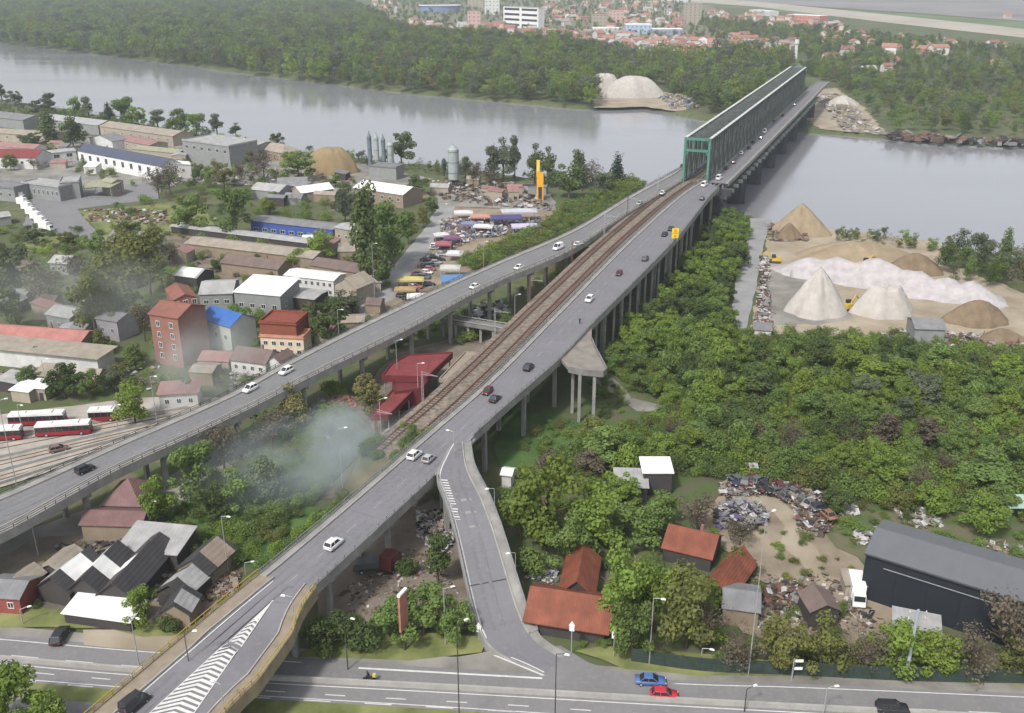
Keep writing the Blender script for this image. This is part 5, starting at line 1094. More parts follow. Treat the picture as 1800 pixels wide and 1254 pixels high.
RIDGE = [(1366, 480, 452), (1385, 478, 450), (1402, 480, 452), (1425, 482, 451), (1450, 486, 452), (1478, 490, 452), (1500, 494, 454), (1522, 498, 452), (1548, 502, 458), (1572, 508, 462), (1590, 512, 468), (1614, 516, 478), (1638, 518, 486), (1660, 521, 488), (1684, 523, 492), (1705, 526, 496), (1726, 529, 500), (1748, 531, 506), (1770, 533, 515)]
def ridge_heap(label, crest, wid, m, seed):
    rr_ = random.Random(seed); c = spline([P(x, y) for x, y, t_ in crest], 1.6); H_ = [height_at(x, y, t_) for x, y, t_ in crest]; xs_ = [P(x, y).x for x, y, t_ in crest]; vs, fs = [], []; K = 12; n = len(c)
    for i, p in enumerate(c):
        h = float(np.interp(p.x, xs_, H_)) * (.80 + .24 * abs(((p.x * .115 + .3 * math.sin(p.x * .13)) % 1) * 2 - 1)); e = min(1, i / 4, (n - 1 - i) / 4); t = c[min(i + 1, n - 1)] - c[max(i - 1, 0)]; nn = Vector((-t.y, t.x, 0)).normalized()
        for j in range(K + 1):
            u_ = j / K * 2 - 1; q = p + nn * (u_ * wid * (1 + .12 * math.sin(p.x * .5 + j))); vs.append((q.x, q.y, max(-.3, h * e * (1 - abs(u_) ** .95) + rr_.uniform(-.22, .22) - (.3 if abs(u_) == 1 else 0))))
    for i in range(n - 1):
        for j in range(K): a_ = i * (K + 1) + j; fs.append((a_, a_ + K + 1, a_ + K + 2, a_ + 1))
    mb = MB(); mb.add(vs, fs); o = link('white_heap', mb.mesh('white_heap', m, True)); tag(o, label, 'gravel heap')
    for p in c[::3]: BLOCK_CIRC.append((p.x, p.y, wid))
ridge_heap('long bright ridge of white stone heaps across the right hand yard', RIDGE, 7.5, WG_, 3)
heap('sand_heap', 'tall pointed tan sand heap at the water edge, right of the service road', 'sand heap', 1405, 410, 358, 110, TS, .7, 40, 1.1)
heap('sand_heap', 'broad low tan sand heap behind the white ridge', 'sand heap', 1500, 455, 425, 220, TS, .6, 41, 1.6)
heap('sand_heap', 'low brown sand bank between the white ridge and the small wood', 'sand heap', 1605, 478, 445, 110, BS, .6, 42, 1.5)
heap('spoil_heap', 'rounded brown earth heap right of the gravel yard', 'earth heap', 1715, 566, 528, 120, BS, .6, 43, 1.6)
heap('spoil_heap', 'low brown rubble mound at the near edge of the gravel yard', 'earth heap', 1760, 600, 578, 90, BS, .6, 44, 1.6)
heap('spoil_heap', 'dark brown heap at the head of the service road', 'earth heap', 1385, 420, 392, 50, BS, .8, 45, 1.3)
heap('sand_heap', 'big ochre sand heap with a steep right flank on the left river bank', 'sand heap', 585, 303, 260, 96, OS, .55, 46, 3.2)
heap('sand_heap', 'large tan sand heap on the far river bank left of the truss', 'sand heap', 1110, 170, 134, 108, PG, .5, 47, 2.4)
heap('sand_heap', 'pale flat topped sand heap at the left end of the far bank landing', 'sand heap', 1062, 160, 130, 60, PG, .5, 48, 3.4)
heap('sand_heap', 'small tan mound on the far bank right of the bridges', 'sand heap', 1480, 185, 168, 60, PG, .7, 49, 1.4)
heap('sand_heap', 'ochre mound below the silo beside the market', 'sand heap', 725, 345, 328, 60, TS, .7, 50, 1.5)
# ---------------------------------------------------------------- market, scrap, debris
def where(p, marks):
    x, y = proj(p)
    b = min(marks, key=lambda m: (m[1] - x) ** 2 + ((m[2] - y) * 1.6) ** 2); dx, dy = x - b[1], (y - b[2]) * 1.6
    d_ = math.hypot(dx, dy); side = ('left of' if dx < 0 else 'right of') if abs(dx) > abs(dy) else ('beyond' if dy < 0 else 'nearer the camera than')
    return ('just ' if d_ < 35 else '' if d_ < 80 else 'well ') + side + ' ' + b[0]
CN = {WP: 'white', BK: 'black', DR: 'dark red', GR: 'dark grey', SV: 'silver', BL: 'blue', RD: 'red', NV: 'dark blue', (.25, .13, .08): 'rust brown', (.3, .28, .24): 'beige', (.3, .1, .08): 'brick red'}
def junk(name, label, cat, poly, n, size, cols, seed, hh=1.2, kind='stuff', flatness=.35, heapc=None):
    n = int(n * 1.9); size *= .66; r = random.Random(seed); w = [P(x, y) for x, y in poly]; xs_ = [p.x for p in w]; ys_ = [p.y for p in w]; mb = MB(); k = 0
    cx, cy = sum(xs_) / len(w), sum(ys_) / len(w); rad = max(max(xs_) - min(xs_), max(ys_) - min(ys_)) / 2; tries = 0
    while k < n and tries < n * 30:
        tries += 1; x, y = r.uniform(min(xs_), max(xs_)), r.uniform(min(ys_), max(ys_))
        if not inpoly(x, y, w): continue
        d_ = min(1, math.hypot(x - cx, y - cy) / rad); z = r.random() * hh * (1 - d_ * .8); s_ = size * r.uniform(.35, 1.4); m_ = r.randrange(len(cols)); k += 1
        sh = r.random()
        if sh < .45: mb.box((x, y, z + s_ * flatness / 2), (s_, s_ * r.uniform(.3, 1), s_ * flatness * r.uniform(.3, 1.6)), r.uniform(0, 3.1), m_, r.uniform(.5, 1))
        elif sh < .75:
            a = Vector((x, y, z + .1)); d2 = Vector((r.uniform(-1, 1), r.uniform(-1, 1), r.uniform(-.1, .5))).normalized() * s_ * 1.3; mb.bar(a, a + d2, s_ * .12, s_ * .1, m_)
        else:
            a = r.uniform(0, 6.28); ux = Vector((math.cos(a), math.sin(a), r.uniform(-.4, .4))) * s_ * .6; uy = Vector((-math.sin(a), math.cos(a), r.uniform(-.4, .4))) * s_ * .45; c = Vector((x, y, z + s_ * .35)); t_ = Vector((0, 0, .05)); mb.hexa([c - ux - uy, c + ux - uy, c + ux + uy, c - ux + uy, c - ux - uy + t_, c + ux - uy + t_, c + ux + uy + t_, c - ux + uy + t_], m_)
    o = mb.build(name, cols); return tag(o, label, cat, kind=kind)
def jm(name, c): return mat('junk_' + name, c, .7, .25, 2)
JR, JW, JG, JK, JB, JT, JN, JP = jm('rust', (.14, .075, .055)), jm('white', (.42, .41, .41)), jm('grey', (.19, .185, .185)), jm('black', (.03, .03, .03)), jm('blue', (.10, .13, .22)), jm('tan', (.23, .19, .145)), jm('brown', (.09, .065, .05)), jm('purple', (.10, .085, .17))
JM = [JR, JW, JG, JK, JT, JN, JR, JN]
junk('scrap_heap', 'long rusty bank of scrap metal and car parts curving round the sandy track', 'scrap', [(1270, 855), (1340, 852), (1400, 860), (1450, 885), (1458, 930), (1440, 945), (1405, 925), (1400, 895), (1360, 872), (1270, 872)], 1500, 1.7, [JR, JN, JG, JK, JT, JR, JN, JG, JW], 1, 2.4)
junk('scrap_heap', 'mound of purple grey and white scrap left of the sandy track', 'scrap', [(1255, 905), (1290, 880), (1340, 895), (1350, 920), (1310, 938), (1262, 930)], 520, 1.5, [JW, JP, JG, JK, JG, JK, JG], 2, 3.0)
junk('scrap_heap', 'dense scrap heap of mixed metal beside the grey tan shed', 'scrap', [(1345, 1035), (1400, 1032), (1430, 1055), (1410, 1085), (1350, 1080)], 480, 1.5, JM + [JK], 3, 2.2)
junk('debris', 'scattered boards and rubbish across the scrapyard ground', 'debris', [(1270, 1015), (1450, 1010), (1520, 1060), (1560, 1110), (1480, 1120), (1300, 1100)], 420, 1.1, JM, 4, .3)
junk('debris', 'pale rubbish strewn in the grass above the warehouse, left patch', 'debris', [(1470, 880), (1500, 878), (1505, 905), (1475, 905)], 60, 1.4, [JW, JG, JW], 5, .8)
junk('debris', 'pale rubbish strewn in the grass above the warehouse, middle patch', 'debris', [(1565, 890), (1620, 890), (1660, 925), (1600, 930)], 110, 1.3, [JW, JG, JW, JT], 6, .6)
junk('debris', 'white rubbish in the grass at the back corner of the warehouse', 'debris', [(1500, 935), (1545, 930), (1550, 955), (1508, 958)], 90, 1.3, [JW, JG, JW], 7, .8)
junk('debris', 'rubbish at the right edge beyond the warehouse roof', 'debris', [(1720, 950), (1800, 960), (1800, 1000), (1740, 985)], 60, 1.2, [JW, JT, JG], 8, .4)
junk('debris', 'heap of tangled scrap and sacks under the viaduct near the slip ramp', 'scrap', [(735, 905), (785, 900), (800, 950), (780, 985), (735, 950)], 520, 1.1, [JW, JN, JG, JK, JT, JW], 9, 2.4)
junk('debris', 'scattered rubbish on the bare ground between the viaduct and slip ramp', 'debris', [(590, 1040), (720, 960), (810, 1020), (800, 1080), (620, 1080)], 300, .8, JM, 10, .2)
junk('debris', 'white rubbish beside the red roofed house right of the slip ramp', 'debris', [(912, 990), (950, 985), (985, 1010), (975, 1028), (925, 1018)], 240, .9, [JW, JW, JG, JB, JT], 11, .9)
junk('debris', 'brown stones and timber heaped right of the black sheds', 'debris', [(350, 1020), (425, 1008), (410, 1050), (350, 1062)], 260, 1.2, [JT, JT, JN, JR, JG], 12, 1.0)
junk('debris', 'dark clutter between the black sheds', 'debris', [(100, 960), (250, 950), (330, 1000), (300, 1060), (120, 1050)], 420, 1.3, [JK, JN, JG, JK], 13, 1.6)
junk('debris', 'machinery and stone rubble along the near edge of the gravel yard', 'debris', [(1540, 585), (1620, 585), (1800, 600), (1800, 625), (1660, 618), (1560, 605)], 360, 2.0, [JT, JG, JN, JW, JR], 14, 1.6)
junk('debris', 'white equipment and blocks lining the right side of the service road', 'debris', [(1338, 455), (1352, 450), (1350, 520), (1356, 585), (1326, 585), (1334, 520)], 260, 2.0, [JW, JG, JN, JW, JR], 15, 1.8)
junk('debris', 'brown scrap by the water at the head of the service road', 'debris', [(1350, 395), (1420, 402), (1420, 425), (1352, 425)], 200, 2.4, [JR, JN, JG, JT], 16, 2)
junk('debris', 'scrap and cars in the cargo yard above the market', 'debris', [(760, 318), (900, 322), (985, 372), (850, 362), (770, 350)], 420, 2.4, [JK, JG, JT, JW, JN, JR], 17, 1.8)
junk('market_goods', 'colourful goods spread over the open air market', 'market goods', [(775, 385), (950, 385), (940, 415), (840, 420), (770, 450)], 600, 2.0, [JW, JP, JR, JB, JW, JG, JT], 18, 1.4)
junk('debris', 'mixed clutter of cars and sheds along the truck yard grass', 'debris', [(150, 368), (290, 372), (300, 398), (160, 390)], 150, 2.2, [JR, JT, JW, JN, JR], 19, 1.2)
junk('debris', 'roof clutter and crates in front of the small tiled house', 'debris', [(405, 640), (500, 655), (470, 690), (405, 690)], 220, 1.3, [JW, JT, JG, JN, JW], 20, 1.2)
junk('debris', 'pale rubbish on the slope under the left viaduct', 'debris', [(540, 720), (580, 690), (585, 790), (545, 790)], 90, 1.4, [JN, JG, JW, JT], 21, 1.4)
junk('debris', 'orange brown scrap pile below the left viaduct', 'scrap', [(575, 705), (622, 700), (625, 725), (580, 728)], 240, 1.6, [jm('orange', (.28, .11, .05)), JR, JN], 22, 2.6)
junk('debris', 'white crates stacked under the left viaduct near the crossing', 'debris', [(820, 545), (880, 530), (900, 552), (840, 565)], 90, 2.0, [JW, JW, JG, JK], 23, 1.6)
junk('stone_rubble', 'pale boulders along the far bank right of the bridges', 'stones', [(1430, 170), (1470, 165), (1530, 215), (1560, 238), (1480, 232)], 260, 3.6, [JT, JW, JT, JG], 24, 1.6)
junk('debris', 'blue barge scrap and huts on the far bank landing', 'debris', [(1150, 165), (1210, 170), (1235, 190), (1180, 192)], 120, 4.0, [JB, JT, JW, JG, JT], 25, 2)
junk('debris', 'dark pontoons moored along the right far bank', 'debris', [(1560, 238), (1800, 250), (1800, 258), (1560, 246)], 110, 6.0, [JK, JN, JR, JG], 26, 1)
junk('debris', 'pale rubble in the smoke left of the brick tower', 'debris', [(100, 530), (170, 530), (190, 640), (120, 600)], 120, 1.8, [JG, JW, JN], 27, 1.2)
# wrecked cars along the scrap bank
for i in range(16):
    t_ = i / 15; x = 1285 + 165 * t_ + R.uniform(-6, 6); y = 858 + 30 * t_ ** 2 * 2 + R.uniform(-5, 5); c = R.choice([GR, DR, GR, NV, BK, (.25, .13, .08), (.3, .28, .24)])
    car(R.choice(['hatch', 'sedan']), c, P(x, y) + Vector((0, 0, R.uniform(.6, 1.5))), R.uniform(0, 6), CN[c] + ' wreck on the scrap bank, ' + where(P(x, y), [('the head of the sandy track', 1330, 862), ('the dark tree by the scrap', 1470, 880), ('the bend of the scrap bank', 1410, 870), ('the small pale box hut', 1320, 830)]), 'wrecked cars on the scrap bank', name='wrecked_car')
# market parked cars and canopies
for i in range(34):
    t_ = i / 33; x = 705 + 75 * t_ + R.choice([0, 14, 30]) + R.uniform(-3, 3); y = 530 - 110 * t_ + R.uniform(-5, 5)
    p = P(x, y, .12)
    if blocked(p.x, p.y, 1.5): continue
    kd = R.choice(['hatch', 'sedan', 'suv']); cc = R.choice([WP, SV, GR, WP, DR, NV, BK, (.3, .1, .08)])
    car(kd, cc, p, R.uniform(-.25, .25), CN[cc] + ' ' + {'hatch': 'small car', 'sedan': 'saloon car', 'suv': 'tall car'}[kd] + ' parked ' + where(p, [('the yellow canopy', 722, 500), ('the blue canopy', 805, 490), ('the pale grey canopy', 790, 480), ('the lilac canopy', 800, 455), ('the crimson canopy', 780, 440), ('the white market canopy', 735, 530)]), 'cars parked beside the market road')
def canopy(x, y, w, d, h, col, label, rz=0.0, rise=.8):
    g_ = sum(col) / 3; col = tuple(.86 * (c * .62 + g_ * .38) for c in col)
    b = P(x, y); t = thing('market_canopy', label, 'canopy', b, rz, 'market canopies'); mb = MB(); mb.add([(-w / 2, -d / 2, h), (w / 2, -d / 2, h), (w / 2, d / 2, h), (-w / 2, d / 2, h), (-w * .2, 0, h + rise), (w * .2, 0, h + rise)], [(0, 1, 5, 4), (1, 2, 5), (2, 3, 4, 5), (3, 0, 4)]); mb.add([(-w / 2, -d / 2, h), (w / 2, -d / 2, h), (w / 2, -d / 2, h - .6), (-w / 2, -d / 2, h - .6)], [(0, 3, 2, 1)]); mb.build('tarpaulin', mat('tarp_%.2f_%.2f_%.2f' % col, col, .7, .1, 1), t)
    for sx in (-1, 1):
        for sy in (-1, 1): mb = MB(); mb.tube((sx * w * .46, sy * d * .46, 0), (sx * w * .46, sy * d * .46, h), .08, n=6); mb.build('pole', STEEL, t)
for a in [(805, 510, 11, 8, 4.2, (.03, .22, .55), 'big bright blue canopy touching the left viaduct', .1), (792, 487, 7, 5, 3.6, (.50, .52, .50), 'pale grey canopy just behind the big blue one'), (722, 505, 9, 4, 3, (.62, .50, .04), 'yellow canopy at the lower left of the market'), (713, 521, 7, 4, 2.6, (.45, .27, .05), 'ochre canopy below the yellow one'), (735, 533, 7, 4, 2.6, (.66, .66, .66), 'white canopy below the yellow and ochre ones'),
          (780, 442, 6, 5, 3.2, (.45, .06, .12), 'crimson canopy beside the market road'), (795, 430, 6, 5, 3.0, (.22, .05, .20), 'dark purple canopy right of the crimson one'), (800, 458, 6, 5, 3.0, (.62, .60, .68), 'pale lilac canopy below the crimson one'), (776, 425, 6, 4, 3, (.60, .60, .60), 'white canopy at the market entrance'), (890, 398, 13, 7, 4, (.06, .05, .26), 'large indigo canopy in the middle of the market', .1), (912, 388, 15, 6, 4.4, (.48, .50, .60), 'large pale grey blue canopy behind the indigo one', .1), (925, 410, 12, 6, 3.2, (.50, .45, .66), 'wide pale lavender canopy at the right end of the market', .1),
          (845, 392, 9, 5, 3, (.60, .22, .14), 'brick orange canopy left of the indigo one'), (850, 410, 8, 4, 3, (.60, .60, .62), 'white canopy in the middle row of the market'), (826, 405, 7, 4, 3, (.18, .18, .40), 'small blue canopy in the middle row of the market'), (815, 385, 8, 5, 3, (.62, .60, .58), 'cream canopy at the top left of the market')]:
    canopy(*a[:7], rz=a[7] if len(a) > 7 else R.uniform(-.2, .3))
# ---------------------------------------------------------------- distant town
TR = [mat('town_roof_%d' % i, c, .8, .15, .3) for i, c in enumerate([(.27, .125, .10), (.31, .165, .13), (.22, .115, .10), (.24, .215, .205), (.34, .33, .32)])]
TWl = [mat('town_wall_%d' % i, c, .85, .08, .3) for i, c in enumerate([(.62, .58, .54), (.55, .45, .38), (.50, .32, .27), (.65, .64, .62), (.45, .44, .43)])]
hv = []
for v in range(5):
    w, d_, h, r_ = [(11, 9, 5, 3), (13, 9, 6.5, 3), (9, 9, 4, 3), (16, 10, 7, 2.5), (10, 8, 6, 3)][v]; a = MB(); x, y = w / 2, d_ / 2
    a.add([(-x, -y, -.5), (x, -y, -.5), (x, y, -.5), (-x, y, -.5), (-x, -y, h), (x, -y, h), (x, y, h), (-x, y, h), (-x, 0, h + r_), (x, 0, h + r_)], [(0, 1, 5, 4), (2, 3, 7, 6), (1, 2, 6, 9, 5), (3, 0, 4, 8, 7)])
    b = MB(); o = .5; k = r_ / y; b.hexa([(-x - o, -y - o, h - o * k), (x + o, -y - o, h - o * k), (x + o, 0, h + r_), (-x - o, 0, h + r_), (-x - o, -y - o, h - o * k + .2), (x + o, -y - o, h - o * k + .2), (x + o, 0, h + r_ + .2), (-x - o, 0, h + r_ + .2)])
    b.hexa([(-x - o, 0, h + r_), (x + o, 0, h + r_), (x + o, y + o, h - o * k), (-x - o, y + o, h - o * k), (-x - o, 0, h + r_ + .2), (x + o, 0, h + r_ + .2), (x + o, y + o, h - o * k + .2), (-x - o, y + o, h - o * k + .2)])
    c = MB()
    for i in range(4):
        for z in ([2.2] if h < 6 else [1.8, 4.6]): c.box((-x + w * (i + .5) / 4, -y - .03, z), (1.1, .1, 1.3))
    hv.append((a, b, c))
HM_ = {}
NTH = [0]; FARH = MB()
TOWNM = [('the white office block', 915, 40), ('the blue stadium', 772, 35), ('the striped cream tower', 1216, 40), ('the pale blue hall', 1120, 55), ('the blue grey hall', 1175, 60), ('the long white hall', 1065, 55), ('the pinkish apartment block', 1083, 32), ('the brown and cream block', 1052, 40), ('the far river wood', 1000, 75), ('the slim white tower', 1398, 100), ('the red banded hall', 1410, 32), ('the wood edge by the meadow', 1180, 105), ('the green wood edge', 1240, 95), ('the top edge', 1120, 0), ('the bright blue hall', 1188, 5)]
def town_house(px, py, v=None, label='red roofed house among many in the distant town', group='houses of the distant town'):
    v = R.randrange(5) if v is None else v; wi, ri = R.randrange(5), R.choice([0, 0, 1, 1, 2, 3, 4]); a, b, c = hv[v]
    if (v, 'w', wi) not in HM_: HM_[(v, 'w', wi)] = a.mesh('wall', TWl[wi])
    if (v, 'r', ri) not in HM_: HM_[(v, 'r', ri)] = b.mesh('roof', TR[ri])
    if (v, 'g') not in HM_: HM_[(v, 'g')] = c.mesh('windows', GLASS)
    p = P(px, py)
    if blocked(p.x, p.y, 5): return
    s_ = R.uniform(.8, 1.25); NTH[0] += 1
    if NTH[0] > 292 and group:
        BLOCK_CIRC.append((p.x, p.y, 7)); M_ = Matrix.Translation(p) @ Matrix.Rotation(R.uniform(0, 3), 4, 'Z') @ Matrix.Scale(s_, 4)
        for src, mi in ((a, wi), (b, 5 + ri)): FARH.add([M_ @ Vector(q) for q in src.v], src.f, mi)
        return
    if group: label = ('small ', '', 'large ')[int((s_ - .8) / .16) if s_ < 1.25 else 2] + ['white', 'cream', 'pinkish', 'pale', 'grey'][wi] + ' house, ' + ['brick red', 'orange red', 'dark red', 'grey', 'pale'][ri] + ' roof, ' + where(p, TOWNM)
    t = thing('town_house', label, 'house', p, R.choice([0, 1.57, .4, -.4]) + R.uniform(-.3, .3), group); t.scale = (s_, s_, s_); BLOCK_CIRC.append((p.x, p.y, 7))
    link('wall', HM_[(v, 'w', wi)], t); link('roof', HM_[(v, 'r', ri)], t); link('windows', HM_[(v, 'g')], t)
def far_block(name, label, cat, x0, x1, ybase, ytop, depth, wall, roof, rows, colsn, ww=2.4, wh=1.6, band=False, skew=0.0):
    h = height_at((x0 + x1) / 2, ybase, ytop); a, b = P(x0, ybase), P(x1, ybase + skew); w = (b - a).length; rz = math.atan2(b.y - a.y, b.x - a.x); uy = Vector((-math.sin(rz), math.cos(rz), 0)); c = (a + b) / 2 + uy * depth / 2
    t = house_at(name, label, cat, c, rz, w, depth, h, 0, 'flat', wall, roof, .2, parapet=True)
    if band:
        for r_ in range(rows):
            for g_ in range(colsn): mb = MB(); mb.box((-w / 2 + w * (g_ + .5) / colsn, -depth / 2 - .06, h * (r_ + .62) / rows), (w / colsn * .86, .3, h / rows * .42)); mb.build('window', GLASS, t)
    else: add_windows(t, -w / 2, w / 2, -depth / 2 - .03, [h * (r_ + .55) / rows for r_ in range(rows)], colsn, ww, wh)
    return t
TWW = wm('bright', (.68, .68, .68))
far_block('office_building', 'white office block with two wings of dark window bands in the distant town', Bd, 885, 946, 48, 12, 14, TWW, RLT, 4, 2, band=True, skew=4)
far_block('tower_block', 'pale tower block cut by the top edge, left of the white office block', Bd, 852, 878, 26, -25, 14, WW, RLT, 8, 4)
far_block('tower_block', 'cream block cut by the top edge right of the blue stadium', Bd, 822, 850, 16, -18, 14, WB, RLT, 6, 4)
far_block('tower_block', 'cream tower with two brown vertical stripes near the top of the photo', Bd, 1201, 1232, 44, 6, 14, WB, RLT, 8, 4, 2.0, 2.2)
far_block('apartment_block', 'pink and white apartment block below the stadium', Bd, 822, 845, 55, 20, 12, wm('pinkish', (.50, .34, .32)), TR[3], 5, 3)
far_block('apartment_block', 'pale blue and white commercial hall in the middle of the town', Bd, 1100, 1145, 60, 44, 24, wm('pale_blue', (.36, .44, .58)), RWH, 2, 6)
far_block('long_hall', 'long white roofed hall at the left of the town centre', Bd, 1042, 1096, 57, 50, 18, WW, RWH, 1, 8)
far_block('long_hall', 'long blue grey hall right of the pale blue commercial hall', Bd, 1147, 1200, 62, 52, 22, wm('steel_blue', (.25, .28, .40)), RWH, 1, 8)
far_block('long_hall', 'long low white hall near the fields at the top right', Bd, 1316, 1352, 26, 18, 22, WW, RWH, 1, 6, skew=3)
far_block('long_hall', 'long hall with a red band near the fields at the top right', Bd, 1382, 1440, 35, 26, 26, wm('redband', (.5, .2, .17)), RWH, 1, 8, skew=3)
far_block('apartment_block', 'pinkish apartment block in the upper middle of the town', Bd, 1070, 1096, 40, 18, 14, wm('pinkish', (.50, .34, .32)), TR[1], 4, 4)
far_block('apartment_block', 'brown and cream apartment block beside the pinkish one', Bd, 1040, 1066, 48, 25, 14, WB, TR[0], 4, 4)
far_block('blue_hall', 'bright blue roofed hall at the top edge above the striped tower', Bd, 1165, 1210, 5, -5, 40, WW, rm('brightblue', (.10, .22, .52)), 1, 6)
# stadium
c = P(772, 22); t = thing('stadium', 'blue walled stadium with a curved white rimmed stand at the top edge', 'stadium', c); BLOCK_CIRC.append((c.x, c.y + 30, 62)); rx, ry = 44.0, 34.0; n = 40
mw, ms, mr = MB(), MB(), MB()
for i in range(n):
    a, b = 2 * math.pi * i / n, 2 * math.pi * (i + 1) / n; f = lambda k, q, z: (math.cos(k) * rx * q, 30 + math.sin(k) * ry * q, z)
    mw.quad(f(a, 1, -.5), f(b, 1, -.5), f(b, 1.03, 13), f(a, 1.03, 13)); ms.quad(f(a, 1.0, 13), f(b, 1.0, 13), f(b, .62, 4), f(a, .62, 4)); mr.hexa([f(a, 1.08, 13), f(b, 1.08, 13), f(b, .92, 13.4), f(a, .92, 13.4), f(a, 1.08, 14), f(b, 1.08, 14), f(b, .92, 14.4), f(a, .92, 14.4)])
mw.build('wall', wm('stadium_blue', (.16, .23, .42)), t); ms.build('stand', wm('seats', (.24, .30, .46)), t); mr.build('roof', RWH, t); mb = MB(); mb.prism([f(2 * math.pi * i / n, .62, 0)[:2] for i in range(n)], 0, .3); mb.build('pitch', GRASSD, t)
# white chimney-like tower
b = P(1398, 104); h = height_at(1398, 104, 70); t = thing('water_tower', 'slim white tower standing beyond the far end of the truss', 'tower', b); mb = MB(); mb.tube((0, 0, 0), (0, 0, h * .8), 2.2, 1.7, 12); mb.tube((0, 0, h * .8), (0, 0, h), 2.8, 2.4, 12); mb.build('shaft', WW, t)
def scatter_px(poly, n, fn, seed):
    r = random.Random(seed); xs_ = [p[0] for p in poly]; ys_ = [p[1] for p in poly]; k = 0; tr_ = 0
    while k < n and tr_ < n * 20:
        tr_ += 1; x, y = r.uniform(min(xs_), max(xs_)), r.uniform(min(ys_), max(ys_))
        if inpoly(x, y, poly): fn(x, y); k += 1
scatter_px([(860, 58), (900, 55), (1000, 62), (1090, 66), (1200, 72), (1250, 78), (1262, 100), (1220, 112), (1165, 108), (1130, 92), (1060, 86), (1010, 76), (950, 72), (860, 68)], 170, town_house, 1)
scatter_px([(950, -5), (1180, -2), (1200, 40), (1190, 62), (1000, 50), (950, 40)], 150, town_house, 2)
scatter_px([(1165, 70), (1260, 85), (1250, 110), (1190, 112)], 45, town_house, 3)
scatter_px([(712, 40), (770, 45), (768, 62), (720, 66)], 26, town_house, 4)
scatter_px([(800, 50), (880, 50), (880, 66), (820, 66)], 26, town_house, 5)
scatter_px([(1240, 20), (1330, 28), (1480, 45), (1480, 58), (1300, 46), (1240, 34)], 70, town_house, 6)
scatter_px([(1290, 92), (1370, 90), (1360, 108), (1290, 108)], 12, town_house, 7)
for x, y, lb in ((430, 16, 'lone orange roofed house in the far woods, upper left'), (440, 26, 'second orange roofed house in the far woods, upper left'), (1750, 115, 'pink roofed house by itself in the far right trees'), (1488, 96, 'white and orange house right of the slim white tower'), (1770, 32, 'small white house on the far plain at the top right')): town_house(x, y, 0, lb, None)
junk('debris', 'vehicles, crates and sheds cluttering the yard beside the grey hall', 'debris', [(290, 310), (440, 300), (620, 310), (620, 325), (440, 328), (300, 330)], 170, 2.6, [JG, JW, JN, JT, JR], 31, 1.6)
junk('debris', 'odds and ends between the long roofs in the centre left', 'debris', [(300, 440), (640, 455), (690, 500), (560, 550), (350, 500)], 260, 1.6, [JG, JW, JN, JT, JR, JK], 32, 1.0)
junk('debris', 'small clutter left among the roofs at the far left bank', 'debris', [(0, 235), (330, 262), (330, 290), (0, 262)], 130, 2.4, [JG, JW, JN, JT], 33, 1.4)
junk('debris', 'clutter strewn below the long pale roof in the smoke', 'debris', [(0, 620), (280, 640), (280, 690), (0, 690)], 120, 1.4, [JG, JW, JN, JT], 34, 1.0)
scatter_px([(1440, 60), (1640, 70), (1800, 90), (1800, 110), (1600, 100), (1450, 90)], 26, town_house, 8)
scatter_px([(640, 4), (720, 8), (715, 30), (650, 24)], 14, town_house, 9)
scatter_px([(1240, 60), (1400, 76), (1390, 100), (1250, 92)], 30, town_house, 10)
scatter_px([(1440, 92), (1560, 100), (1580, 130), (1500, 140), (1450, 118)], 14, town_house, 11)
scatter_px([(640, 30), (860, 60), (850, 74), (690, 62)], 16, town_house, 12)
o = FARH.build('far_town_houses', TWl + TR); tag(o, 'scattered small houses filling out the distant town', 'houses', kind='stuff')
# small sheds filling the yards
SM = [('the olive loading canopy', 170, 320), ('the tall grey hall', 360, 270), ('the cream hipped house', 475, 280), ('the ochre sand heap', 583, 300), ('the white roofed warehouse', 665, 350), ('the long blue hall', 520, 400), ('the vivid green tree', 567, 440), ('the bright white roof', 460, 520), ('the brick tower', 300, 600), ('the small tiled house', 435, 660), ('the long pale roof', 100, 620), ('the white truck row', 60, 380), ('the grey roofed house', 220, 425), ('the stepped building', 490, 590), ('the navy roof', 210, 280), ('the pinkish workshop', 240, 255), ('the market road', 740, 450)]
SC = [('grey', WG, RGY), ('pale', WB, RLT), ('white roofed', WW, RWH), ('tan', WT, RTN), ('brown roofed', WT, RBR), ('dark', WD, RGY), ('pink roofed', WB, RPK)]
def small_shed(px, py):
    p = P(px, py); w_, d_ = R.uniform(4, 10), R.uniform(4, 7)
    if blocked(p.x, p.y, max(w_, d_) * .6): return
    nm, wl, rf = R.choice(SC); house_at('shed', ('little ' if w_ < 6 else 'longish ') + nm + ' shed ' + where(p, SM), 'shed', p, R.choice([-.12, -.2, 1.4, .1]), w_, d_, R.uniform(2.6, 4), R.uniform(.5, 1.8), R.choice(['x', 'y', 'shed', 'x']), wl, rf, over=.25, group='small sheds between the yards')
for i, (pg, n_) in enumerate([([(0, 235), (330, 262), (620, 290), (620, 320), (330, 310), (0, 300)], 26), ([(300, 400), (640, 425), (690, 480), (600, 560), (400, 500), (300, 450)], 18), ([(0, 440), (250, 470), (250, 640), (0, 600)], 12), ([(0, 640), (250, 650), (400, 640), (400, 690), (60, 700)], 14), ([(600, 500), (690, 500), (660, 580), (560, 620)], 8), ([(430, 340), (600, 350), (600, 372), (430, 368)], 6), ([(760, 322), (950, 335), (960, 360), (770, 352)], 8)]): scatter_px(pg, n_, small_shed, 60 + i)
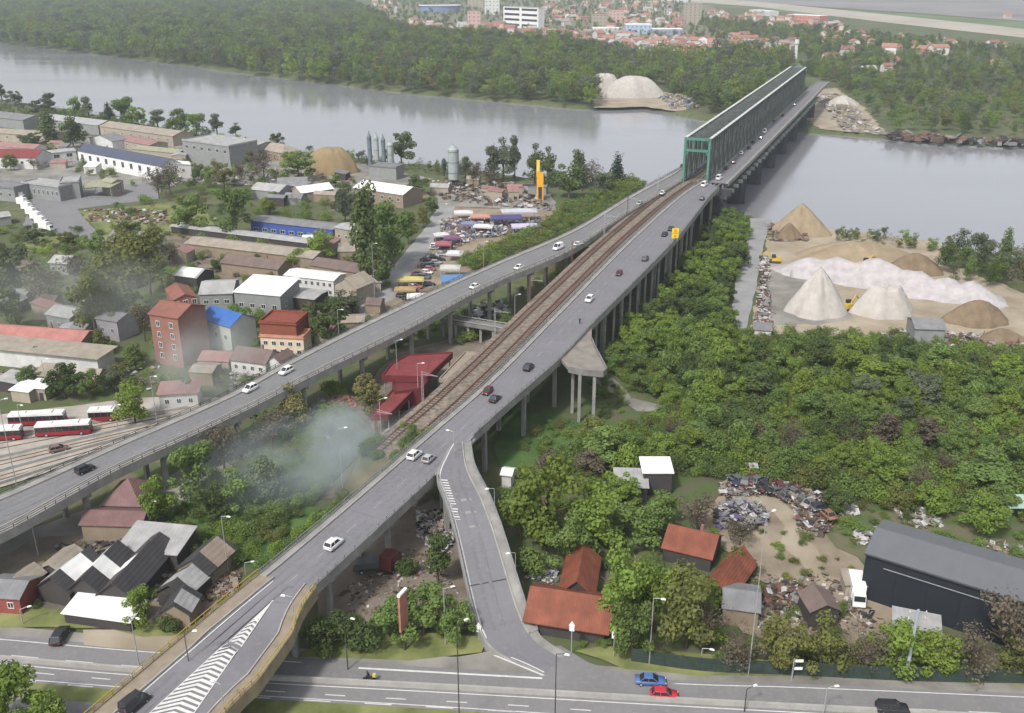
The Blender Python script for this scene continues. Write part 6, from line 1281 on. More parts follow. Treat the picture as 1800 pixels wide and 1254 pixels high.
# digger in the gravel yard
for x, y, lb in ((1362, 462, 'yellow digger working at the left end of the white stone ridge'), (1520, 470, 'yellow digger parked behind the white stone ridge'), (1490, 545, 'yellow digger between the two pale gravel heaps')):
    t = thing('digger', lb, 'digger', P(x, y, .1), R.uniform(0, 3)); YD = mat('digger_yellow', (.50, .34, .04), .5, .1)
    for s_ in (-1.1, 1.1): mb = MB(); mb.box((0, s_, .45), (4, .6, .9), taper=.85); mb.build('track', DARKM, t)
    mb = MB(); mb.box((-.4, 0, 1.5), (3.2, 2.4, 1.2), taper=.9); mb.build('body', YD, t); mb = MB(); mb.box((.6, .6, 2.6), (1.4, 1.0, 1.2)); mb.build('cab', DKGLASS, t); mb = MB(); mb.bar((1, 0, 1.6), (3.2, 0, 4.2), .4); mb.bar((3.2, 0, 4.2), (5.2, 0, 2.4), .3); mb.build('boom', YD, t); mb = MB(); mb.box((5.3, 0, 1.8), (.9, 1.1, 1.0), taper=.7); mb.build('bucket', DARKM, t)
# ---------------------------------------------------------------- vegetation
def leafm(name, c, c2, tr=.38, rnd=.2): return mat('leaf_' + name, c, .7, 0, .9, c2=c2, rnd=rnd, detail=3, trans=tr, spec=.2)
LM = {'bright': leafm('bright', (.135, .20, .038), (.25, .33, .07)), 'mid': leafm('mid', (.115, .18, .048), (.215, .29, .088)), 'dark': leafm('dark', (.07, .11, .036), (.14, .185, .065)), 'olive': leafm('olive', (.125, .14, .04), (.215, .225, .075)),
      'brown': leafm('brown', (.085, .07, .05), (.15, .125, .09), .1), 'lime': leafm('lime', (.14, .20, .03), (.24, .30, .07)), 'grey': leafm('grey', (.10, .13, .075), (.18, .205, .125)), 'yellow': leafm('yellow', (.20, .20, .07), (.30, .28, .12)), 'conifer': leafm('conifer', (.015, .04, .02), (.035, .07, .035)), 'pale': leafm('pale', (.22, .26, .18), (.42, .44, .36))}
def crown_np(shape, n, seed, leaf=.05):
    r = np.random.RandomState(seed)
    if shape == 'poplar':
        m = 16; lc = np.stack([r.normal(0, .03, m), r.normal(0, .03, m), np.linspace(.18, .93, m)], 1); lr = .085 + .05 * np.sin(np.linspace(.5, 3.0, m)); 
    elif shape == 'conifer':
        m = 16; lc = np.stack([r.normal(0, .02, m), r.normal(0, .02, m), np.linspace(.12, .95, m)], 1); lr = np.linspace(.21, .03, m)
    elif shape == 'bush':
        m = 9; a = r.uniform(0, 6.28, m); q = r.uniform(.1, .38, m); lc = np.stack([np.cos(a) * q, np.sin(a) * q, r.uniform(.25, .7, m)], 1); lr = r.uniform(.18, .30, m)
    elif shape == 'tall':
        m = 13; a = r.uniform(0, 6.28, m); z = r.uniform(.3, .9, m); q = r.uniform(.02, .17, m) * (1.2 - z * .6); lc = np.stack([np.cos(a) * q, np.sin(a) * q, z], 1); lr = r.uniform(.08, .15, m)
    else:
        m = 24; a = r.uniform(0, 6.28, m); z = r.uniform(.24, .86, m); q = r.uniform(.05, .34, m) * np.sqrt(np.clip(1.25 - ((z - .48) / .45) ** 2, .2, 1)); lc = np.stack([np.cos(a) * q, np.sin(a) * q, z], 1); lr = r.uniform(.06, .17, m)
    w = lr ** 2; k = r.choice(len(lc), n, p=w / w.sum()); d = r.normal(size=(n, 3)); d /= np.linalg.norm(d, axis=1)[:, None]
    rad = lr[k] * np.where(r.rand(n) < .22, r.uniform(.2, .8, n), r.uniform(.82, 1.12, n)); c = lc[k] + d * rad[:, None] * np.array([1, 1, .8])
    c[:, 2] = np.maximum(c[:, 2], .02 + .05 * r.rand(n))
    nrm = d + r.normal(0, .55, (n, 3)); nrm[:, 2] += .35; nrm /= np.linalg.norm(nrm, axis=1)[:, None]; h = r.normal(size=(n, 3)); u = np.cross(nrm, h); u /= np.linalg.norm(u, axis=1)[:, None]; v = np.cross(nrm, u)
    s = leaf * r.uniform(.5, 1.25, n)[:, None]; e = s * r.uniform(.6, 1, n)[:, None]
    vs = np.stack([c - u * s, c - v * e * .8, c + u * s * .9, c + v * e], 1).reshape(-1, 3); fs = np.arange(4 * n).reshape(-1, 4); return vs, fs
def np_mesh(name, vs, fs, m):
    me = bpy.data.meshes.new(name); nv, nf = len(vs), len(fs); me.vertices.add(nv); me.vertices.foreach_set('co', vs.astype(np.float32).ravel()); me.loops.add(nf * 4); me.loops.foreach_set('vertex_index', fs.astype(np.int32).ravel())
    me.polygons.add(nf); me.polygons.foreach_set('loop_start', np.arange(0, nf * 4, 4, dtype=np.int32)); me.materials.append(m); me.update(calc_edges=True); return me
def trunk_mb(shape, seed, bare=False):
    r = random.Random(seed); mb = MB()
    if shape == 'bush':
        for i in range(4): a = r.uniform(0, 6.28); mb.tube((0, 0, -.02), (math.cos(a) * .2, math.sin(a) * .2, .4), .02, .008, 5)
        return mb
    top = .55 if shape == 'broad' else .85; w = .022 if shape != 'poplar' else .016; mb.tube((0, 0, -.02), (.01, 0, top * .5), w, w * .75, 7); mb.tube((.01, 0, top * .5), (0, .01, top), w * .75, w * .35, 7)
    n = 26 if bare else 7
    for i in range(n):
        z = r.uniform(.28, top) if not bare else r.uniform(.25, top); a = r.uniform(0, 6.28); q = r.uniform(.16, .3) if shape == 'broad' else r.uniform(.08, .14); e = Vector((math.cos(a) * q, math.sin(a) * q, z + r.uniform(.12, .3))); mb.tube((0, 0, z), e, w * .45, w * .12, 5)
        if bare:
            for k in range(3): b = r.uniform(0, 6.28); s_ = Vector((0, 0, z)).lerp(e, r.uniform(.4, .9)); mb.tube(s_, s_ + Vector((math.cos(b) * .09, math.sin(b) * .09, r.uniform(.03, .13))), w * .2, w * .06, 4)
    return mb
SH = {}
for sh, cnt, n, lf in (('broad', 5, 3400, .027), ('tall', 3, 2200, .024), ('poplar', 1, 1900, .024), ('conifer', 1, 1800, .026), ('bush', 3, 2000, .042)):
    for k in range(cnt): SH[(sh, k)] = crown_np(sh, n, 100 + k * 7 + len(sh) * 13, lf)
for k in range(2): SH[('bare', k)] = crown_np('broad', 900, 300 + k, .022)
NSH = {'broad': 5, 'tall': 3, 'poplar': 1, 'conifer': 1, 'bush': 3, 'bare': 2}
TM, CMx = {}, {}
def tree_meshes(sh, k, lm):
    if (sh, k, lm) not in CMx: CMx[(sh, k, lm)] = np_mesh('crown', *SH[(sh, k)], LM[lm])
    if (sh, k) not in TM: TM[(sh, k)] = trunk_mb('broad' if sh == 'bare' else sh, k + 5, sh == 'bare').mesh('trunk', BARK)
    return CMx[(sh, k, lm)], TM[(sh, k)]
TNAME = {'broad': 'broadleaf_tree', 'tall': 'slender_tree', 'poplar': 'poplar_tree', 'conifer': 'conifer_tree', 'bush': 'bush', 'bare': 'bare_tree'}
NT = [0]
def tree_at(p, h, w, sh, lm, label, group=None, k=None):
    """w: crown width / height"""
    k = R.randrange(NSH[sh]) if k is None else k; c, tk = tree_meshes(sh, k, lm); NT[0] += 1
    t = thing(TNAME[sh], label, 'bush' if sh == 'bush' else 'tree', p, R.uniform(0, 6.28), group); wf = w / {'broad': .8, 'tall': .45, 'poplar': .24, 'conifer': .42, 'bush': 1.05, 'bare': .8}[sh] * h; t.scale = (wf, wf * R.uniform(.88, 1.12), h)
    link('crown', c, t); link('trunk', tk, t); return t
def tree(x, yb, yt, wpx, sh, lm, label, group=None, z0=0.0):
    h = height_at(x, yb, yt, z0); wm_ = wpx * (100 - z0) / (.926 * (yb + 65)); p = P(x, yb, z0); BLOCK_CIRC.append((p.x, p.y, wm_ * .3)); return tree_at(p, h, wm_ / h, sh, lm, label, group)
T1 = [(36, 430, 330, 0, 0)]
for a in [  # x, base y, top y, width, shape, leaf, label
    (336, 412, 335, 62, 'broad', 'mid', 'round green tree by the grass lot, left one of a pair'), (417, 418, 325, 62, 'broad', 'mid', 'round green tree by the grass lot, right one of a pair'),
    (648, 500, 318, 36, 'poplar', 'dark', 'tall dark poplar spire beside the white roofed warehouse'), (690, 470, 345, 84, 'broad', 'mid', 'big green tree right of the tall poplar'), (668, 512, 420, 60, 'broad', 'dark', 'dark green tree at the foot of the tall poplar'), (718, 430, 368, 44, 'broad', 'olive', 'olive tree beside the market road'),
    (567, 458, 402, 60, 'broad', 'bright', 'vivid green round tree among the long roofs'), (520, 466, 430, 48, 'bush', 'bright', 'light green bush left of the vivid round tree'), (553, 466, 440, 32, 'bush', 'lime', 'small pale bush below the vivid round tree'), (473, 378, 345, 30, 'bush', 'lime', 'yellow green bush in front of the weathered grey gable'),
    (607, 392, 325, 44, 'broad', 'grey', 'grey green tree left of the tall poplar'), (735, 345, 305, 44, 'broad', 'dark', 'dark tree beside the cargo yard road'), (706, 290, 228, 58, 'broad', 'dark', 'dark round tree beside the silos on the river bank'),
    (525, 318, 262, 70, 'broad', 'mid', 'wide green tree left of the ochre sand heap'), (488, 262, 232, 24, 'broad', 'grey', 'grey green tree right of the cream hipped roof house'), (300, 342, 282, 56, 'bare', 'brown', 'brown bare tree in front of the navy roofed building, left'), (280, 350, 290, 40, 'bare', 'brown', 'reddish bare tree at the end of the truck yard'), (465, 318, 262, 60, 'bare', 'brown', 'brown bare tree among the shed roofs by the cream house'),
    (130, 262, 202, 50, 'broad', 'dark', 'dark broad tree above the navy roofed building'), (91, 258, 192, 22, 'poplar', 'dark', 'slim dark cypress above the white annex'), (62, 265, 230, 30, 'broad', 'dark', 'small dark tree right of the dull red roof'), (45, 262, 236, 26, 'broad', 'grey', 'small grey green tree at the end of the dull red roof'),
    (28, 185, 158, 34, 'broad', 'grey', 'grey tree on the river bank, second from the left edge'), (4, 178, 145, 22, 'tall', 'grey', 'tall grey green tree at the left edge on the river bank'), (88, 200, 160, 24, 'tall', 'grey', 'tall thin tree on the left river bank'), (75, 204, 172, 40, 'broad', 'grey', 'grey brown bank tree beside the tall thin one'), (134, 208, 168, 28, 'broad', 'mid', 'green bank tree above the long warehouse'), (157, 210, 166, 24, 'tall', 'grey', 'slender grey tree above the long warehouse'), (192, 212, 178, 26, 'conifer', 'conifer', 'dark pointed tree above the pinkish warehouse'), (222, 222, 170, 50, 'broad', 'mid', 'large green bank tree above the pinkish warehouse'), (244, 224, 185, 34, 'broad', 'bright', 'lighter green tree beside the large bank tree'), (278, 226, 190, 30, 'tall', 'grey', 'pale slender tree on the bank right of the large green one'), (318, 236, 188, 56, 'broad', 'mid', 'wide green bank tree above the end of the pinkish roof'), (346, 240, 198, 44, 'broad', 'mid', 'green bank tree above the tall grey hall'), (382, 238, 200, 26, 'tall', 'grey', 'slim grey tree on the bank above the grey hall'), (415, 240, 214, 20, 'tall', 'dark', 'thin dark tree on the bank right of the grey hall'), (484, 262, 232, 18, 'broad', 'dark', 'small dark tree on the bank above the cream house'),
    (885, 320, 236, 36, 'tall', 'grey', 'tall grey green tree left of the yellow tower'), (868, 322, 250, 34, 'tall', 'grey', 'slender tree behind the market cargo yard'), (905, 318, 238, 26, 'tall', 'grey', 'tallest slim tree just left of the yellow tower'), (940, 328, 246, 30, 'tall', 'dark', 'dark slim tree behind the yellow tower, left'), (963, 330, 252, 28, 'tall', 'dark', 'dark slim tree behind the yellow tower, right'), (1000, 350, 284, 70, 'broad', 'dark', 'dense dark tree right of the yellow tower'), (1016, 330, 262, 20, 'poplar', 'dark', 'spire shaped tree right of the yellow tower'), (1040, 345, 276, 44, 'bare', 'brown', 'yellowish bare tree near the left viaduct'), (1084, 332, 264, 34, 'conifer', 'conifer', 'dark fir against the river left of the truss'), (1060, 348, 300, 46, 'broad', 'grey', 'grey green tree below the dark fir'),
    (832, 330, 278, 34, 'bare', 'brown', 'rusty bare tree right of the stout silo'), (862, 335, 292, 40, 'bare', 'brown', 'second rusty bare tree near the cargo yard'), (782, 316, 278, 18, 'broad', 'grey', 'small grey tree left of the stout silo'), (818, 315, 272, 30, 'broad', 'grey', 'grey tree right of the stout silo'),
    (215, 560, 430, 130, 'broad', 'olive', 'huge olive tree above the brick tower, centre of the smoke', ), (170, 590, 470, 90, 'broad', 'olive', 'olive tree in smoke, left of the huge one'), (265, 520, 400, 90, 'broad', 'olive', 'brownish olive tree behind the brick tower'), (230, 480, 395, 80, 'broad', 'olive', 'olive tree behind the huge one'), (255, 600, 520, 60, 'bare', 'brown', 'grey bare tree left of the brick tower'), (285, 470, 408, 36, 'broad', 'pale', 'tree with white blossom beside the tan long roof'),
    (30, 520, 420, 70, 'broad', 'grey', 'grey green tree in the smoke at the left edge, upper'), (90, 540, 440, 80, 'bare', 'brown', 'brown bare tree in the smoke near the left edge'), (20, 580, 500, 60, 'broad', 'dark', 'dark tree in the smoke at the left edge, lower'), (145, 505, 440, 60, 'bare', 'brown', 'brown bare tree behind the smoky olive trees'), (60, 430, 395, 40, 'broad', 'grey', 'small tree on the lawn below the truck row'),
    (115, 700, 640, 64, 'broad', 'dark', 'dark green tree above the rear bus'), (55, 685, 640, 44, 'broad', 'dark', 'dark tree below the long pale roof'), (160, 700, 648, 50, 'broad', 'mid', 'green tree left of the pink roofed hut, upper'), (238, 745, 668, 66, 'broad', 'bright', 'bright green tree right of the short bus'), (205, 690, 645, 46, 'broad', 'grey', 'grey green tree in the smoke above the bright tree'),
    (424, 578, 535, 52, 'broad', 'mid', 'green tree between the blue roof and the white warehouse'), (410, 610, 575, 44, 'bare', 'brown', 'brown bare tree left of the stepped building'), (578, 612, 520, 66, 'broad', 'dark', 'tall dark tree right of the stepped building'), (598, 560, 508, 50, 'tall', 'grey', 'grey tree behind the dark one beside the left viaduct'), (556, 592, 552, 36, 'bare', 'brown', 'reddish bare tree right of the stepped building'), (620, 550, 510, 34, 'tall', 'grey', 'thin grey tree beside the cream gabled house'),
    (518, 760, 668, 46, 'tall', 'yellow', 'yellow green slender tree against the left viaduct'), (650, 735, 658, 62, 'broad', 'yellow', 'pale yellow round tree beside the red canopies'), (590, 700, 660, 50, 'bush', 'bright', 'light green bush under the left viaduct'), (480, 790, 720, 90, 'bare', 'brown', 'brown bare tree in the smoke under the left viaduct'), (395, 830, 730, 80, 'bare', 'brown', 'grey bare tree in the smoke left'),
    (345, 880, 775, 90, 'broad', 'mid', 'green tree under the smoke below the left viaduct'), (280, 930, 832, 66, 'broad', 'bright', 'light green tree right of the maroon house'), (420, 900, 830, 80, 'broad', 'mid', 'green tree in the thick of the smoke'), (370, 920, 850, 60, 'broad', 'dark', 'dark green tree at the edge of the smoke'), (470, 880, 800, 80, 'broad', 'grey', 'greyish tree wholly veiled by smoke'),
    (250, 1108, 1030, 56, 'broad', 'bright', 'bright round tree in front of the black sheds'), (20, 1290, 1165, 130, 'broad', 'bright', 'bright green tree filling the bottom left corner'), (75, 1300, 1215, 90, 'broad', 'bright', 'lower bright tree in the bottom left corner'), (300, 1112, 1082, 50, 'bush', 'dark', 'dark bush between the black sheds and the overpass'), (10, 940, 880, 60, 'bush', 'olive', 'olive bush under the left viaduct at the left edge'),
    (745, 1118, 1030, 120, 'broad', 'mid', 'green leafy tree beside the billboard'), (690, 1128, 1060, 80, 'broad', 'mid', 'green tree left of the billboard'), (805, 1132, 1060, 66, 'broad', 'mid', 'green tree right of the lamp left of the slip ramp'), (640, 1140, 1080, 70, 'bush', 'dark', 'dark bush beneath the main viaduct edge'), (580, 1150, 1080, 80, 'broad', 'dark', 'dark tree right beside the overpass railing'), (770, 1030, 930, 50, 'tall', 'dark', 'dark slim tree in the yard under the slip ramp'), (715, 1010, 970, 40, 'bush', 'dark', 'small dark bush behind the small red lorry'),
    (960, 960, 800, 130, 'broad', 'bright', 'large bright tree right of the slip ramp top'), (1050, 960, 850, 120, 'broad', 'bright', 'large bright tree in the centre of the right grove'), (915, 950, 850, 80, 'broad', 'mid', 'tree against the slip ramp parapet'), (1120, 960, 880, 90, 'broad', 'mid', 'tree at the right side of the grove'), (1000, 1000, 910, 90, 'broad', 'mid', 'tree at the near side of the grove above the red roof'), (1090, 890, 830, 80, 'broad', 'bright', 'tree at the far side of the grove beside the dark shed'), (1160, 930, 860, 70, 'broad', 'mid', 'tree just below the dark walled shed'), (940, 1010, 950, 60, 'bush', 'mid', 'bush beside the ramp below the grove'),
    (1090, 1120, 975, 110, 'broad', 'bright', 'tall bright tree right of the red roofed house'), (1150, 1110, 985, 100, 'broad', 'bright', 'second tall bright tree between the two red roofs'), (1205, 1140, 990, 110, 'broad', 'olive', 'olive brown tree behind the verge fence'), (1110, 1160, 1050, 80, 'broad', 'mid', 'green tree at the fence beside the striped sign'), (1235, 1150, 1030, 80, 'bare', 'brown', 'brown bare tree at the fence left of the tall timber pole'), (1300, 960, 900, 60, 'bare', 'brown', 'reddish bare tree right of the scrap mound'), (1220, 940, 860, 80, 'bare', 'brown', 'brown bare tree behind the half hidden red roof'), (1240, 1090, 1010, 50, 'broad', 'bright', 'green tree squeezed between red roof and shed'), (1290, 1010, 960, 46, 'broad', 'olive', 'olive bush tree on the lower red roof edge'),
    (1375, 1180, 1075, 110, 'broad', 'olive', 'olive tree at the fence before the brick hut'), (1440, 1185, 1090, 90, 'broad', 'olive', 'olive green tree at the fence right of the sign post'), (1300, 1185, 1110, 80, 'bare', 'brown', 'bare thicket tree at the fence near the timber pole'), (1570, 1185, 1095, 90, 'broad', 'bright', 'bright green tree left of the power pole'), (1640, 1188, 1105, 80, 'broad', 'bright', 'bright green tree right of the power pole'), (1520, 1190, 1110, 80, 'bare', 'brown', 'brown bare tree in the fence line left of the bright tree'), (1710, 1195, 1100, 90, 'bare', 'brown', 'brown tree in the fence line right of the bright ones'), (1760, 1180, 1020, 130, 'bare', 'brown', 'big bare brown tree in front of the dark warehouse'), (1790, 1200, 1120, 80, 'broad', 'olive', 'olive tree at the right edge by the highway fence'),
    (1470, 905, 850, 60, 'broad', 'dark', 'dark tree between the scrap bank and the rubbish'), (1640, 900, 850, 80, 'broad', 'bright', 'bright tree above the right rubbish patch'), (1730, 940, 870, 80, 'broad', 'bright', 'bright tree above the dark warehouse roof'), (1760, 905, 860, 70, 'broad', 'mid', 'green tree at the right edge under the green canopy'), (1710, 990, 945, 50, 'bush', 'bright', 'bush behind the warehouse roof')]:
    tree(*a)
for i in range(16):                      # bushes on the lower railway slope
    k = int(len(RL_) * (i / 15) * .06); q = RL_[k].lerp(RRr[k], R.uniform(.0, .9)); tree_at(Vector((q.x, q.y, q.z - .4)), R.uniform(1.6, 3.4), 1.2, 'bush', R.choice(['mid', 'bright', 'dark']), 'green bush where the railway bank ends beside the viaduct parapet', 'bushes on the low end of the railway bank')
XT = [(20, 300, 268, 26), (60, 300, 275, 24), (235, 300, 272, 26), (395, 330, 282, 40), (370, 320, 290, 30), (425, 322, 276, 30), (350, 318, 285, 26), (440, 300, 262, 24), (590, 330, 305, 26), (640, 360, 320, 26), (760, 380, 345, 26), (745, 400, 360, 30), (480, 355, 335, 24), (300, 470, 425, 36), (380, 478, 455, 22), (450, 470, 445, 26), (640, 440, 405, 30), (270, 440, 400, 40), (230, 430, 385, 44), (120, 440, 405, 36), (170, 455, 405, 44), (320, 560, 520, 30), (630, 470, 440, 26), (540, 560, 530, 28), (330, 700, 665, 30), (390, 690, 655, 28), (70, 640, 605, 34), (180, 625, 575, 40), (240, 650, 600, 40)]
for i, (x, yb, yt, w_) in enumerate(XT):
    sh, lm, wd_ = [('broad', 'mid', 'green'), ('bare', 'brown', 'brown bare'), ('broad', 'dark', 'dark green'), ('broad', 'olive', 'olive')][i % 4]
    tree(x, yb, yt, w_, sh, lm, 'small ' + wd_ + ' tree ' + where(P(x, yb), [('the olive loading canopy', 170, 320), ('the tall grey hall', 360, 270), ('the cream hipped house', 475, 280), ('the ochre sand heap', 583, 300), ('the white roofed warehouse', 665, 350), ('the stout silo', 798, 320), ('the long blue hall', 520, 400), ('the huge olive tree', 215, 480), ('the vivid green tree', 567, 440), ('the bright white roof', 460, 520), ('the brick tower', 300, 600), ('the small tiled house', 435, 660), ('the long pale roof', 100, 620), ('the white truck row', 60, 380), ('the grey roofed house', 220, 425), ('the tall poplar', 650, 460)]))
# woods: individuals near, one mass beyond
GREENS = ['mid', 'bright', 'mid', 'dark', 'olive', 'mid', 'bright', 'grey']
def wood(polypx, dist, hr, seed, label, group, kinds=None, leafs=GREENS, margin=1.5, wr=(.7, 1.0), limit=999, name=None):
    r = random.Random(seed); w = [P(x, y) for x, y in polypx]; xs_ = [p.x for p in w]; ys_ = [p.y for p in w]; pts = []; tries = 0
    area = 0
    for i in range(len(w)): a, b = w[i], w[(i + 1) % len(w)]; area += a.x * b.y - b.x * a.y
    target = abs(area) / 2 / (dist * dist) * 1.6
    while tries < target * 12 and len(pts) < limit:
        tries += 1; x, y = r.uniform(min(xs_), max(xs_)), r.uniform(min(ys_), max(ys_))
        if not inpoly(x, y, w) or blocked(x, y, margin): continue
        if any((x - q[0]) ** 2 + (y - q[1]) ** 2 < dist * dist for q in pts): continue
        pts.append((x, y))
    return pts, r
def wood_individual(polypx, dist, hr, seed, label, group, kinds=('broad',), leafs=GREENS, margin=1.5, wr=(.7, 1.0)):
    pts, r = wood(polypx, dist, hr, seed, label, group, margin=margin)
    for x, y in pts:
        q = math.sin(x * .07 + 1.3) + math.cos(y * .09) + r.uniform(-1, 1); lm = leafs[int((q + 3) / 6 * len(leafs)) % len(leafs)]; sh = r.choice(kinds); sh = 'bare' if lm == 'brown' and sh == 'broad' else sh
        h_, w_ = r.uniform(*hr), r.uniform(*wr); q = (h_ - hr[0]) / (hr[1] - hr[0]); lab = LW_[lm] + (' low' if q < .34 else '' if q < .67 else ' tall') + (' narrow' if w_ < (wr[0] + wr[1]) / 2 else ' spreading') + {21: ' tree of the road strip, ', 22: ' tree of the wood, ', 23: ' tree of the wood edge, '}[seed] + where(Vector((x, y, h_ * .6)), WOODM)
        tree_at(Vector((x, y, 0)), h_, w_, sh, lm, lab, group)
    return len(pts)
c0 = NT[0]
LW_ = {'mid': 'green', 'bright': 'bright green', 'dark': 'dark green', 'olive': 'olive', 'grey': 'grey green', 'brown': 'brown bare'}
WOODM = [('the broken ramp stub', 1040, 630), ('the footpath', 1120, 700), ('the service road middle', 1295, 500), ('the yellow warning board', 1200, 430), ('the pointed gravel heap', 1434, 560), ('the dark walled shed', 1155, 830), ('the scrap bank', 1360, 850), ('the dark warehouse roof', 1640, 940), ('the slate roofed plant shed', 1636, 585), ('the brown rubble mound', 1760, 600), ('the truss portal', 1240, 370), ('the tall viaduct columns', 1100, 560), ('the pale box hut', 1325, 810), ('the green sheet canopy', 1790, 880), ('the clearing', 1000, 760), ('the service road foot', 1300, 585), ('the flat topped gravel heap', 1550, 560), ('the right photo edge', 1800, 730), ('the wood centre', 1480, 700), ('the near wood centre', 1250, 720)]
wood_individual([(1240, 400), (1300, 398), (1312, 430), (1290, 500), (1283, 575), (1270, 625), (1100, 640), (1075, 600), (1090, 580), (1150, 560), (1200, 460)], 4.6, (6, 9.5), 21, 'green tree in the dense strip between the viaduct and the service road', 'trees between the viaduct and the service road', leafs=['mid', 'bright', 'dark', 'mid', 'bright'])
wood_individual([(1090, 620), (1240, 625), (1420, 620), (1600, 640), (1830, 660), (1830, 780), (1500, 790), (1180, 770), (1175, 740), (1130, 700), (1080, 660)], 5.0, (5.0, 9.0), 22, 'green tree deep inside the wide wood right of the viaduct', 'trees of the wide wood on the right', leafs=['mid', 'bright', 'mid', 'dark', 'bright', 'mid', 'bright', 'grey'], kinds=('broad', 'tall', 'broad', 'bush'), wr=(.6, 1.1))
wood_individual([(1180, 775), (1500, 790), (1830, 785), (1830, 885), (1700, 870), (1560, 880), (1480, 850), (1340, 838), (1200, 815), (1100, 800), (1040, 790), (1000, 810), (910, 830), (1000, 850), (1120, 830)], 5.4, (6, 9.5), 23, 'olive or brown tree at the near edge of the wide wood', 'trees at the near edge of the wide wood', leafs=['olive', 'mid', 'bright', 'mid', 'brown', 'mid', 'olive', 'bright', 'mid'], kinds=('broad', 'tall', 'broad', 'bush'), wr=(.6, 1.1))
print('wood individuals', NT[0] - c0)
# one-mass vegetation through geometry nodes
PROTO = {}
def proto_collection(key, items, bottom_trunk=True):
    if key in PROTO: return PROTO[key]
    c = bpy.data.collections.new(key)
    for sh, k, lm in items:
        vs, fs = SH[(sh, k)]; n = max(400, int(len(fs) * .42)); me = np_mesh('crown', vs[:n * 4] if False else np.ascontiguousarray(vs.reshape(-1, 4, 3)[:n].reshape(-1, 3)), fs[:n], LM[lm]); 
        me.transform(Matrix.Diagonal((1, 1, 1, 1))); o = bpy.data.objects.new('a%02d_%s' % (len(c.objects), lm), me); c.objects.link(o)
    PROTO[key] = c; return c
def gn_mass(name, label, cat, pts, hs_, ws_, key, items, seed, big=1.6):
    r = np.random.RandomState(seed); me = bpy.data.meshes.new(name); me.from_pydata([tuple(p) for p in pts], [], []); n = len(pts)
    a = me.attributes.new('sc', 'FLOAT_VECTOR', 'POINT'); a.data.foreach_set('vector', np.stack([ws_, ws_, hs_], 1).astype(np.float32).ravel())
    a = me.attributes.new('rt', 'FLOAT_VECTOR', 'POINT'); a.data.foreach_set('vector', np.stack([np.zeros(n), np.zeros(n), r.uniform(0, 6.28, n)], 1).astype(np.float32).ravel())
    a = me.attributes.new('ix', 'INT', 'POINT'); a.data.foreach_set('value', r.randint(0, len(items), n).astype(np.int32))
    o = link(name, me); g = bpy.data.node_groups.new(name, 'GeometryNodeTree'); g.interface.new_socket('Geometry', in_out='INPUT', socket_type='NodeSocketGeometry'); g.interface.new_socket('Geometry', in_out='OUTPUT', socket_type='NodeSocketGeometry')
    N, L = g.nodes, g.links; gi, go = N.new('NodeGroupInput'), N.new('NodeGroupOutput'); ip = N.new('GeometryNodeInstanceOnPoints'); ci = N.new('GeometryNodeCollectionInfo'); ci.inputs['Collection'].default_value = proto_collection(key, items); ci.inputs['Separate Children'].default_value = True; ci.inputs['Reset Children'].default_value = True
    def na(nm, ty): q = N.new('GeometryNodeInputNamedAttribute'); q.data_type = ty; q.inputs['Name'].default_value = nm; return q.outputs['Attribute']
    L.new(gi.outputs[0], ip.inputs['Points']); L.new(ci.outputs[0], ip.inputs['Instance']); ip.inputs['Pick Instance'].default_value = True; L.new(na('ix', 'INT'), ip.inputs['Instance Index']); L.new(na('rt', 'FLOAT_VECTOR'), ip.inputs['Rotation']); L.new(na('sc', 'FLOAT_VECTOR'), ip.inputs['Scale']); L.new(ip.outputs[0], go.inputs[0])
    md = o.modifiers.new('scatter', 'NODES'); md.node_group = g; return tag(o, label, cat, kind='stuff')
def mass(name, label, polypx, spacing, hr, wr, key, items, seed, margin=2, cat='trees', z0=None, jitter=.45):
    w = [P(x, y) for x, y in polypx]; xs_ = [p.x for p in w]; ys_ = [p.y for p in w]; r = random.Random(seed); pts, h_, w_ = [], [], []; y = min(ys_)
    while y < max(ys_):
        x = min(xs_)
        while x < max(xs_):
            X, Y = x + r.uniform(-1, 1) * spacing * jitter, y + r.uniform(-1, 1) * spacing * jitter; x += spacing
            if math.sin(X * .013 + 2) * math.cos(Y * .017) + .5 * math.sin(X * .05 + Y * .03) > 1.05 and key == 'forest': continue
            if inpoly(X, Y, w) and not blocked(X, Y, margin): h = r.uniform(*hr) * (1 + .22 * math.sin(X * .03) * math.cos(Y * .04)); pts.append((X, Y, 0)); h_.append(h); w_.append(h * r.uniform(*wr))
        y += spacing
    print(name, len(pts)); return gn_mass(name, label, cat, pts, np.array(h_), np.array(w_), key, items, seed)
FI = [('broad', 0, 'mid'), ('broad', 1, 'grey'), ('broad', 2, 'bright'), ('broad', 3, 'bright'), ('broad', 4, 'grey'), ('tall', 0, 'grey'), ('broad', 2, 'dark'), ('tall', 1, 'mid'), ('bare', 0, 'brown'), ('broad', 0, 'olive')]
mass('riverside_forest', 'continuous forest covering the far river bank, upper left', [(-300, 40), (-100, 60), (0, 76), (200, 100), (400, 124), (560, 146), (700, 160), (1000, 188), (1040, 190), (1048, 160), (1150, 150), (1200, 176), (1240, 204), (1285, 205), (1330, 170), (1385, 124), (1400, 112), (1300, 100), (1180, 116), (1050, 92), (850, 70), (760, 62), (690, 50), (640, 20), (520, -10), (-400, -30)], 11.5, (12, 23), (.75, 1.15), 'forest', FI, 31, margin=5)
mass('distant_woods', 'hazy woods between the town houses and the far fields', [(1200, 30), (1300, 40), (1480, 58), (1700, 82), (1850, 95), (1850, 240), (1700, 238), (1570, 232), (1520, 190), (1480, 160), (1470, 120), (1400, 100), (1380, 92), (1260, 82), (1240, 50)], 13, (8, 14), (.8, 1.1), 'forest', FI, 32, margin=7)
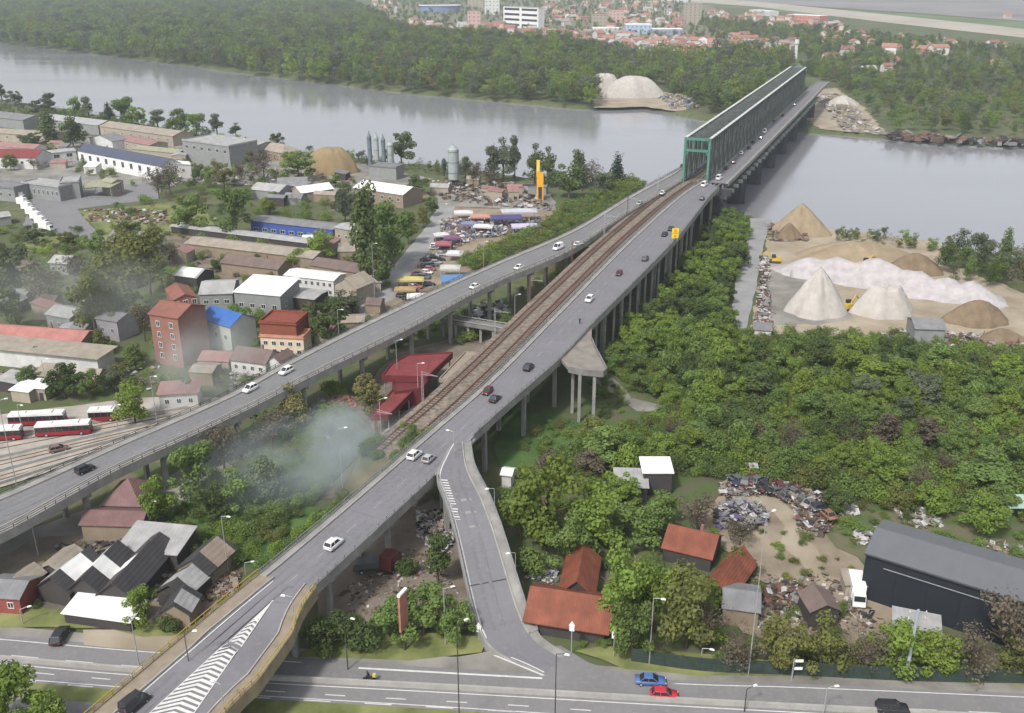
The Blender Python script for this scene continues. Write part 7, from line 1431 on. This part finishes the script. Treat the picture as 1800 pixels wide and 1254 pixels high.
mass('town_trees', 'trees sprinkled among the houses of the distant town', [(640, -10), (1180, -12), (1260, 30), (1260, 110), (1000, 82), (850, 66), (700, 60)], 26, (7, 12), (.8, 1.1), 'forest', FI, 33, margin=4)
mass('small_wood', 'small dark wood at the right edge by the near river bank', [(1650, 500), (1655, 470), (1700, 455), (1830, 470), (1830, 530), (1790, 525), (1720, 505)], 6.5, (10, 17), (.7, .9), 'forest', FI, 34)
mass('bank_scrub', 'scrubby growth along the near river bank on the right', [(1450, 415), (1560, 420), (1640, 432), (1640, 450), (1560, 440), (1450, 432)], 5, (2.5, 5.5), (.8, 1.2), 'forest', FI, 35)
BI = [('bush', 0, 'mid'), ('bush', 1, 'mid'), ('bush', 2, 'bright'), ('bush', 0, 'olive'), ('bush', 1, 'bright'), ('bush', 2, 'dark')]
mass('embankment_scrub', 'dark scrub covering the slope between the market and the left viaduct', [(1130, 335), (1105, 322), (1060, 345), (990, 370), (960, 400), (880, 440), (800, 470), (870, 480), (950, 455), (1040, 410)], 2.6, (3, 6.5), (.9, 1.3), 'scrub', BI, 36, margin=.6)
mass('rail_scrub', 'green scrub on the slope between the left viaduct and the railway', [(1125, 400), (1090, 425), (1010, 470), (990, 500), (1010, 530), (1080, 480), (1160, 410)], 2.4, (5, 9), (.7, 1.0), 'scrub', BI, 37, margin=.3)
mass('wood_undergrowth', 'green undergrowth filling the floor of the wide wood', [(1075, 600), (1280, 590), (1420, 600), (1830, 640), (1830, 890), (1560, 905), (1480, 870), (1200, 835), (1010, 800), (1160, 730), (1180, 710), (1110, 690), (1070, 650)], 2.5, (2.2, 5.0), (.9, 1.4), 'scrub', BI, 38, margin=.3)
mass('field_scrub', 'low green scrub across the rough ground above the dark warehouse', [(1420, 880), (1500, 870), (1830, 900), (1830, 1010), (1700, 985), (1560, 950), (1520, 960), (1470, 950), (1450, 920)], 3.4, (.7, 2.0), (1.2, 2.0), 'scrub', BI, 39, margin=.4)
mass('grove_scrub', 'undergrowth below the right grove and around the clearing', [(880, 730), (1080, 750), (1060, 800), (900, 830), (880, 900), (920, 1020), (1150, 1010), (1180, 930), (1060, 880), (1090, 830), (870, 790)], 3.2, (1.2, 3.4), (1.0, 1.6), 'scrub', BI, 40, margin=.5)
mass('ravine_scrub', 'green scrub in the hollow between the two viaducts', [(260, 880), (340, 860), (480, 780), (600, 720), (660, 780), (560, 880), (500, 950), (420, 1000), (330, 990), (270, 940)], 2.3, (1.5, 4.6), (1.0, 1.5), 'scrub', BI, 41, margin=.3)
mass('fence_thicket', 'tangled thicket behind the highway fence', [(1110, 1150), (1240, 1170), (1420, 1182), (1600, 1188), (1830, 1198), (1830, 1160), (1700, 1150), (1560, 1150), (1300, 1125), (1250, 1110), (1130, 1110)], 2.2, (1.4, 4.2), (.9, 1.4), 'thicket', BI + [('bare', 0, 'brown'), ('bare', 1, 'brown'), ('bare', 0, 'brown')], 42, margin=.3)
mass('ramp_thicket', 'dark thicket under the viaduct left of the slip ramp', [(560, 1130), (600, 1085), (700, 1090), (830, 1100), (835, 1125), (700, 1125), (570, 1160)], 2.1, (1.5, 3.6), (.9, 1.3), 'scrub', BI, 43, margin=.2)
mass('yard_scrub', 'bushes dotted between the industrial roofs on the left', [(0, 400), (330, 400), (640, 440), (700, 520), (600, 600), (430, 700), (0, 700)], 7.5, (1.5, 4.5), (1.0, 1.6), 'scrub', BI, 44, margin=.6)
mass('riverbank_scrub', 'low growth along the near river bank on the left', [(-50, 180), (150, 204), (300, 232), (500, 268), (750, 296), (1100, 330), (1100, 340), (740, 305), (480, 280), (290, 240), (-50, 192)], 5.5, (2.5, 7), (.8, 1.2), 'forest', FI, 45, margin=1)
mass('track_scrub', 'rank growth between the station and the main viaduct', [(660, 870), (700, 820), (760, 760), (740, 750), (660, 830), (560, 930), (480, 990), (470, 1000), (540, 960)], 2.2, (1, 2.6), (1.0, 1.5), 'scrub', BI, 46, margin=.2)
mass('station_scrub', 'dark scrub below the left viaduct beyond the red canopy', [(640, 620), (760, 570), (900, 520), (1000, 470), (980, 500), (860, 590), (800, 615), (700, 618)], 2.4, (1.5, 4.6), (1.0, 1.4), 'scrub', BI, 47, margin=.3)
mass('bridgehead_trees', 'trees closing in around the far end of the bridge', [(1405, 130), (1440, 118), (1540, 96), (1560, 120), (1520, 150), (1500, 172), (1470, 150)], 9, (9, 16), (.8, 1.1), 'forest', FI, 55, margin=2)
mass('parapet_scrub', 'rank bushes along the foot of the viaduct parapet where the railway bank ends', [(660, 835), (690, 850), (500, 1020), (455, 1040), (440, 1010), (560, 920)], 1.9, (2.5, 5.5), (.8, 1.1), 'scrub', BI, 54, margin=.1)
mass('garden_scrub', 'bushes and weeds around the red roofed houses', [(915, 1060), (1060, 1125), (1090, 1150), (1020, 1145), (950, 1095)], 1.7, (1.2, 2.6), (.9, 1.4), 'scrub', BI, 48, margin=.2)
mass('shed_weeds', 'weeds and bushes filling the gaps around the black sheds', [(30, 1000), (200, 940), (390, 975), (420, 1060), (330, 1110), (240, 1105), (40, 1075)], 3.2, (.8, 2.2), (1.0, 1.5), 'scrub', BI, 49, margin=.5)
mass('stub_scrub', 'rough green growth below the broken ramp stub and tall columns', [(900, 720), (1000, 640), (1100, 560), (1160, 480), (1190, 500), (1130, 620), (1070, 660), (1110, 720), (1050, 745)], 2.6, (1.0, 3.0), (1.0, 1.6), 'scrub', BI, 50, margin=.3)
mass('scrapyard_weeds', 'low green weeds dotted through the scrapyard', [(1230, 930), (1420, 940), (1520, 1010), (1500, 1120), (1300, 1110), (1250, 1040)], 4.2, (.6, 1.8), (1.2, 1.8), 'scrub', BI, 51, margin=.4)
mass('gravel_edge_scrub', 'dark scrub along the near edge of the gravel yard', [(1320, 585), (1560, 590), (1830, 620), (1830, 650), (1500, 620), (1300, 610)], 3.0, (1.5, 4), (1.0, 1.4), 'scrub', BI, 52, margin=.3)
mass('yard_trees', 'small trees and bushes between the roofs at the upper left', [(0, 262), (330, 290), (640, 320), (640, 400), (330, 395), (140, 370), (280, 345), (100, 300), (0, 300)], 10, (2.5, 7), (.8, 1.3), 'thicket', BI + [('bare', 0, 'brown'), ('bare', 1, 'brown'), ('bare', 0, 'brown')], 53, margin=1.0)
# ---------------------------------------------------------------- smoke and haze
def smoke(label, x, y, z, sx, sy, sz, dens, seed, col=(.78, .84, .82), tilt=0.0):
    c = P(x, y, z); me = bpy.data.meshes.new('smoke'); bm = bmesh.new(); bmesh.ops.create_icosphere(bm, subdivisions=3, radius=1); bm.to_mesh(me); bm.free()
    m = bpy.data.materials.new('smoke_%d' % seed); m.use_nodes = True; n = m.node_tree.nodes; l = m.node_tree.links; n.remove(n['Principled BSDF']); v = n.new('ShaderNodeVolumePrincipled'); v.inputs['Color'].default_value = (*col, 1); v.inputs['Anisotropy'].default_value = .1
    tc = n.new('ShaderNodeTexCoord'); ln = n.new('ShaderNodeVectorMath'); ln.operation = 'LENGTH'; l.new(tc.outputs['Object'], ln.inputs[0]); t = n.new('ShaderNodeTexNoise'); t.inputs['Scale'].default_value = 1.5; t.inputs['Detail'].default_value = 4; mp = n.new('ShaderNodeMapping'); mp.inputs['Location'].default_value = (seed * 3.1, seed, 0); l.new(tc.outputs['Object'], mp.inputs[0]); l.new(mp.outputs[0], t.inputs['Vector'])
    mr = n.new('ShaderNodeMapRange'); mr.inputs[1].default_value = 1.0; mr.inputs[2].default_value = .15; mr.inputs[3].default_value = 0; mr.inputs[4].default_value = 1; mr.interpolation_type = 'SMOOTHERSTEP'; l.new(ln.outputs['Value'], mr.inputs[0])
    m2 = n.new('ShaderNodeMapRange'); m2.inputs[1].default_value = .33; m2.inputs[2].default_value = .68; l.new(t.outputs[0], m2.inputs[0]); mu = n.new('ShaderNodeMath'); mu.operation = 'MULTIPLY'; l.new(mr.outputs[0], mu.inputs[0]); l.new(m2.outputs[0], mu.inputs[1]); mu2 = n.new('ShaderNodeMath'); mu2.operation = 'MULTIPLY'; mu2.inputs[1].default_value = dens; l.new(mu.outputs[0], mu2.inputs[0]); l.new(mu2.outputs[0], v.inputs['Density']); l.new(v.outputs[0], n['Material Output'].inputs['Volume'])
    me.materials.append(m); o = link('smoke_plume', me, None, c); o.scale = (sx, sy, sz); o.rotation_euler = (0, tilt, 0); return tag(o, label, 'smoke', kind='stuff')
smoke('dense pale smoke rising in the hollow between the viaducts', 525, 810, 8, 28, 18, 11, .10, 1, (.70, .80, .84), tilt=-.2)
smoke('thin bluish smoke curling up beside the lamp post between the viaducts', 600, 765, 10, 10, 8, 10, .22, 4, (.76, .82, .88), tilt=.3)
smoke('thin column of smoke drifting along the left viaduct past the brick tower', 360, 640, 12, 19, 14, 15, .07, 2, (.74, .78, .78), -.5)
smoke('faint smoke veil over the olive trees at the upper left', 130, 520, 12, 46, 24, 16, .026, 3, (.70, .76, .74))
mb = MB(); mb.hexa([(-6300, -2700, -8), (6300, -2700, -8), (6300, 6600, -8), (-6300, 6600, -8), (-6300, -2700, 102), (6300, -2700, 102), (6300, 6600, 102), (-6300, 6600, 102)])
m = bpy.data.materials.new('haze'); m.use_nodes = True; n = m.node_tree.nodes; n.remove(n['Principled BSDF']); v = n.new('ShaderNodeVolumePrincipled'); v.inputs['Color'].default_value = (.80, .87, .97, 1); v.inputs['Density'].default_value = .00013; v.inputs['Anisotropy'].default_value = .2; m.node_tree.links.new(v.outputs[0], n['Material Output'].inputs['Volume'])
o = mb.build('haze', m); o['kind'] = 'stuff'
print('trees', NT[0], 'objects', len(bpy.data.objects))
